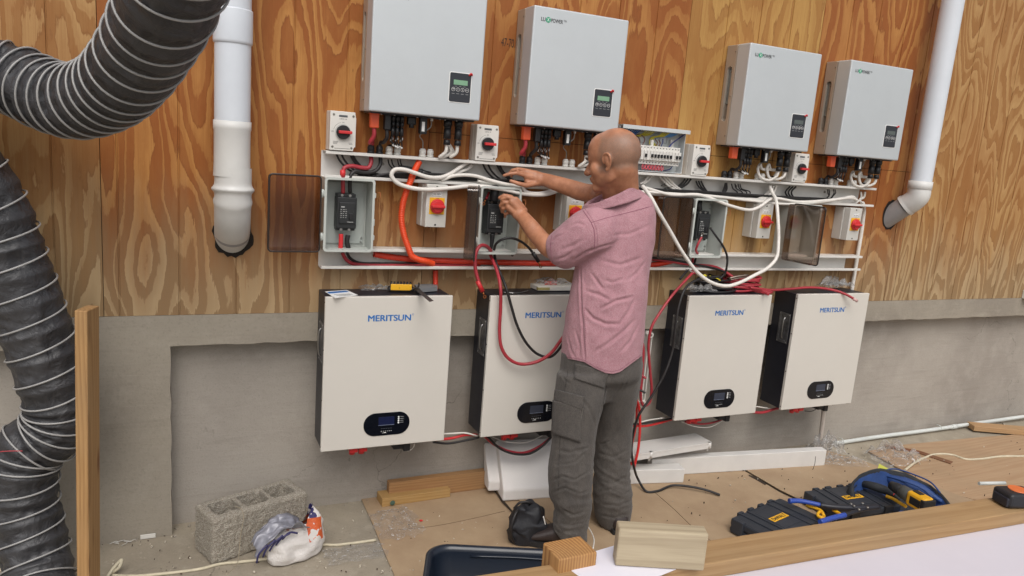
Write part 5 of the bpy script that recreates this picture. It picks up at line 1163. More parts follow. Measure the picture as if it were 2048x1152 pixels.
# white extension lead along the floor, left
def floorcable(label, q, r, m, z=.006, name='extension_lead', group=None):
    return cable(name, label, 'cable', [fl(*p, (z if len(p) < 3 else p[2])) if len(p) < 3 else fl(p[0], p[1], p[2]) for p in q], r, m, group, world=True)
FLX = mat('flex', '#c9bfa6', .55, var=.12, vs=25)
floorcable('flat cream extension lead winding past the concrete block and the cement bag', [(190, 1175), (210, 1160), (228, 1135, .03), (243, 1120, .05), (238, 1135, .03), (222, 1148), (262, 1152), (330, 1147), (400, 1138), (440, 1128), (480, 1124), (540, 1117), (600, 1110), (645, 1090), (670, 1090), (700, 1087), (752, 1080)], .0058, FLX)
floorcable('short end of cream lead entering at the lower left corner under the duct', [(-30, 1130), (10, 1142), (45, 1150), (70, 1165)], .006, FLX)
floorcable('cream extension lead winding over the plywood at the right into the tool bag', [(1810, 940, .03), (1830, 925, .02), (1850, 915, .014), (1875, 908, .014), (1905, 910, .014), (1930, 918, .014), (1960, 918, .014), (2000, 913, .014), (2060, 912, .014), (2150, 905, .014)], .0065, FLX)
floorcable('white wire end curling on the cardboard between the feet', [(1175, 1052, .013), (1183, 1065, .013), (1188, 1080, .014), (1186, 1098, .013)], .0028, WHC, name='wire')
# thin string hanging over the block
cable('string', 'thin pale string trailing over the front of the concrete block', 'string', [(470, 1012, -.20), (484, 1020, -.245), (487, 1035, -.262), (484, 1055, -.262), (480, 1080, -.262), (478, 1108, -.28), (470, 1135, -.42), (452, 1148, -.50)], .0012, mat('twine', '#a89b84', .8))
# wood blocks by the wall
W1 = timber('stud_brown', '#a37c54', '#86603c', 0, 3, 22); W2 = timber('stud_pale', '#ae8c5b', '#94703f', 0, 6, 22)
def beam(name, label, cat, a, c, w, h, m, z=0, roll=0, group=None, bev=.002):
    """rectangular timber whose near bottom edge runs from a to c (world xy)"""
    a, c = Vector((a[0], a[1], 0)), Vector((c[0], c[1], 0)); d = c-a; L_ = d.length
    b = MB(); b.box(0, L_, 0, w, 0, h, bev); o = b.build(name, m); o.data.transform(Matrix.Translation((L_/2, w/2, 0)))
    o.matrix_world = Matrix.Translation((a.x, a.y, z)) @ Matrix.Rotation(math.atan2(d.y, d.x), 4, 'Z') @ Matrix.Rotation(R_(roll), 4, 'X'); return tag(o, label, cat, group)
a, c = fl(773, 1000), fl(984, 968); beam('timber_offcut', 'longer timber offcut on edge behind, against the wall by the white foam', 'timber', (a.x, .026), (c.x, .034), .038, .092, W1, .008)
a, c = fl(764, 1018), fl(900, 997); beam('timber_offcut', 'short timber offcut with a dark green stamp, in front of the longer one', 'timber', a, c, .085, .04, W2, .008)
b = MB(); p = fl(778, 1008, .03); 
q = fl(785, 1005, .028); n_ = (Vector(c)-Vector(a)).normalized()
b.ball((q.x-.0, q.y-.001, .026), (.012, .003, .012)); tag(b.build('paint_mark', mat('green_mark', '#4a5f50', .8)), 'dark green paint mark on the short timber offcut', 'paint mark')
# white foam packing
FOAM = mat('white_foam', '#d7d3d0', .75, var=.03, vs=5, bump=.15, bs=140)
t = thing('foam_pad', 'thick white foam packing pad leaning behind the trouser leg', 'foam', tuple(fl(1040, 1000)))
a = fl(1005, 1003, .012); c = fl(1110, 996, .012)
d = Vector((c.x-a.x, c.y-a.y, 0)).normalized(); n_ = Vector((-d.y, d.x, 0))
def slab(name, p0, dl, prof, m, parent):
    b = MB(); b.prism(prof, 0, dl, 'x', .008); 
    M = Matrix(((d.x, n_.x, 0, p0.x), (d.y, n_.y, 0, p0.y), (0, 0, 1, p0.z), (0, 0, 0, 1))); b.xf(M); return b.build(name, m, parent)
slab('pad', a, .38, [(0, 0), (.0, .055), (.13, .215), (.175, .235), (.20, .215), (.13, .05), (.12, 0)], FOAM, t)
a2 = a+Vector((-.045, .075, 0)); slab('back_pad', a2, .30, [(0, .02), (.0, .07), (.085, .165), (.12, .22), (.14, .20), (.09, .05), (.07, .02)], FOAM, t)
# lengths of white trunking on the floor
TW = mat('trunk_white', '#d3d0cc', .4, var=.05)
a, c = fl(1300, 958), fl(1648, 936); beam('trunking_length', 'long length of white trunking lying along the foot of the wall', 'trunking', (a.x, a.y), (c.x, c.y), .05, .095, TW, .014, bev=.003)
q = MB(); p, p2 = fl(1626, 940, .015), fl(1630, 908, .11); q.tube([fl(1625.5, 938.5, .02)+Vector((-.004, -.004, 0)), fl(1628, 925, .06)+Vector((-.004, -.01, 0)), fl(1631, 912, .1)+Vector((-.004, -.004, 0))], .0015, 5); tag(q.build('pen_line', BLK), 'black cutting line drawn near the end of the long white trunking', 'pen mark')
a, c = fl(1240, 974), fl(1366, 970); beam('trunking_length', 'short length of white trunking just right of the trousers', 'trunking', (a.x, a.y), (c.x, c.y), .075, .075, TW, .014, bev=.003)
a, c = at(1258, 918, -.16), at(1420, 912, -.12)
t = thing('plastic_tray', 'long white plastic tray with peg feet resting on the white trunking', 'tray', tuple(a))
d = Vector((c.x-a.x, c.y-a.y, 0)); L_ = d.length; ang = math.atan2(d.y, d.x); T0 = Matrix.Translation((a.x, a.y, a.z-.015)) @ Matrix.Rotation(ang, 4, 'Z')
b = MB(); b.box(0, L_, 0, .13, 0, .004); b.box(0, L_, 0, .004, .004, .032, .001); b.box(0, L_, .126, .130, .004, .032, .001); b.box(0, .004, .004, .126, .004, .032); b.box(L_-.004, L_, .004, .126, .004, .032)
b.prism(rrect(-.002, L_+.002, -.002, .132, .012), .026, .034, 'z'); b.xf(T0); b.build('tray', TW, t)
for u in (.012, .14, L_-.014):
    b = MB(); b.cyl(T0 @ Vector((u, .012, -.018)), T0 @ Vector((u, .012, 0)), .006, seg=12); b.cyl(T0 @ Vector((u, .004, 0)), T0 @ Vector((u, .004, .034)), .009, seg=14); b.build('peg', TW, t)
# crumpled clear film pieces
def crumple(label, c, sx, sy, sz, seed, cat='plastic bag', group=None, m=None, rot=0, n=20):
    b = MB()
    def f(u, v):
        x, y = (u-.5)*2, (v-.5)*2
        w = Vector((x*1.9+seed, y*1.9, seed*.7)); h = abs(noise.noise(w*1.1))*1.3+abs(noise.noise(w*2.5))*.5+.05*abs(noise.noise(w*6)); e = max(0, 1-(x*x)**2)*max(0, 1-(y*y)**2)
        q = Vector((x*sx/2*(1+.25*noise.noise(w*1.4)), y*sy/2*(1+.25*noise.noise(w*1.4+Vector((5, 0, 0)))), .004+sz*h*(.15+.85*e)))
        return q+Vector((noise.noise(w*2), noise.noise(w*2+Vector((0, 7, 0))), 0))*.10*min(sx, sy)
    b.grid(f, n, n); b.xf(Matrix.Translation(c) @ Matrix.Rotation(rot, 4, 'Z'))
    o = b.build('plastic_bag', m or FILM); return tag(o, label, cat, group)
crumple('crumpled clear plastic film on the cardboard below the short timber offcut', fl(790, 1048, .01), .19, .26, .03, 1.3)
crumple('flat clear plastic film on the concrete right of the cement bag', fl(712, 1108, .003), .24, .12, .008, 4.1)
crumple('puffed clear plastic bag around the foot of the short white conduit', fl(1650, 905, .02), .20, .16, .14, 2.2)
crumple('crumpled clear plastic wrap beside the end of the long white trunking', fl(1680, 925, .018), .30, .12, .05, 7.7, rot=-.4)
crumple('crumpled clear plastic bag on the floor behind the tool bag', fl(1790, 915, .02), .34, .22, .10, 9.1)
b = MB(); p = fl(842, 1041, .012); b.cbox(p, (.014, .010, .004), .001, Matrix.Identity(4)); tag(b.build('plastic_bit', REDP), 'tiny red plastic bit on the cardboard left of the black bag', 'scrap')
b = MB(); 
for k in range(9): p = fl(rng.uniform(1016, 1036), rng.uniform(1030, 1036), .013); b.cbox(p, (.012, .004, .003), 0, Matrix.Identity(4))
tag(b.build('rust_flakes', mat('rust', '#6e3a24', .8)), 'rusty flakes beside the black bag', 'debris', kind='stuff')
# ---------------- tool cases
TC = mat('case_black', '#2c3038', .5, var=.1, vs=14)
def case(label, c, ang, L_, W_, H_, lettering):
    t = thing('tool_case', label, 'tool case', (c.x, c.y, .0), 'black tool cases with yellow badges', local=True, rot=(0, 0, ang))
    b = MB(); b.box(-L_/2, L_/2, -W_/2, W_/2, .016, H_*.5, .008); b.build('case_base', TC, t)
    b = MB(); b.box(-L_/2, L_/2, -W_/2, W_/2, H_*.5+.002, H_, .010)
    for u in (-.33, -.20, .20, .33): b.box(L_*u-.006, L_*u+.006, -W_/2+.004, W_/2-.004, H_-.002, H_+.005, .002)
    b.box(-L_*.17, L_*.17, -W_*.30, W_*.34, H_-.001, H_+.003, .002)
    for u in (-.30, -.1, .1, .3): b.box(L_*u-.018, L_*u+.018, W_/2-.006, W_/2+.010, H_*.35, H_+.004, .003)
    for u in (-.32, .32): b.box(-L_/2-.012, -L_/2+.014, W_*u-.03, W_*u+.03, H_*.25, H_+.006, .004)
    b.build('case_lid', TC, t)
    for u in (-.27, .27):
        b = MB(); b.box(L_*u-.028, L_*u+.028, -W_/2-.010, -W_/2+.004, H_*.25, H_+.004, .003); b.build('latch', BLK, t)
    b = MB(); b.box(-.058, .058, -.016, .018, H_+.0025, H_+.0045, .0005); bd = b.build('badge', YEL, t)
    text(lettering, .100, (-.050, -.010, H_+.0052), INK, bd, 'lettering', .03, .022, rot=(0, 0, 0))
    return t
z1 = fl(1558, 1034, .085); z2 = fl(1706, 993, .085)
def lang(a, c): a, c = fl(*a, .085), fl(*c, .085); return math.atan2(c.y-a.y, c.x-a.x)
case('black tool case with yellow badge nearest the trestle, left of the pair', z1, lang((1537, 1048), (1580, 1029)), .40, .24, .08, 'DeWALT')
case('black tool case with yellow badge beside the drill, right of the pair', z2, lang((1685, 999), (1728, 993)), .40, .24, .08, 'DeWALT')
# crimping pliers on the cases
t = thing('pliers', 'long black crimping pliers with blue handles lying across the tool cases', 'pliers', tuple(fl(1640, 1005, .11)))
zz = .125
b = MB(); b.tube([fl(1578, 1002, zz), fl(1600, 1002, zz), fl(1642, 1010, zz-.005)], .012, 12, rf=lambda s: .0125-.003*s); b.build('handle', mat('handle_blue', '#2c4aa0', .45, var=.06), t)
b = MB(); b.tube([fl(1640, 1044, zz-.01), fl(1665, 1036, zz-.01), fl(1690, 1030, zz-.01)], .012, 12); b.build('handle', MT['handle_blue'], t)
b = MB(); b.tube([fl(1640, 1010, zz-.005), fl(1668, 1014, zz-.008), fl(1700, 1016, zz-.01), fl(1730, 1016, zz-.01), fl(1758, 1014, zz-.01)], .010, 10, rf=lambda s: .010+.006*math.sin(s*3)); b.tube([fl(1690, 1030, zz-.01), fl(1715, 1022, zz-.01), fl(1740, 1016, zz-.01)], .009, 10); b.build('jaws', BLKM, t)
for q in ((1702, 1009), (1708, 1013), (1725, 1008), (1735, 1016), (1718, 1020)):
    b = MB(); p = fl(*q, zz+.004); b.cyl(p, p+Vector((0, 0, .006)), .006, seg=6); b.build('bolt', CHROME, t)
b = MB(); 
for k, q in enumerate([[(1612, 1010), (1640, 1020), (1648, 1032)], [(1640, 1022), (1636, 1032), (1652, 1038)], [(1666, 1020), (1680, 1028), (1674, 1032)]]): b.tube([fl(*p, .098) for p in q], .0075, 8, 4)
tag(b.build('clamp', YEL), 'yellow clamp handles lying between the two tool cases', 'clamp')
b = MB(); b.tube([fl(*p, .10) for p in ((1772, 992), (1785, 997), (1800, 1006), (1812, 1013))], .008, 8, 5); tag(b.build('clamp', YEL), 'yellow clamp lying at the right end of the tool cases', 'clamp')
b = MB(); b.tube([fl(*p, .11) for p in ((1772, 981), (1780, 984), (1789, 990))], .007, 8, 5); tag(b.build('marker_pen', REDP), 'red handled tool beside the drill', 'tool')
# ---------------- tool bag with drill
t = thing('tool_bag', 'soft blue and black tool bag lying open on the floor behind the drill', 'tool bag', tuple(fl(1790, 985)))
BGD = mat('bag_black', '#23262b', .75, var=.15, vs=30, bump=.3, bs=120); BGB = mat('bag_blue', '#28467e', .6, var=.15, vs=20, bump=.3, bs=80)
def bagloft(name, pl, zb, ztop, m, seed, y=0):
    b = MB(); base = [fl(*p, zb) for p in pl]; n = len(base); cen = sum(base, Vector())/n; rows = []
    for j, (k, z) in enumerate(((1.0, 0), (1.03, .35), (1.0, .7), (.86, .92), (.6, 1), (.25, 1.02))):
        r_ = []
        for i, p in enumerate(base):
            q = cen+(p-cen)*k; q.z = zb+z*ztop; q += Vector((noise.noise(q*14+Vector((seed, 0, 0))), noise.noise(q*14+Vector((0, seed, 0))), noise.noise(q*11)))*.016*min(1, z*3); r_.append(b.bm.verts.new(q))
        rows.append(r_)
    fs = [b.bm.faces.new((u[i], u[(i+1) % n], v[(i+1) % n], v[i])) for u, v in zip(rows, rows[1:]) for i in range(n)]+[b.bm.faces.new(rows[-1])]; b._tag(fs, True)
    o = b.build(name, m, t)
    def f(o): s_ = o.modifiers.new('s', 'SUBSURF'); s_.levels = 2; s_.render_levels = 2
    modified(o, f); return o
BASE_ = [(1702, 992, .09), (1699, 966, .13), (1722, 945, .165), (1752, 936, .18), (1790, 942, .17), (1835, 955, .15), (1872, 974, .13), (1896, 1000, .11), (1904, 1028, .08), (1860, 1040, .05), (1790, 1030, .05), (1735, 1010, .06)]
def openbag(name, ks, m):
    b = MB(); pts_ = spline([fl(q[0], q[1], q[2]) for q in BASE_+[BASE_[0]]], 5)[:-1]; cen = sum(pts_, Vector())/len(pts_); rows = []
    for k, zf in ks:
        r_ = []
        for p in pts_:
            q = Vector((cen.x+(p.x-cen.x)*k, cen.y+(p.y-cen.y)*k, max(.015, p.z*zf)))
            q += Vector((noise.noise(q*16), noise.noise(q*16+Vector((0, 5, 0))), noise.noise(q*13)*.8))*.012*min(1, zf+.1); r_.append(b.bm.verts.new(q))
        rows.append(r_)
    n = len(pts_); b._tag([b.bm.faces.new((u[i], u[(i+1) % n], v[(i+1) % n], v[i])) for u, v in zip(rows, rows[1:]) for i in range(n)]+[b.bm.faces.new(rows[-1])], True); return b.build(name, m, t)
openbag('bag_shell', [(.97, 0), (1.02, .3), (1.04, .6), (1.0, .92), (.96, 1.0), (.92, .97), (.90, .8), (.86, .5), (.8, .3)], BGD)
openbag('bag_lining', [(.915, .93), (.885, .75), (.84, .45), (.76, .33)], BGB)
b = MB(); b.tube([fl(1765, 955, .12), fl(1800, 964, .13), fl(1845, 980, .12), fl(1885, 1004, .09)], .03, 14, 8, rf=lambda s: .010+.020*math.sin(math.pi*min(1, s*1.05+.05))); b.build('pocket_roll', BGB, t)
b = MB(); b.tube([fl(1715, 965, .10), fl(1745, 972, .12), fl(1780, 985, .11), fl(1800, 1000, .09)], .02, 12, 8, rf=lambda s: .012+.010*math.sin(math.pi*s)); b.build('pocket_roll', BGD, t)
b = MB(); b.prism([(p.x, p.y) for p in (fl(1758, 928, .12), fl(1790, 945, .12), fl(1752, 952, .12))], .118, .122, 'z'); b.build('label_patch', mat('lime', '#c9c957', .6), t)
b = MB(); b.tube([fl(*p) for p in ((1755, 945, .14), (1790, 938, .15), (1830, 950, .15), (1862, 965, .15), (1880, 985, .13))], .004, 8, 6); b.tube([fl(*p) for p in ((1756, 948, .135), (1795, 958, .15), (1845, 978, .15), (1865, 995, .13))], .0045, 8, 6); b.build('strap', BGB, t)
DRY = mat('drill_yellow', '#dba21d', .42, var=.05)
t = thing('cordless_drill', 'yellow and black cordless drill resting on the tool bag', 'drill', tuple(fl(1820, 1000, .13)))
a_, c_ = fl(1782, 970, .17), fl(1838, 1002, .17); d = (c_-a_).normalized()
b = MB(); lathe(b, a_, [(0, .006), (.0, .020), (.035, .027), (.062, .027), (.066, .022)], d, 24); b.build('chuck', BLK, t)
b = MB(); lathe(b, a_+d*.066, [(0, .022), (.002, .032), (.05, .034), (.056, .030)], d, 24); b.build('gearbox', mat('drill_grey', '#4a4b48', .5, var=.1), t)
M = Matrix.Translation(a_+d*.120) @ d.to_track_quat('X', 'Z').to_matrix().to_4x4() @ Matrix.Scale(1.2, 4)
b = MB(); b.box(0, .085, -.028, .028, -.030, .030, .012, 3, M); b.build('body', DRY, t)
b = MB(); b.box(.02, .07, -.0295, .0295, -.016, .016, .003, 2, M); b.box(.04, .10, -.02, .02, -.09, -.02, .012, 2, M); b.build('grip', BLK, t)
b = MB(); b.box(.012, .05, -.012, .012, .0295, .033, .002, 2, M); b.box(.07, .09, -.031, .031, -.012, .024, .004, 2, M); b.build('vent', BLK, t)
# ---------------- black bag by the shoe
t = thing('shoulder_bag', 'small black nylon bag with loop handles standing against the shoe of the man', 'bag', tuple(fl(1045, 1080)))
b = MB(); c_ = fl(1052, 1082, 0)
def nb(u, v):
    th = 2*math.pi*v; k = [1, 1.04, 1.02, .95, .82, .55, .1][min(6, int(u*6.999))]; uu = u*6; i = min(5, int(uu)); ks = [.95, 1.03, 1.04, .98, .86, .6, .05]; k = ks[i]+(ks[i+1]-ks[i])*(uu-i)
    p = Vector((math.cos(th)*.085*k, math.sin(th)*.065*k, .155*min(1, u*1.15)-.0*u)); q = p+Vector((noise.noise(p*22), noise.noise(p*22+Vector((4, 0, 0))), noise.noise(p*18)))*.022*min(1, u*4); q.z = max(q.z, .001)+.012; return q+Vector((c_.x, c_.y, 0))
b.grid(nb, 36, 60, closed=True); b.build('bag_body', mat('nylon', '#1d1e24', .62, var=.2, vs=20, bump=.4, bs=70), t)
b = MB(); b.tube([c_+Vector(p) for p in ((-.05, -.01, .16), (-.075, -.03, .155), (-.098, -.045, .11), (-.092, -.04, .06), (-.07, -.03, .02))], .006, 8); b.build('strap', BLKC, t)
b = MB(); b.tube([c_+Vector(p) for p in ((-.06, .02, .15), (-.04, .01, .178), (0, 0, .18), (.02, .0, .165))], .005, 8); b.build('strap', BLKC, t)
b = MB(); b.tube([c_+Vector(p) for p in ((.045, -.052, .135), (.056, -.06, .09), (.06, -.063, .04), (.066, -.06, .015))], .0025, 8); b.build('piping', WHC, t)
# ---------------- tote box front
TOTE = mat('tote_navy', '#171f2c', .28, var=.08, vs=6)
t = thing('storage_tote', 'open dark navy plastic tote behind the trestle at the bottom of the picture', 'tote', tuple(fl(960, 1140)))
ztp = .24
q0 = [fl(870, 1090, ztp), fl(1090, 1101, ztp)]
d = Vector((q0[1].x-q0[0].x, q0[1].y-q0[0].y, 0)).normalized(); nn = Vector((d.y, -d.x, 0))
O_ = q0[0]+(-d)*.01
T0 = Matrix(((d.x, nn.x, 0, O_.x), (d.y, nn.y, 0, O_.y), (0, 0, 1, 0), (0, 0, 0, 1)))
b = MB(); Lx, Ly = .56, .36; rows = []
for (ins, z, rad) in ((.04, .012, .05), (.0, ztp-.02, .07), (-.004, ztp-.02, .075), (-.016, ztp-.018, .08), (-.018, ztp-.004, .082), (-.012, ztp, .08), (.002, ztp-.002, .07), (.006, ztp-.02, .068), (.044, .018, .048)):
    rows.append([b.bm.verts.new(T0 @ Vector((u, v, z))) for u, v in rrect(ins, Lx-ins, ins, Ly-ins, rad, 8)])
n = len(rows[0]); b._tag([b.bm.faces.new((u[i], u[(i+1) % n], v[(i+1) % n], v[i])) for u, v in zip(rows, rows[1:]) for i in range(n)]+[b.bm.faces.new(rows[0]), b.bm.faces.new(rows[-1])], True); b.build('tub', TOTE, t)
b = MB(); b.tube([T0 @ Vector(p) for p in ((.14, .012, ztp-.03), (.3, .010, ztp-.028), (.44, .012, ztp-.03))], .004, 8, 4); b.build('rib', TOTE, t)
crumple('crumpled clear bag lying inside the navy tote', T0 @ Vector((.22, .17, .10)), .20, .16, .06, 5.5)
for k in range(3):
    b = MB(); p = T0 @ Vector((.12+.06*k, .12+.02*k, .02)); b.cyl(p, p+Vector((.01, .02, .12)), .012, seg=14); tag(b.build('pipe_fitting', mat('galv', '#8d9094', .3, .8, var=.2)), 'small metal fittings standing in the navy tote', 'fitting', 'metal fittings in the tote')
# ---------------- things on the cabinets
zt = BZ[0]+BH
def ontop(px, py, z): return fl(px, py, z)
# leaflet
b = MB(); q = [ontop(650, 583, zt+.002), ontop(693, 580, zt+.002), ontop(716, 590, zt+.002), ontop(670, 596, zt+.002)]
b.prism([(p.x, p.y) for p in q], zt+.001, zt+.0022, 'z'); lf = b.build('leaflet', mat('paper', '#e4e4e2', .6, var=.02)); tag(lf, 'folded white leaflet with blue print on top of the leftmost cabinet', 'leaflet')
b = MB(); q = [ontop(654, 584, zt+.003), ontop(692, 581, zt+.003), ontop(698, 583.5, zt+.003), ontop(658, 587, zt+.003)]
b.prism([(p.x, p.y) for p in q], zt+.0024, zt+.0030, 'z'); b.build('blue_band', BLUEI, lf)
b = MB()
for k in range(3): p, q2 = ontop(668+k*5, 589.5+k*1.3, zt+.003), ontop(700+k*3, 587.5+k*1.0, zt+.003); b.tube([p, q2], .0006, 4, smooth=False)
b.build('print_lines', PRINT, lf)
crumple('clear plastic bag on the leftmost cabinet beside the yellow bit set', ontop(752, 579, zt), .13, .08, .02, 3.4)
t = thing('bit_set', 'yellow and black screwdriver bit holder lying on the leftmost cabinet', 'bit set', tuple(ontop(803, 583, zt)))
p = ontop(803, 583, zt); T0 = Matrix.Translation((p.x, p.y, zt)) @ Matrix.Rotation(R_(-8), 4, 'Z')
b = MB(); b.box(-.058, .052, -.016, .022, .001, .020, .006, 2, T0); b.build('tray', BLK, t)
b = MB(); b.box(-.048, .040, -.018, -.012, .008, .034, .002, 2, T0); b.build('clip', YEL, t)
b = MB(); 
for k in range(7): b.cyl(T0 @ Vector((-.044+k*.0135, -.002, .018)), T0 @ Vector((-.044+k*.0135, .004, .042)), .004, seg=6)
b.build('driver_bits', mat('bit_black', '#2c2c2c', .3, .7), t)
text('Dewalt', .022, T0 @ Vector((-.014, -.0186, .016)), INK, t, 'lettering', .0, .007)
t = thing('try_square', 'steel try square with its blade sticking over the front of the leftmost cabinet', 'square', tuple(ontop(850, 580, zt)))
def flat(pts, h0, h1, m, name):
    b = MB(); b.prism([(p.x, p.y) for p in pts], h0, h1, 'z'); return b.build(name, m, t)
flat([ontop(829, 572.5, zt+.01), ontop(874, 570.5, zt+.01), ontop(875, 578, zt+.01), ontop(835, 581, zt+.01)], zt+.001, zt+.018, mat('tool_grey', '#7b7c7e', .5, var=.1), 'stock')
flat([ontop(826, 576, zt+.018), ontop(834, 574, zt+.018), ontop(867, 602, zt+.018), ontop(859, 604, zt+.018)], zt+.0182, zt+.0196, mat('blade_steel', '#6f6f70', .35, .8, var=.1), 'blade')
b = MB(); b.tube([ontop(820, 582, zt+.01), ontop(835, 575, zt+.03), ontop(838, 566, zt+.035)], .003, 6); b.build('lock_lever', BLK, t)
# white box and bag on the second cabinet
zt = BZ[1]+BH; p = ontop(1100, 578, zt)
t = thing('white_carton', 'flat white carton on the second cabinet beside the shirt', 'carton', (p.x, p.y, zt))
b = MB(); b.box(p.x-.085, p.x+.12, p.y-.045, p.y+.055, zt+.0005, zt+.021, .002); b.build('carton', mat('carton_white', '#dad6cd', .6, var=.03), t)
b = MB(); b.box(p.x-.0865, p.x-.025, p.y-.0465, p.y-.03, zt+.004, zt+.017, .001); b.build('amber_end', mat('amber', '#b3a56d', .5, var=.1), t)
crumple('clear bag with red plastic parts on top of the white carton', Vector((p.x+.01, p.y, zt+.022)), .18, .09, .035, 8.2)
for k in range(5):
    b = MB(); b.cyl((p.x-.03+.013*k, p.y-.01+.006*(k % 2), zt+.024), (p.x-.022+.013*k, p.y+.008, zt+.034), .006, seg=10); tag(b.build('moulded_piece', mat('pale_red', '#d86a5e', .4, var=.1)), 'red plastic parts in the clear bag on the white carton', 'plastic piece', 'red parts in the clear bag')
cable('steel_rod', 'thin steel rod lying on the second cabinet left of the white carton', 'rod', [tuple(v) for v in (ontop(1006, 584, zt+.004), ontop(1030, 586, zt+.004), ontop(1050, 583, zt+.004), ontop(1056, 581, zt+.012))], .0016, CHROME, world=True)
# coils on the third cabinet
zt = BZ[2]+BH
def coil(label, m, loops, r, name='cable_coil'):
    t = []
    b = MB()
    for (cx_, cy_, rx, ry, z, a0, wob) in loops:
        c_ = fl(cx_, cy_, z); pts = []
        for k in range(26):
            a_ = 2*math.pi*k/25; pts.append(Vector((c_.x+rx*math.cos(a_)*math.cos(a0)-ry*math.sin(a_)*math.sin(a0), c_.y+rx*math.cos(a_)*math.sin(a0)+ry*math.sin(a_)*math.cos(a0), z+wob*math.sin(a_*2+z*300))))
        b.tube(pts, r, 8, 3)
    o = b.build(name, m); return tag(o, label, 'cable coil')
coil('coil of black cable on the third cabinet, left half of the pile', BLKC, [(1432-k % 3*3, 579-k*5, .125-.006*(k % 3), .055-.004*(k % 2), zt+.008+k*.0125, .05*k, .004) for k in range(5)]+[(1428, 556, .05, .035, zt+.062, .2, .004), (1432, 551, .045, .03, zt+.07, .1, .004)], .0062)
coil('coil of dark red cable on the third cabinet, right half of the pile', REDC, [(1478+k % 3*5, 577-k*4.5, .105-.006*(k % 3), .058-.005*(k % 2), zt+.010+k*.0120, -.05*k, .004) for k in range(6)], .0066)
b = MB()
for k in range(3): b.tube([fl(1500+k*3, 575+k*3, zt+.04-.01*k), fl(1525, 579+k*3, zt+.03-.008*k), fl(1545-k*4, 585+k*2, zt+.012)], .0064, 8, 5)
tag(b.build('battery_cable', REDC), 'doubled ends of dark red cable sticking out right of the red coil', 'cable')
cable('battery_cable', 'red cable running from the coil across the fourth cabinet with its end over the front', 'cable', [(1500, 574, -.10), (1540, 580, -.10), (1580, 578, -.11), (1620, 575, -.12), (1655, 578, -.14), (1680, 584, -.17), (1698, 592, -.2), (1708, 598, -.215)], .0068, REDC)
b = MB(); b.tube(P3([(1706, 597, -.215), (1714, 602, -.22)]), .0085, 10, 2, smooth=False); tag(b.build('cable_end_cap', mat('clear_cap', '#cfa9a6', .2)), 'pale cap on the end of the red cable over the fourth cabinet', 'cap')
b = MB(); b.tube(P3([(1458, 557, -.10), (1475, 553, -.11), (1496, 550, -.12)]), .006, 8, 4); b.tube(P3([(1460, 560, -.11), (1480, 556, -.12), (1494, 554, -.12)]), .003, 8, 4); tag(b.build('wire_stripper', mat('tool_steel', '#8b7f74', .3, .8, var=.2)), 'steel tool lying on top of the red coil', 'tool')
b = MB(); b.tube(P3([(1404, 553, -.14), (1410, 551, -.14), (1413, 556, -.14)]), .006, 8, 4); b.tube(P3([(1419, 552, -.13), (1432, 556, -.135), (1441, 561, -.14)]), .003, 8, 4); b.tube(P3([(1416, 560, -.14), (1425, 563, -.14)]), .003, 8, 2); tag(b.build('yellow_wire', mat('yellow_wire', '#c9b92f', .4)), 'short yellow wire ends on top of the black coil', 'wire')
crumple('clear plastic bag hanging at the left front corner of the third cabinet', fl(1398, 582, zt+.015), .16, .09, .05, 6.3)
crumple('clear plastic bag with red parts lying on the fourth cabinet', fl(1672, 574, BZ[3]+BH+.012), .22, .09, .06, 2.9)
cable('cable_tie', 'loose silver wire end poking up from the lower trunking right of the man', 'wire', [(1371, 538, -.08), (1380, 542, -.1), (1388, 545, -.11)], .0016, CHROME)
# ---------------- trestle: white board and 2x4 edge in the foreground, loose blocks, sheets of paper
ZT = .76
A_ = fl(1408, 1082, ZT+.038); B_ = fl(2048, 985, ZT+.038); d = Vector((B_.x-A_.x, B_.y-A_.y, 0)).normalized(); nn = Vector((d.y, -d.x, 0))
tr = thing('work_table', 'white topped work table edged with sawn timber across the bottom right corner', 'table', (A_.x, A_.y, 0))
T0 = Matrix(((d.x, nn.x, 0, A_.x), (d.y, nn.y, 0, A_.y), (0, 0, 1, 0), (0, 0, 0, 1)))
BOARD = mat('white_board', '#cfcad2', .38, var=.03, vs=3)
b = MB(); b.box(-1.1, 2.4, -.004, 1.15, ZT-.018, ZT, .001, 1, T0); b.build('table_top', BOARD, tr)
w4 = (fl(1410, 1129, ZT+.038)-A_).dot(nn)
EDGE = timber('edge_timber', '#a5865f', '#8a6a45', 0, 4, 9, knots=True, con=.6)
b = MB(); b.box(-1.1, 2.4, 0, w4-.0, 0, .038, .003); eo = b.build('edge_rail', EDGE); eo.data.transform(Matrix.Translation((.65, w4/2, 0))); eo.parent = tr; LOC[eo.name] = Vector()
eo.location = (0, 0, 0); eo.rotation_euler = (0, 0, math.atan2(d.y, d.x)); eo.location = Vector((0, 0, ZT+.0005))
eo.scale = (1, 1, 1)
eo.data.transform(Matrix.Diagonal((1, -1, 1, 1))); eo.data.flip_normals()
for u in (-.9, 2.1):
    for v in (.10, 1.05):
        b = MB(); b.box(u, u+.05, v, v+.04, 0, ZT-.018, .002, 1, T0); b.build('leg', W2, tr)
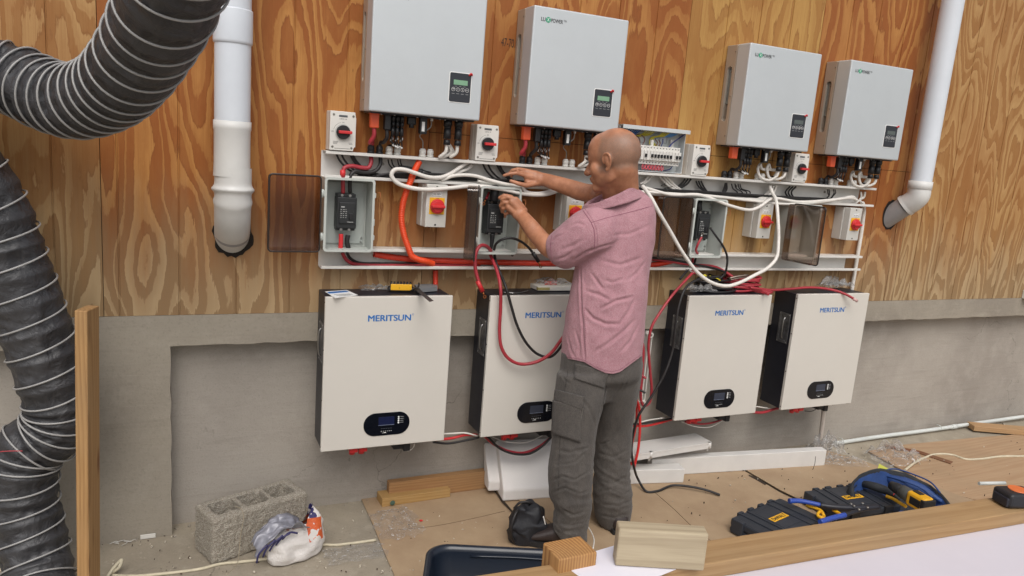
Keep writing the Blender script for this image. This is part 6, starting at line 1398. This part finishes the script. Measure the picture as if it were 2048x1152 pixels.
# loose block standing on end (end grain up) behind the rail, and its neighbour
b = MB()
e0 = [fl(1086, 1084, ZT+.12), fl(1162, 1070, ZT+.12)]
EG = timber('end_grain', '#b98b56', '#8a5c30', 2, 2, 26, con=1.6)
def post(label, q, ztop, zbot, depth, m, grp=None):
    a, c = fl(*q[0], ztop), fl(*q[1], ztop); dd = Vector((c.x-a.x, c.y-a.y, 0)); L_ = dd.length
    b = MB(); b.box(0, L_, -depth, 0, zbot-ztop, 0, .003); o = b.build('timber_block', m); o.data.transform(Matrix.Translation((L_/2, -depth/2, zbot-ztop))); o.matrix_world = Matrix.Translation((a.x, a.y, ztop)) @ Matrix.Rotation(math.atan2(dd.y, dd.x), 4, 'Z'); return tag(o, label, 'timber')
post('upright timber post behind the table edge showing curved end grain', [(1086, 1085), (1160, 1071)], ZT+.07, ZT-.3, .089*.8, EG)
# sheets of paper
PAP = mat('paper_white', '#dedce6', .55, var=.015)
for k, (q, z, lab) in enumerate((([(1118, 1124), (1230, 1091), (1310, 1092), (1352, 1139), (1300, 1160), (1290, 1230)], ZT+.0395, 'white sheet of paper on the table edge under the weathered timber block'), ([(1122, 1127), (1160, 1120), (1320, 1140), (1210, 1190)], ZT+.0388, 'second sheet of paper peeking out below the first'))):
    b = MB(); P_ = [fl(*p, z) for p in q]; 
    b.prism([(p.x, p.y) for p in P_], z, z+.0005, 'z'); o = b.build('paper_sheet', PAP); tag(o, lab, 'paper', 'sheets of paper on the table')
a, c = fl(1230, 1132, ZT+.041), fl(1408, 1143, ZT+.041)
beam('timber_block', 'weathered grey timber block lying on the paper at the table edge', 'timber', a, c, .038, .086, timber('weathered', '#b0a288', '#8f8068', 0, 7, 9, con=.6), ZT+.041, bev=.004)
# tape measure at the right end of the rail
p = fl(2020, 1000, ZT+.05)
t = thing('tape_measure', 'black tape measure with an orange disc on the table edge at the right margin', 'tape measure', (p.x, p.y, ZT+.039))
T0 = Matrix.Translation((p.x, p.y, ZT+.039)) @ Matrix.Rotation(R_(-14), 4, 'Z')
b = MB(); b.box(-.035, .06, -.035, .03, .0005, .042, .010, 3, T0); b.build('case', BLK, t)
b = MB(); b.cyl(T0 @ Vector((.018, 0, .040)), T0 @ Vector((.018, 0, .044)), .024, seg=28); b.build('disc', mat('orange_disc', '#d8703a', .45), t)
b = MB(); b.box(-.04, -.03, -.03, .02, .004, .03, .003, 2, T0); b.build('hook', BLKM, t)
b = MB(); a, c = fl(1958, 967, ZT+.02), fl(2000, 966, ZT+.02); tag(MB().tube([fl(1958, 967, .35), fl(2010, 966, .35)], .008, 12, 2, smooth=False).build('pipe_offcut', MT['pale_pvc']), 'short pale pipe offcut poking out beside the tape measure', 'pipe')
# ================================================================ PERSON
def pt(px, py, depth): r = ray(px, py); return CAM + r*(depth/r.dot(FWD))
def rings_from(lst):
    out = []
    for (lx, ly, rx, ry, y, ratio) in lst:
        c = at((lx+rx)/2, (ly+ry)/2, y); dp = (c-CAM).dot(FWD); A, B = pt(lx, ly, dp), pt(rx, ry, dp); out.append([c, (B-A)/2, ratio])
    for i, r in enumerate(out):
        ax = (out[min(i+1, len(out)-1)][0]-out[max(i-1, 0)][0]).normalized(); v = ax.cross(r[1]).normalized()*r[1].length*r[2]; r.append(v)
    return out
def loft(b, lst, nsub=5, seg=40, cap=True, p=.92, raw=None):
    R = raw or rings_from(lst); C = spline([r[0] for r in R], nsub); U = spline([r[1] for r in R], nsub); V = spline([r[3] for r in R], nsub); rows = []
    for c, u, v in zip(C, U, V):
        row = []
        for k in range(seg):
            a = 2*math.pi*k/seg; ca, sa = math.cos(a), math.sin(a)
            row.append(b.bm.verts.new(c+u*math.copysign(abs(ca)**p, ca)+v*math.copysign(abs(sa)**p, sa)))
        rows.append(row)
    fs = [b.bm.faces.new((x[k], x[(k+1) % seg], y[(k+1) % seg], y[k])) for x, y in zip(rows, rows[1:]) for k in range(seg)]
    if cap: fs += [b.bm.faces.new(rows[0][::-1]), b.bm.faces.new(rows[-1])]
    b._tag(fs, True)
def remesh(o, vox, smooth=4, fac=.5):
    def f(o):
        m = o.modifiers.new('r', 'REMESH'); m.mode = 'VOXEL'; m.voxel_size = vox; m.use_smooth_shade = True
        if smooth: s = o.modifiers.new('s', 'SMOOTH'); s.factor = fac; s.iterations = smooth
    return modified(o, f)
def coords(me): a = np.empty(len(me.vertices)*3, dtype=np.float64); me.vertices.foreach_get('co', a); return a.reshape(-1, 3)
def normals(me): a = np.empty(len(me.vertices)*3, dtype=np.float64); me.vertices.foreach_get('normal', a); return a.reshape(-1, 3)
def setco(me, a): me.vertices.foreach_set('co', a.astype(np.float32).ravel()); me.update()
def onsurf(o, q, off=0.0):
    """points of a pixel polyline dropped onto a mesh surface"""
    w = LOC.get(o.name, Vector()); bv = BVHTree.FromPolygons([v.co for v in o.data.vertices], [p.vertices for p in o.data.polygons]); out = []
    q2 = []
    for a, c in zip(q, q[1:]):
        for k in range(6): q2.append((a[0]+(c[0]-a[0])*k/6, a[1]+(c[1]-a[1])*k/6))
    q2.append(q[-1])
    for (px, py) in q2:
        h = bv.ray_cast(CAM-w, ray(px, py).normalized())
        if h[0] is not None: out.append(h[0]+h[1]*(off if h[1].dot(ray(px, py)) < 0 else -off))
    return out
def crease(o, lines):
    co = coords(o.data); nr = normals(o.data); D = np.zeros(len(co)); bb = None
    for (amp, w, q) in lines:
        P_ = np.array(onsurf(o, q)); 
        if len(P_) < 2: continue
        dm = np.full(len(co), 9.0); tt = np.zeros(len(co)); n = len(P_)-1
        for i in range(n):
            a, c = P_[i], P_[i+1]; d = c-a; L2 = d@d+1e-12; t = np.clip(((co-a)@d)/L2, 0, 1); r = np.linalg.norm(co-(a+t[:, None]*d), axis=1); m = r < dm; dm[m] = r[m]; tt[m] = (i+t[m])/n
        fade = np.clip(np.sin(np.pi*np.clip(tt*.92+.04, 0, 1))*1.6, 0, 1)
        D += amp*fade*(.55*np.exp(-(dm/(2.2*w))**2)-np.exp(-(dm/(.75*w))**2))
    setco(o.data, co+nr*D[:, None]*.95)
def nz(p, s, off=0): return noise.noise(Vector((p[0]*s[0]+off, p[1]*s[1], p[2]*s[2])))
def folds(o, fn):
    co = coords(o.data); nr = normals(o.data); D = np.array([fn(c) for c in co]); setco(o.data, co+nr*D[:, None])
SKIN, st_, sb_ = newmat('skin')
_c = mixc(st_, sstep(st_, noi(st_, None, 14, 6, .65), .3, .75), lin('#b67e5f'), lin('#9b674c'))
_at = st_.nodes.new('ShaderNodeAttribute'); _at.attribute_name = 'stubble'
_sp = noi(st_, None, 420, 2, .5)
_c = mixc(st_, mathn(st_, 'MULTIPLY', _at.outputs['Fac'], mathn(st_, 'ADD', .38, mathn(st_, 'MULTIPLY', sstep(st_, _sp, .4, .62), .4))), _c, lin('#6d6055'))
st_.links.new(_c, sb_.inputs['Base Color']); sb_.inputs['Roughness'].default_value = .46; sb_.inputs['Subsurface Weight'].default_value = .08; sb_.inputs['Subsurface Radius'].default_value = (.012, .005, .003)
bump(st_, sb_, noi(st_, None, 240, 4, .6), .25, .0015)
def cloth(name, c1, c2, weave=900, vs=9):
    m, t, b = newmat(name); c = mixc(t, sstep(t, noi(t, None, vs, 6, .65), .3, .75), lin(c1), lin(c2))
    w = noi(t, mapped(t, (1, 1, .25)), weave, 2, .5); c = mixc(t, mathn(t, 'MULTIPLY', sstep(t, w, .4, .65), .16), c, lin('#f0e4e8' if 'shirt' in name else '#8a8680'))
    t.links.new(c, b.inputs['Base Color']); b.inputs['Roughness'].default_value = .88; b.inputs['Specular IOR Level'].default_value = .15; b.inputs['Sheen Weight'].default_value = .12
    bump(t, b, mathn(t, 'ADD', w, mathn(t, 'MULTIPLY', noi(t, None, 26, 6, .62, .6), 5)), .4, .0022); MT[name] = m; return m
SHIRT = cloth('shirt_cotton', '#a87981', '#9b6c75'); TROU = cloth('trouser_canvas', '#534e4a', '#464240', 700)
SEAM = mat('seam_pink', '#8a5668', .9, var=.05); SEAMG = mat('seam_grey', '#7d7871', .9, var=.1); SEAMD = mat('seam_dark', '#34312f', .9)
man = thing('person', 'bald man in a pink shirt and grey cargo trousers wiring the second grey enclosure', 'person', (1.6, -.5, 0))
# ---- body (head, neck, arms, hands in one surface)
b = MB()
HC = at(1226, 320, -.50)
az, pitch_, tilt_ = R_(-34), R_(-13), R_(0)
fwdh = Vector((math.sin(az)*math.cos(pitch_), math.cos(az)*math.cos(pitch_), math.sin(pitch_)))
rgh = Vector((math.cos(az), -math.sin(az), 0)); uph = rgh.cross(fwdh)
HM = Matrix(((rgh.x, fwdh.x, uph.x, HC.x), (rgh.y, fwdh.y, uph.y, HC.y), (rgh.z, fwdh.z, uph.z, HC.z), (0, 0, 0, 1)))
HR = HM.to_3x3()
def H(x, y, z): return HM @ Vector((x, y, z))
def hb(c, r): b.ball(H(*c), r, HR)
hb((0, -.016, .030), (.079, .103, .092)); hb((0, .028, .034), (.068, .072, .080)); hb((0, .042, -.030), (.060, .054, .072)); hb((0, .030, -.070), (.055, .056, .042))
hb((0, .078, -.098), (.026, .024, .022)); hb((0, .070, -.065), (.036, .030, .03))
for s in (-1, 1):
    hb((s*.042, .056, -.028), (.026, .028, .03)); hb((s*.046, .012, -.058), (.018, .040, .034))
    b.cap(H(s*.008, .090, .014), H(s*.038, .080, .015), .0125, .011)
    hb((s*.012, .104, -.036), (.009, .011, .009))
    # ear
    e0 = Vector((s*.079, -.008, -.012)); ang = 24
    def E(u, v, w=0): return H(*(e0+Vector((s*(w+.30*max(0, -u)), u, v))))
    rim = [E(.010, -.006, .003), E(.014, .012, .004), E(.008, .027, .006), E(-.008, .033, .010), E(-.021, .024, .011), E(-.024, .006, .009), E(-.018, -.012, .006), E(-.008, -.026, .004), E(.003, -.030, .002)]
    b.tube(rim, .0048, 8, 4); b.tube([E(.002, .016, .004), E(-.011, .014, .006), E(-.013, -.004, .005), E(-.005, -.016, .004)], .004, 8, 4)
    b.ball(E(.0, -.028, .003), (.008, .008, .009)); b.ball(E(-.008, .004, .002), (.012, .014, .026), HR)
hb((0, .085, -.010), (.014, .02, .02)); b.cap(H(0, .094, .006), H(0, .119, -.034), .009, .0125); hb((0, .117, -.037), (.012, .012, .010))
hb((0, .094, -.060), (.024, .013, .0075)); hb((0, .091, -.071), (.021, .013, .008))
nk = at(1246, 385, -.475)
b.cap(H(0, -.034, -.035), nk, .060, .064); b.cap(H(0, -.050, -.005), nk+Vector((.005, -.008, -.01)), .052, .058); b.cap(H(0, .025, -.075), nk+Vector((-.015, .02, -.03)), .040, .056)
chest = at(1230, 470, -.46); b.cap(nk, chest, .058, .075)
def jp(px, py, y): return at(px, py, y)
LS, RS = jp(1195, 440, -.52), jp(1290, 418, -.40)
b.cap(chest, LS, .06, .036); b.cap(chest, RS, .06, .036)
LE, LW = jp(1117, 503, -.405), jp(1044, 431, -.19)
RE, RW = jp(1192, 390, -.335), jp(1084, 358, -.118)
b.cap(LS, LE, .036, .040); b.cap(RS, RE, .036, .040)
loft(b, [(1120, 478, 1122, 528, -.405, .95), (1099, 470, 1088, 512, -.365, .95), (1084, 455, 1070, 492, -.31, .95), (1072, 441, 1052, 470, -.27, .92), (1061, 430, 1041, 453, -.225, .9), (1053, 422, 1033, 441, -.19, .78), (1044, 412, 1024, 434, -.175, .7)], 6, 28)
loft(b, [(1205, 368, 1205, 410, -.345, .95), (1178, 368, 1180, 405, -.30, .95), (1155, 362, 1154, 400, -.25, .95), (1128, 355, 1127, 389, -.195, .92), (1104, 349, 1102, 379, -.15, .88), (1085, 345, 1084, 372, -.118, .75), (1070, 340, 1068, 372, -.108, .62)], 6, 28)
def hand(segs):
    for pts_, r0, r1 in segs:
        q = [at(*p) for p in pts_]; n = len(q)-1
        for i in range(n): b.cap(q[i], q[i+1], r0+(r1-r0)*i/n, r0+(r1-r0)*(i+1)/n)
hand([([(1083, 353, -.115), (1056, 344, -.100)], .0165, .0145), ([(1083, 360, -.118), (1052, 352, -.108)], .0185, .0155), ([(1078, 366, -.118), (1054, 362, -.108)], .0150, .0140), ([(1083, 352, -.10), (1056, 345, -.085)], .016, .014),
      ([(1052, 351, -.112), (1032, 346, -.112), (1018, 348, -.104), (1008, 351, -.096)], .0098, .0068),
      ([(1052, 343, -.100), (1036, 338, -.098), (1024, 341, -.084), (1017, 349, -.074)], .0096, .0068),
      ([(1054, 341, -.086), (1038, 338, -.080), (1027, 343, -.066), (1023, 353, -.058)], .0092, .0066),
      ([(1058, 342, -.076), (1045, 342, -.064), (1037, 349, -.056)], .0082, .0062),
      ([(1072, 367, -.122), (1052, 371, -.132), (1036, 367, -.130), (1022, 362, -.120)], .0120, .0082)])
hand([([(1045, 427, -.185), (1024, 404, -.170)], .0195, .0165), ([(1040, 432, -.180), (1017, 414, -.160)], .0195, .0160), ([(1048, 421, -.178), (1032, 400, -.172)], .0160, .0145), ([(1038, 432, -.165), (1020, 420, -.150)], .018, .015),
      ([(1029, 398, -.172), (1015, 394, -.166), (1004, 399, -.150), (1003, 408, -.134)], .0100, .0072),
      ([(1021, 405, -.166), (1008, 405, -.156), (1001, 411, -.140), (1003, 419, -.126)], .0098, .0072),
      ([(1017, 414, -.158), (1007, 417, -.146), (1004, 424, -.130)], .0094, .0070),
      ([(1019, 424, -.150), (1011, 428, -.138), (1010, 434, -.124)], .0086, .0064),
      ([(1040, 412, -.160), (1022, 394, -.148), (1008, 391, -.140), (999, 396, -.128)], .0115, .0080)])
body = b.build('body', SKIN, man); remesh(body, .0034, 3, .5)
co = coords(body.data)+np.array(LOC[body.name]); L_ = np.c_[co, np.ones(len(co))] @ np.array(HM.inverted()).T
vg = body.vertex_groups.new(name='head'); rr_ = np.linalg.norm(L_[:, :3], axis=1); okv = np.where((rr_ < .24) & (np.abs(L_[:, 0]) < .0815) & ~((L_[:, 1] > .086) & (np.abs(L_[:, 0]) < .03)) )[0]
vg.add([int(i) for i in okv], 1.0, 'REPLACE')
def f(o): m = o.modifiers.new('s', 'SMOOTH'); m.factor = .6; m.iterations = 22; m.vertex_group = 'head'
modified(body, f)
co = coords(body.data)+np.array(LOC[body.name]); Hi = np.array(HM.inverted()); L_ = np.c_[co, np.ones(len(co))] @ Hi.T
def ss(x, a, c): t = np.clip((x-a)/(c-a), 0, 1); return t*t*(3-2*t)
wob = np.array([noise.noise(Vector(p[:3])*38)*.012 for p in L_])
st = ss(L_[:, 2]+wob, -.058, -.030)*(1-ss(L_[:, 2]+wob+.5*np.maximum(L_[:, 1], 0), .070, .106))*(1-ss(L_[:, 1]+wob+.20*(L_[:, 2]-.03), .014, .040))
st[np.abs(L_[:, 0]) > .0835] *= .1
st[np.linalg.norm(L_[:, :3], axis=1) > .2] = 0
beard = ss(-L_[:, 2], .045, .075)*ss(L_[:, 1], -.005, .03)*(np.linalg.norm(L_[:, :3], axis=1) < .16)*.18
at_ = body.data.attributes.new('stubble', 'FLOAT', 'POINT'); at_.data.foreach_set('value', np.maximum(st, beard).astype(np.float32))
for s in (-1, 1):
    e_ = MB(); e_.ball(H(s*.030, .071, -.006), .0105); e_.build('eye', mat('eye_white', '#d9d2cc', .25, var=0), man)
    e_ = MB(); e_.tube([H(s*.015, .104, .017), H(s*.030, .102, .023), H(s*.047, .086, .018)], .0035, 6, 4); e_.build('eyebrow', mat('brow', '#4b3a30', .8), man)
# ---- shirt
b = MB()
loft(b, [(1222, 388, 1272, 372, -.475, .9), (1203, 404, 1290, 384, -.475, .82), (1183, 426, 1306, 398, -.475, .74), (1168, 458, 1313, 424, -.475, .72), (1156, 510, 1311, 470, -.475, .74), (1145, 556, 1303, 520, -.475, .76), (1134, 606, 1296, 585, -.48, .80), (1128, 655, 1290, 640, -.48, .84), (1123, 705, 1287, 690, -.48, .86), (1119, 760, 1284, 758, -.48, .86)], 6, 56)
loft(b, [(1228, 415, 1236, 490, -.46, .8), (1205, 406, 1212, 505, -.495, .85), (1180, 412, 1190, 512, -.50, .85), (1153, 424, 1172, 521, -.475, .88), (1132, 441, 1150, 534, -.440, .9), (1116, 455, 1130, 539, -.415, .9), (1101, 468, 1108, 530, -.385, .88), (1096, 474, 1101, 521, -.375, .85)], 6, 40)
loft(b, [(1290, 392, 1290, 470, -.41, .8), (1250, 380, 1250, 440, -.36, .8), (1212, 370, 1212, 420, -.33, .9), (1197, 371, 1199, 412, -.32, .9)], 6, 32)
shirt = b.build('shirt', SHIRT, man); remesh(shirt, .0056, 9, .5)
def fsh(c):
    v = Vector(c); a = nz(v, (5, 5, 3.2), 3)*.006+abs(nz(v, (9, 9, 7), 8))*-.006
    d = (v.x*.6+v.z*1.2, v.y*.8, v.z*.5-v.x*.3)
    return a+nz(d, (14, 6, 5), 1)*.0035
folds(shirt, fsh)
crease(shirt, [(.014, .006, [(1161, 533), (1162, 570), (1163, 610), (1166, 650), (1168, 690), (1170, 716)]),
 (.008, .008, [(1182, 545), (1198, 568), (1208, 580)]), (.010, .009, [(1172, 582), (1200, 590), (1222, 602)]), (.011, .008, [(1200, 618), (1230, 602), (1264, 594)]), (.012, .009, [(1170, 618), (1186, 636), (1212, 648), (1240, 648)]),
 (.009, .010, [(1240, 648), (1258, 622), (1268, 600)]), (.008, .010, [(1188, 704), (1215, 688), (1248, 662), (1268, 640)]), (.007, .009, [(1240, 706), (1262, 680), (1276, 650)]), (.006, .007, [(1150, 660), (1160, 690), (1158, 712)]), (.006, .008, [(1135, 670), (1142, 700), (1150, 716)]),
 (.009, .006, [(1213, 437), (1218, 450), (1223, 464)]), (.010, .010, [(1148, 520), (1165, 508), (1184, 497)]), (.007, .009, [(1170, 505), (1200, 494), (1230, 486)]), (.006, .010, [(1120, 500), (1145, 492), (1168, 478)]), (.006, .008, [(1110, 520), (1130, 514), (1150, 500)]),
 (.008, .006, [(1104, 484), (1113, 474), (1128, 468)]), (.006, .008, [(1140, 452), (1155, 446), (1170, 450)]), (.008, .006, [(1245, 392), (1262, 387), (1276, 382)]), (.007, .007, [(1200, 412), (1222, 405), (1250, 400)]), (.006, .008, [(1210, 560), (1225, 565), (1250, 556)]), (.006, .010, [(1200, 520), (1240, 530), (1285, 515)]), (.005, .009, [(1225, 470), (1260, 468), (1300, 450)]), (.005, .009, [(1255, 560), (1275, 545), (1292, 520)]), (.007, .007, [(1098, 492), (1106, 488), (1112, 478)])])
# cut the hem: lower at the tail, higher at the sides
co = coords(shirt.data)+np.array(LOC[shirt.name]); z_at = {}
hemq = [(1100, 712), (1122, 716), (1150, 720), (1168, 724), (1190, 737), (1210, 746), (1225, 748), (1240, 744), (1262, 728), (1284, 712), (1300, 705)]
rel = co-np.array(CAM); dz = rel @ np.array(FWD); PX = 1024+FPX*(rel @ np.array(RGT))/dz; PY = 576-FPX*(rel @ np.array(UPV))/dz
hy = np.interp(PX, [q[0] for q in hemq], [q[1] for q in hemq])
hemz = co[:, 2]+(PY-hy)/500.0                       # world height of the hem at each column of the cloth
bmx = bmesh.new(); bmx.from_mesh(shirt.data); bmx.verts.ensure_lookup_table()
low = PY > hy
dead = [f for f in bmx.faces if all(low[v.index] for v in f.verts)]
ds_ = set(dead); part = {v for f in bmx.faces if f not in ds_ for v in f.verts if low[v.index]}
for v in part: v.co.z = hemz[v.index]-0.0
bmesh.ops.delete(bmx, geom=dead, context='FACES'); loose = [v for v in bmx.verts if not v.link_faces]; bmesh.ops.delete(bmx, geom=loose, context='VERTS')
bmx.to_mesh(shirt.data); bmx.free()
def f(o): m = o.modifiers.new('s', 'SOLIDIFY'); m.thickness = .0016; m.offset = -1
modified(shirt, f)
for p in shirt.data.polygons: p.use_smooth = True
# collar band
b = MB(); seg = 48
CR = rings_from([(1160, 424, 1284, 392, -.468, .80), (1166, 414, 1277, 380, -.470, .82), (1170, 410, 1272, 365, -.472, .78), (1176, 409, 1270, 364, -.472, .72), (1176, 418, 1266, 380, -.472, .70)])
for r in CR: r[3] = Vector((0, 0, 1)).cross(r[1]).normalized()*r[1].length*r[2]
loft(b, None, 4, seg, cap=False, raw=CR, p=1.0)
cl = b.build('collar', SHIRT, man)
def f(o): m = o.modifiers.new('s', 'SOLIDIFY'); m.thickness = .0025
modified(cl, f); folds(cl, lambda c: nz(c, (26, 26, 40))*.003)
def seamline(o, name, q, r, m, dashed=False):
    pts_ = onsurf(o, q, .0006)
    if len(pts_) < 2: return
    w = LOC.get(o.name, Vector()); pts_ = [p+w for p in pts_]; bb = MB()
    if dashed:
        tot = spline(pts_, 3)
        for i in range(0, len(tot)-1, 2): bb.tube([tot[i], tot[i+1]], r, 4, smooth=False)
    else: bb.tube(pts_, r, 5, 2)
    bb.build(name, m, o)
seamline(shirt, 'yoke_seam', [(1182, 445), (1212, 436), (1261, 424), (1304, 412)], .0011, SEAM)
seamline(shirt, 'sleeve_seam', [(1166, 421), (1174, 432), (1182, 444), (1188, 458), (1190, 477), (1189, 495)], .0013, SEAM)
seamline(shirt, 'sleeve_seam', [(1170, 418), (1179, 430), (1187, 443), (1193, 458), (1195, 477), (1194, 495)], .0009, SEAM, True)
seamline(shirt, 'side_seam', [(1169, 620), (1171, 660), (1171, 700), (1171, 722)], .0010, SEAM, True)
seamline(shirt, 'cuff_seam', [(1104, 470), (1101, 490), (1103, 515), (1107, 530)], .0010, SEAM)
seamline(shirt, 'hem_stitch', [(1124, 712), (1150, 716), (1168, 720), (1190, 733), (1210, 741), (1225, 743), (1240, 739), (1262, 723), (1282, 709)], .0007, SEAM)
# ---- trousers
b = MB()
loft(b, [(1124, 700, 1282, 688, -.48, .80), (1121, 730, 1283, 718, -.48, .82), (1114, 762, 1280, 752, -.48, .80), (1113, 788, 1255, 778, -.487, .66), (1114, 812, 1225, 806, -.495, .5)], 5, 50)
loft(b, [(1115, 745, 1215, 745, -.505, 1), (1108, 800, 1209, 802, -.515, 1), (1104, 846, 1196, 852, -.525, .98), (1102, 894, 1191, 894, -.535, .98), (1096, 937, 1187, 940, -.545, .98), (1098, 990, 1185, 994, -.555, .98), (1108, 1008, 1183, 1020, -.56, 1.0), (1107, 1035, 1178, 1040, -.56, 1.02), (1106, 1052, 1174, 1070, -.562, 1.05), (1117, 1062, 1172, 1090, -.565, 1.0)], 6, 40)
loft(b, [(1188, 728, 1284, 720, -.475, 1.25), (1186, 772, 1278, 766, -.470, 1.2), (1188, 806, 1272, 803, -.462, 1.12), (1190, 853, 1265, 852, -.45, 1), (1189, 894, 1262, 894, -.45, 1), (1187, 940, 1259, 940, -.455, 1), (1186, 994, 1264, 992, -.46, 1), (1188, 1026, 1262, 1028, -.46, 1.02), (1198, 1042, 1259, 1052, -.465, 1.05), (1212, 1050, 1256, 1062, -.47, 1.1)], 6, 40)
tr_ = b.build('trousers', TROU, man); remesh(tr_, .0066, 9, .5)
def ftr(c):
    zz = c[2]; low_ = max(0, min(1, (.55-zz)/.4)); a = nz(c, (6, 6, 3), 4)*.004
    q_ = noise.noise(Vector((c[0]*5, c[1]*5, c[2]*4)))*.09; h = nz((c[0]+zz*.8, c[1], zz+q_+c[0]*.35), (7, 7, 19), 7); g2 = nz((c[0]-zz*.9, c[1], zz-c[0]*.5+q_), (11, 11, 24), 2)
    vv = nz(c, (22, 22, 3), 5)*.004*(1-low_)
    return a+(-abs(h)*.013+.003)*low_-abs(g2)*.006*(.1+.9*low_)+vv*.6
folds(tr_, ftr)
crease(tr_, [(.010, .009, [(1211, 775), (1205, 800), (1200, 830)]), (.008, .008, [(1165, 800), (1180, 820), (1190, 850)]), (.006, .008, [(1110, 900), (1140, 905), (1180, 895)]), (.008, .008, [(1120, 1015), (1145, 1030), (1178, 1022)]), (.008, .008, [(1112, 1045), (1140, 1052), (1172, 1046)]),
 (.009, .006, [(1100, 962), (1125, 952), (1150, 960), (1182, 940)]), (.009, .006, [(1104, 985), (1130, 975), (1160, 988), (1184, 978)]), (.008, .005, [(1170, 905), (1150, 925), (1110, 930)]), (.007, .005, [(1240, 850), (1222, 880), (1200, 890)]), (.008, .005, [(1195, 985), (1220, 978), (1245, 990), (1262, 980)]), (.007, .006, [(1122, 745), (1130, 760), (1142, 768)]), (.007, .008, [(1195, 905), (1225, 915), (1255, 900)]), (.007, .008, [(1195, 960), (1225, 968), (1258, 950)]), (.009, .008, [(1205, 1008), (1235, 1012), (1262, 1002)]), (.008, .008, [(1200, 1030), (1230, 1036), (1258, 1024)]), (.006, .007, [(1262, 740), (1250, 770), (1235, 800)]), (.006, .007, [(1254, 742), (1240, 775), (1222, 800)])])
seamline(tr_, 'leg_seam', [(1136, 740), (1130, 780), (1126, 830), (1120, 880), (1118, 940), (1116, 990)], .0010, SEAMD)
seamline(tr_, 'leg_seam', [(1213, 770), (1208, 800), (1202, 840)], .0012, SEAMD)
# hip pocket panel, cargo pocket and flap
def patch(name, q, thick, m, parent, n=10):
    """cloth panel laid on the garment: q = four pixel corners (tl, tr, br, bl)"""
    w = LOC.get(parent.name, Vector()); bv = BVHTree.FromPolygons([v.co for v in parent.data.vertices], [p.vertices for p in parent.data.polygons]); bb = MB(); V = []
    for j in range(n+1):
        row = []
        for i in range(n+1):
            u, v = i/n, j/n; px = (q[0][0]*(1-u)+q[1][0]*u)*(1-v)+(q[3][0]*(1-u)+q[2][0]*u)*v; py = (q[0][1]*(1-u)+q[1][1]*u)*(1-v)+(q[3][1]*(1-u)+q[2][1]*u)*v
            h = bv.ray_cast(CAM-w, ray(px, py).normalized())
            if h[0] is None: row.append(None); continue
            nn_ = h[1] if h[1].dot(ray(px, py)) < 0 else -h[1]; row.append(bb.bm.verts.new(h[0]+w+nn_*thick))
        V.append(row)
    for j in range(n):
        for i in range(n):
            c_ = (V[j][i], V[j][i+1], V[j+1][i+1], V[j+1][i])
            if all(c_): bb._tag([bb.bm.faces.new(c_)], True)
    o = bb.build(name, m, parent)
    def f(o): s_ = o.modifiers.new('s', 'SOLIDIFY'); s_.thickness = thick*.95; s_.offset = -1
    return modified(o, f)
patch('hip_pocket', [(1150, 727), (1218, 742), (1206, 776), (1148, 757)], .003, TROU, tr_)
patch('cargo_pocket', [(1109, 800), (1163, 812), (1160, 884), (1106, 866)], .0045, TROU, tr_, 14)
patch('pocket_flap', [(1109, 778), (1168, 793), (1164, 819), (1107, 797)], .009, TROU, tr_, 14)
seamline(tr_, 'pocket_stitch', [(1166, 816), (1160, 850), (1161, 884)], .0012, SEAMG)
# ---- shoes
SHOE = mat('shoe_leather', '#2f2523', .55, var=.15, vs=20, bump=.3, bs=120); SOLE = mat('shoe_sole', '#1c1a1a', .8, var=.1)
def shoe(heel, toe, lab=None):
    d = Vector((toe.x-heel.x, toe.y-heel.y, 0)).normalized(); n_ = Vector((-d.y, d.x, 0)); L_ = .285
    M = Matrix(((d.x, n_.x, 0, heel.x), (d.y, n_.y, 0, heel.y), (0, 0, 1, .012), (0, 0, 0, 1)))
    b = MB(); prof = [(0, .030, .075), (.02, .036, .092), (.07, .040, .112), (.11, .041, .106), (.15, .044, .082), (.20, .048, .062), (.245, .044, .045), (.275, .028, .036), (.285, .010, .026)]
    rows = []
    for x, w, h in prof:
        row = []
        for k in range(24):
            a = 2*math.pi*k/24; ca, sa = math.cos(a), math.sin(a); row.append(b.bm.verts.new(M @ Vector((x, w*math.copysign(abs(ca)**.75, ca), .018+(h-.018)*.5*(1+math.copysign(abs(sa)**.8, sa))))))
        rows.append(row)
    b._tag([b.bm.faces.new((x[k], x[(k+1) % 24], y[(k+1) % 24], y[k])) for x, y in zip(rows, rows[1:]) for k in range(24)]+[b.bm.faces.new(rows[0]), b.bm.faces.new(rows[-1])], True)
    o = b.build('shoe', SHOE, man)
    b = MB(); pl_ = [(x, w+.003) for x, w, h in prof]+[(x, -w-.003) for x, w, h in prof[::-1]]; b.prism(pl_, 0, .022, 'z', .003, M); b.build('sole', SOLE, o)
    b = MB()
    for k in range(4): b.tube([M @ Vector((.12+.018*k, -.018, .086-.008*k)), M @ Vector((.122+.018*k, .018, .086-.008*k))], .0022, 6, 2)
    b.build('lace', mat('lace', '#5d4740', .8), o)
    return o
shoe(fl(1170, 1100), fl(1060, 1086)); shoe(fl(1240, 1076), fl(1222, 1042))
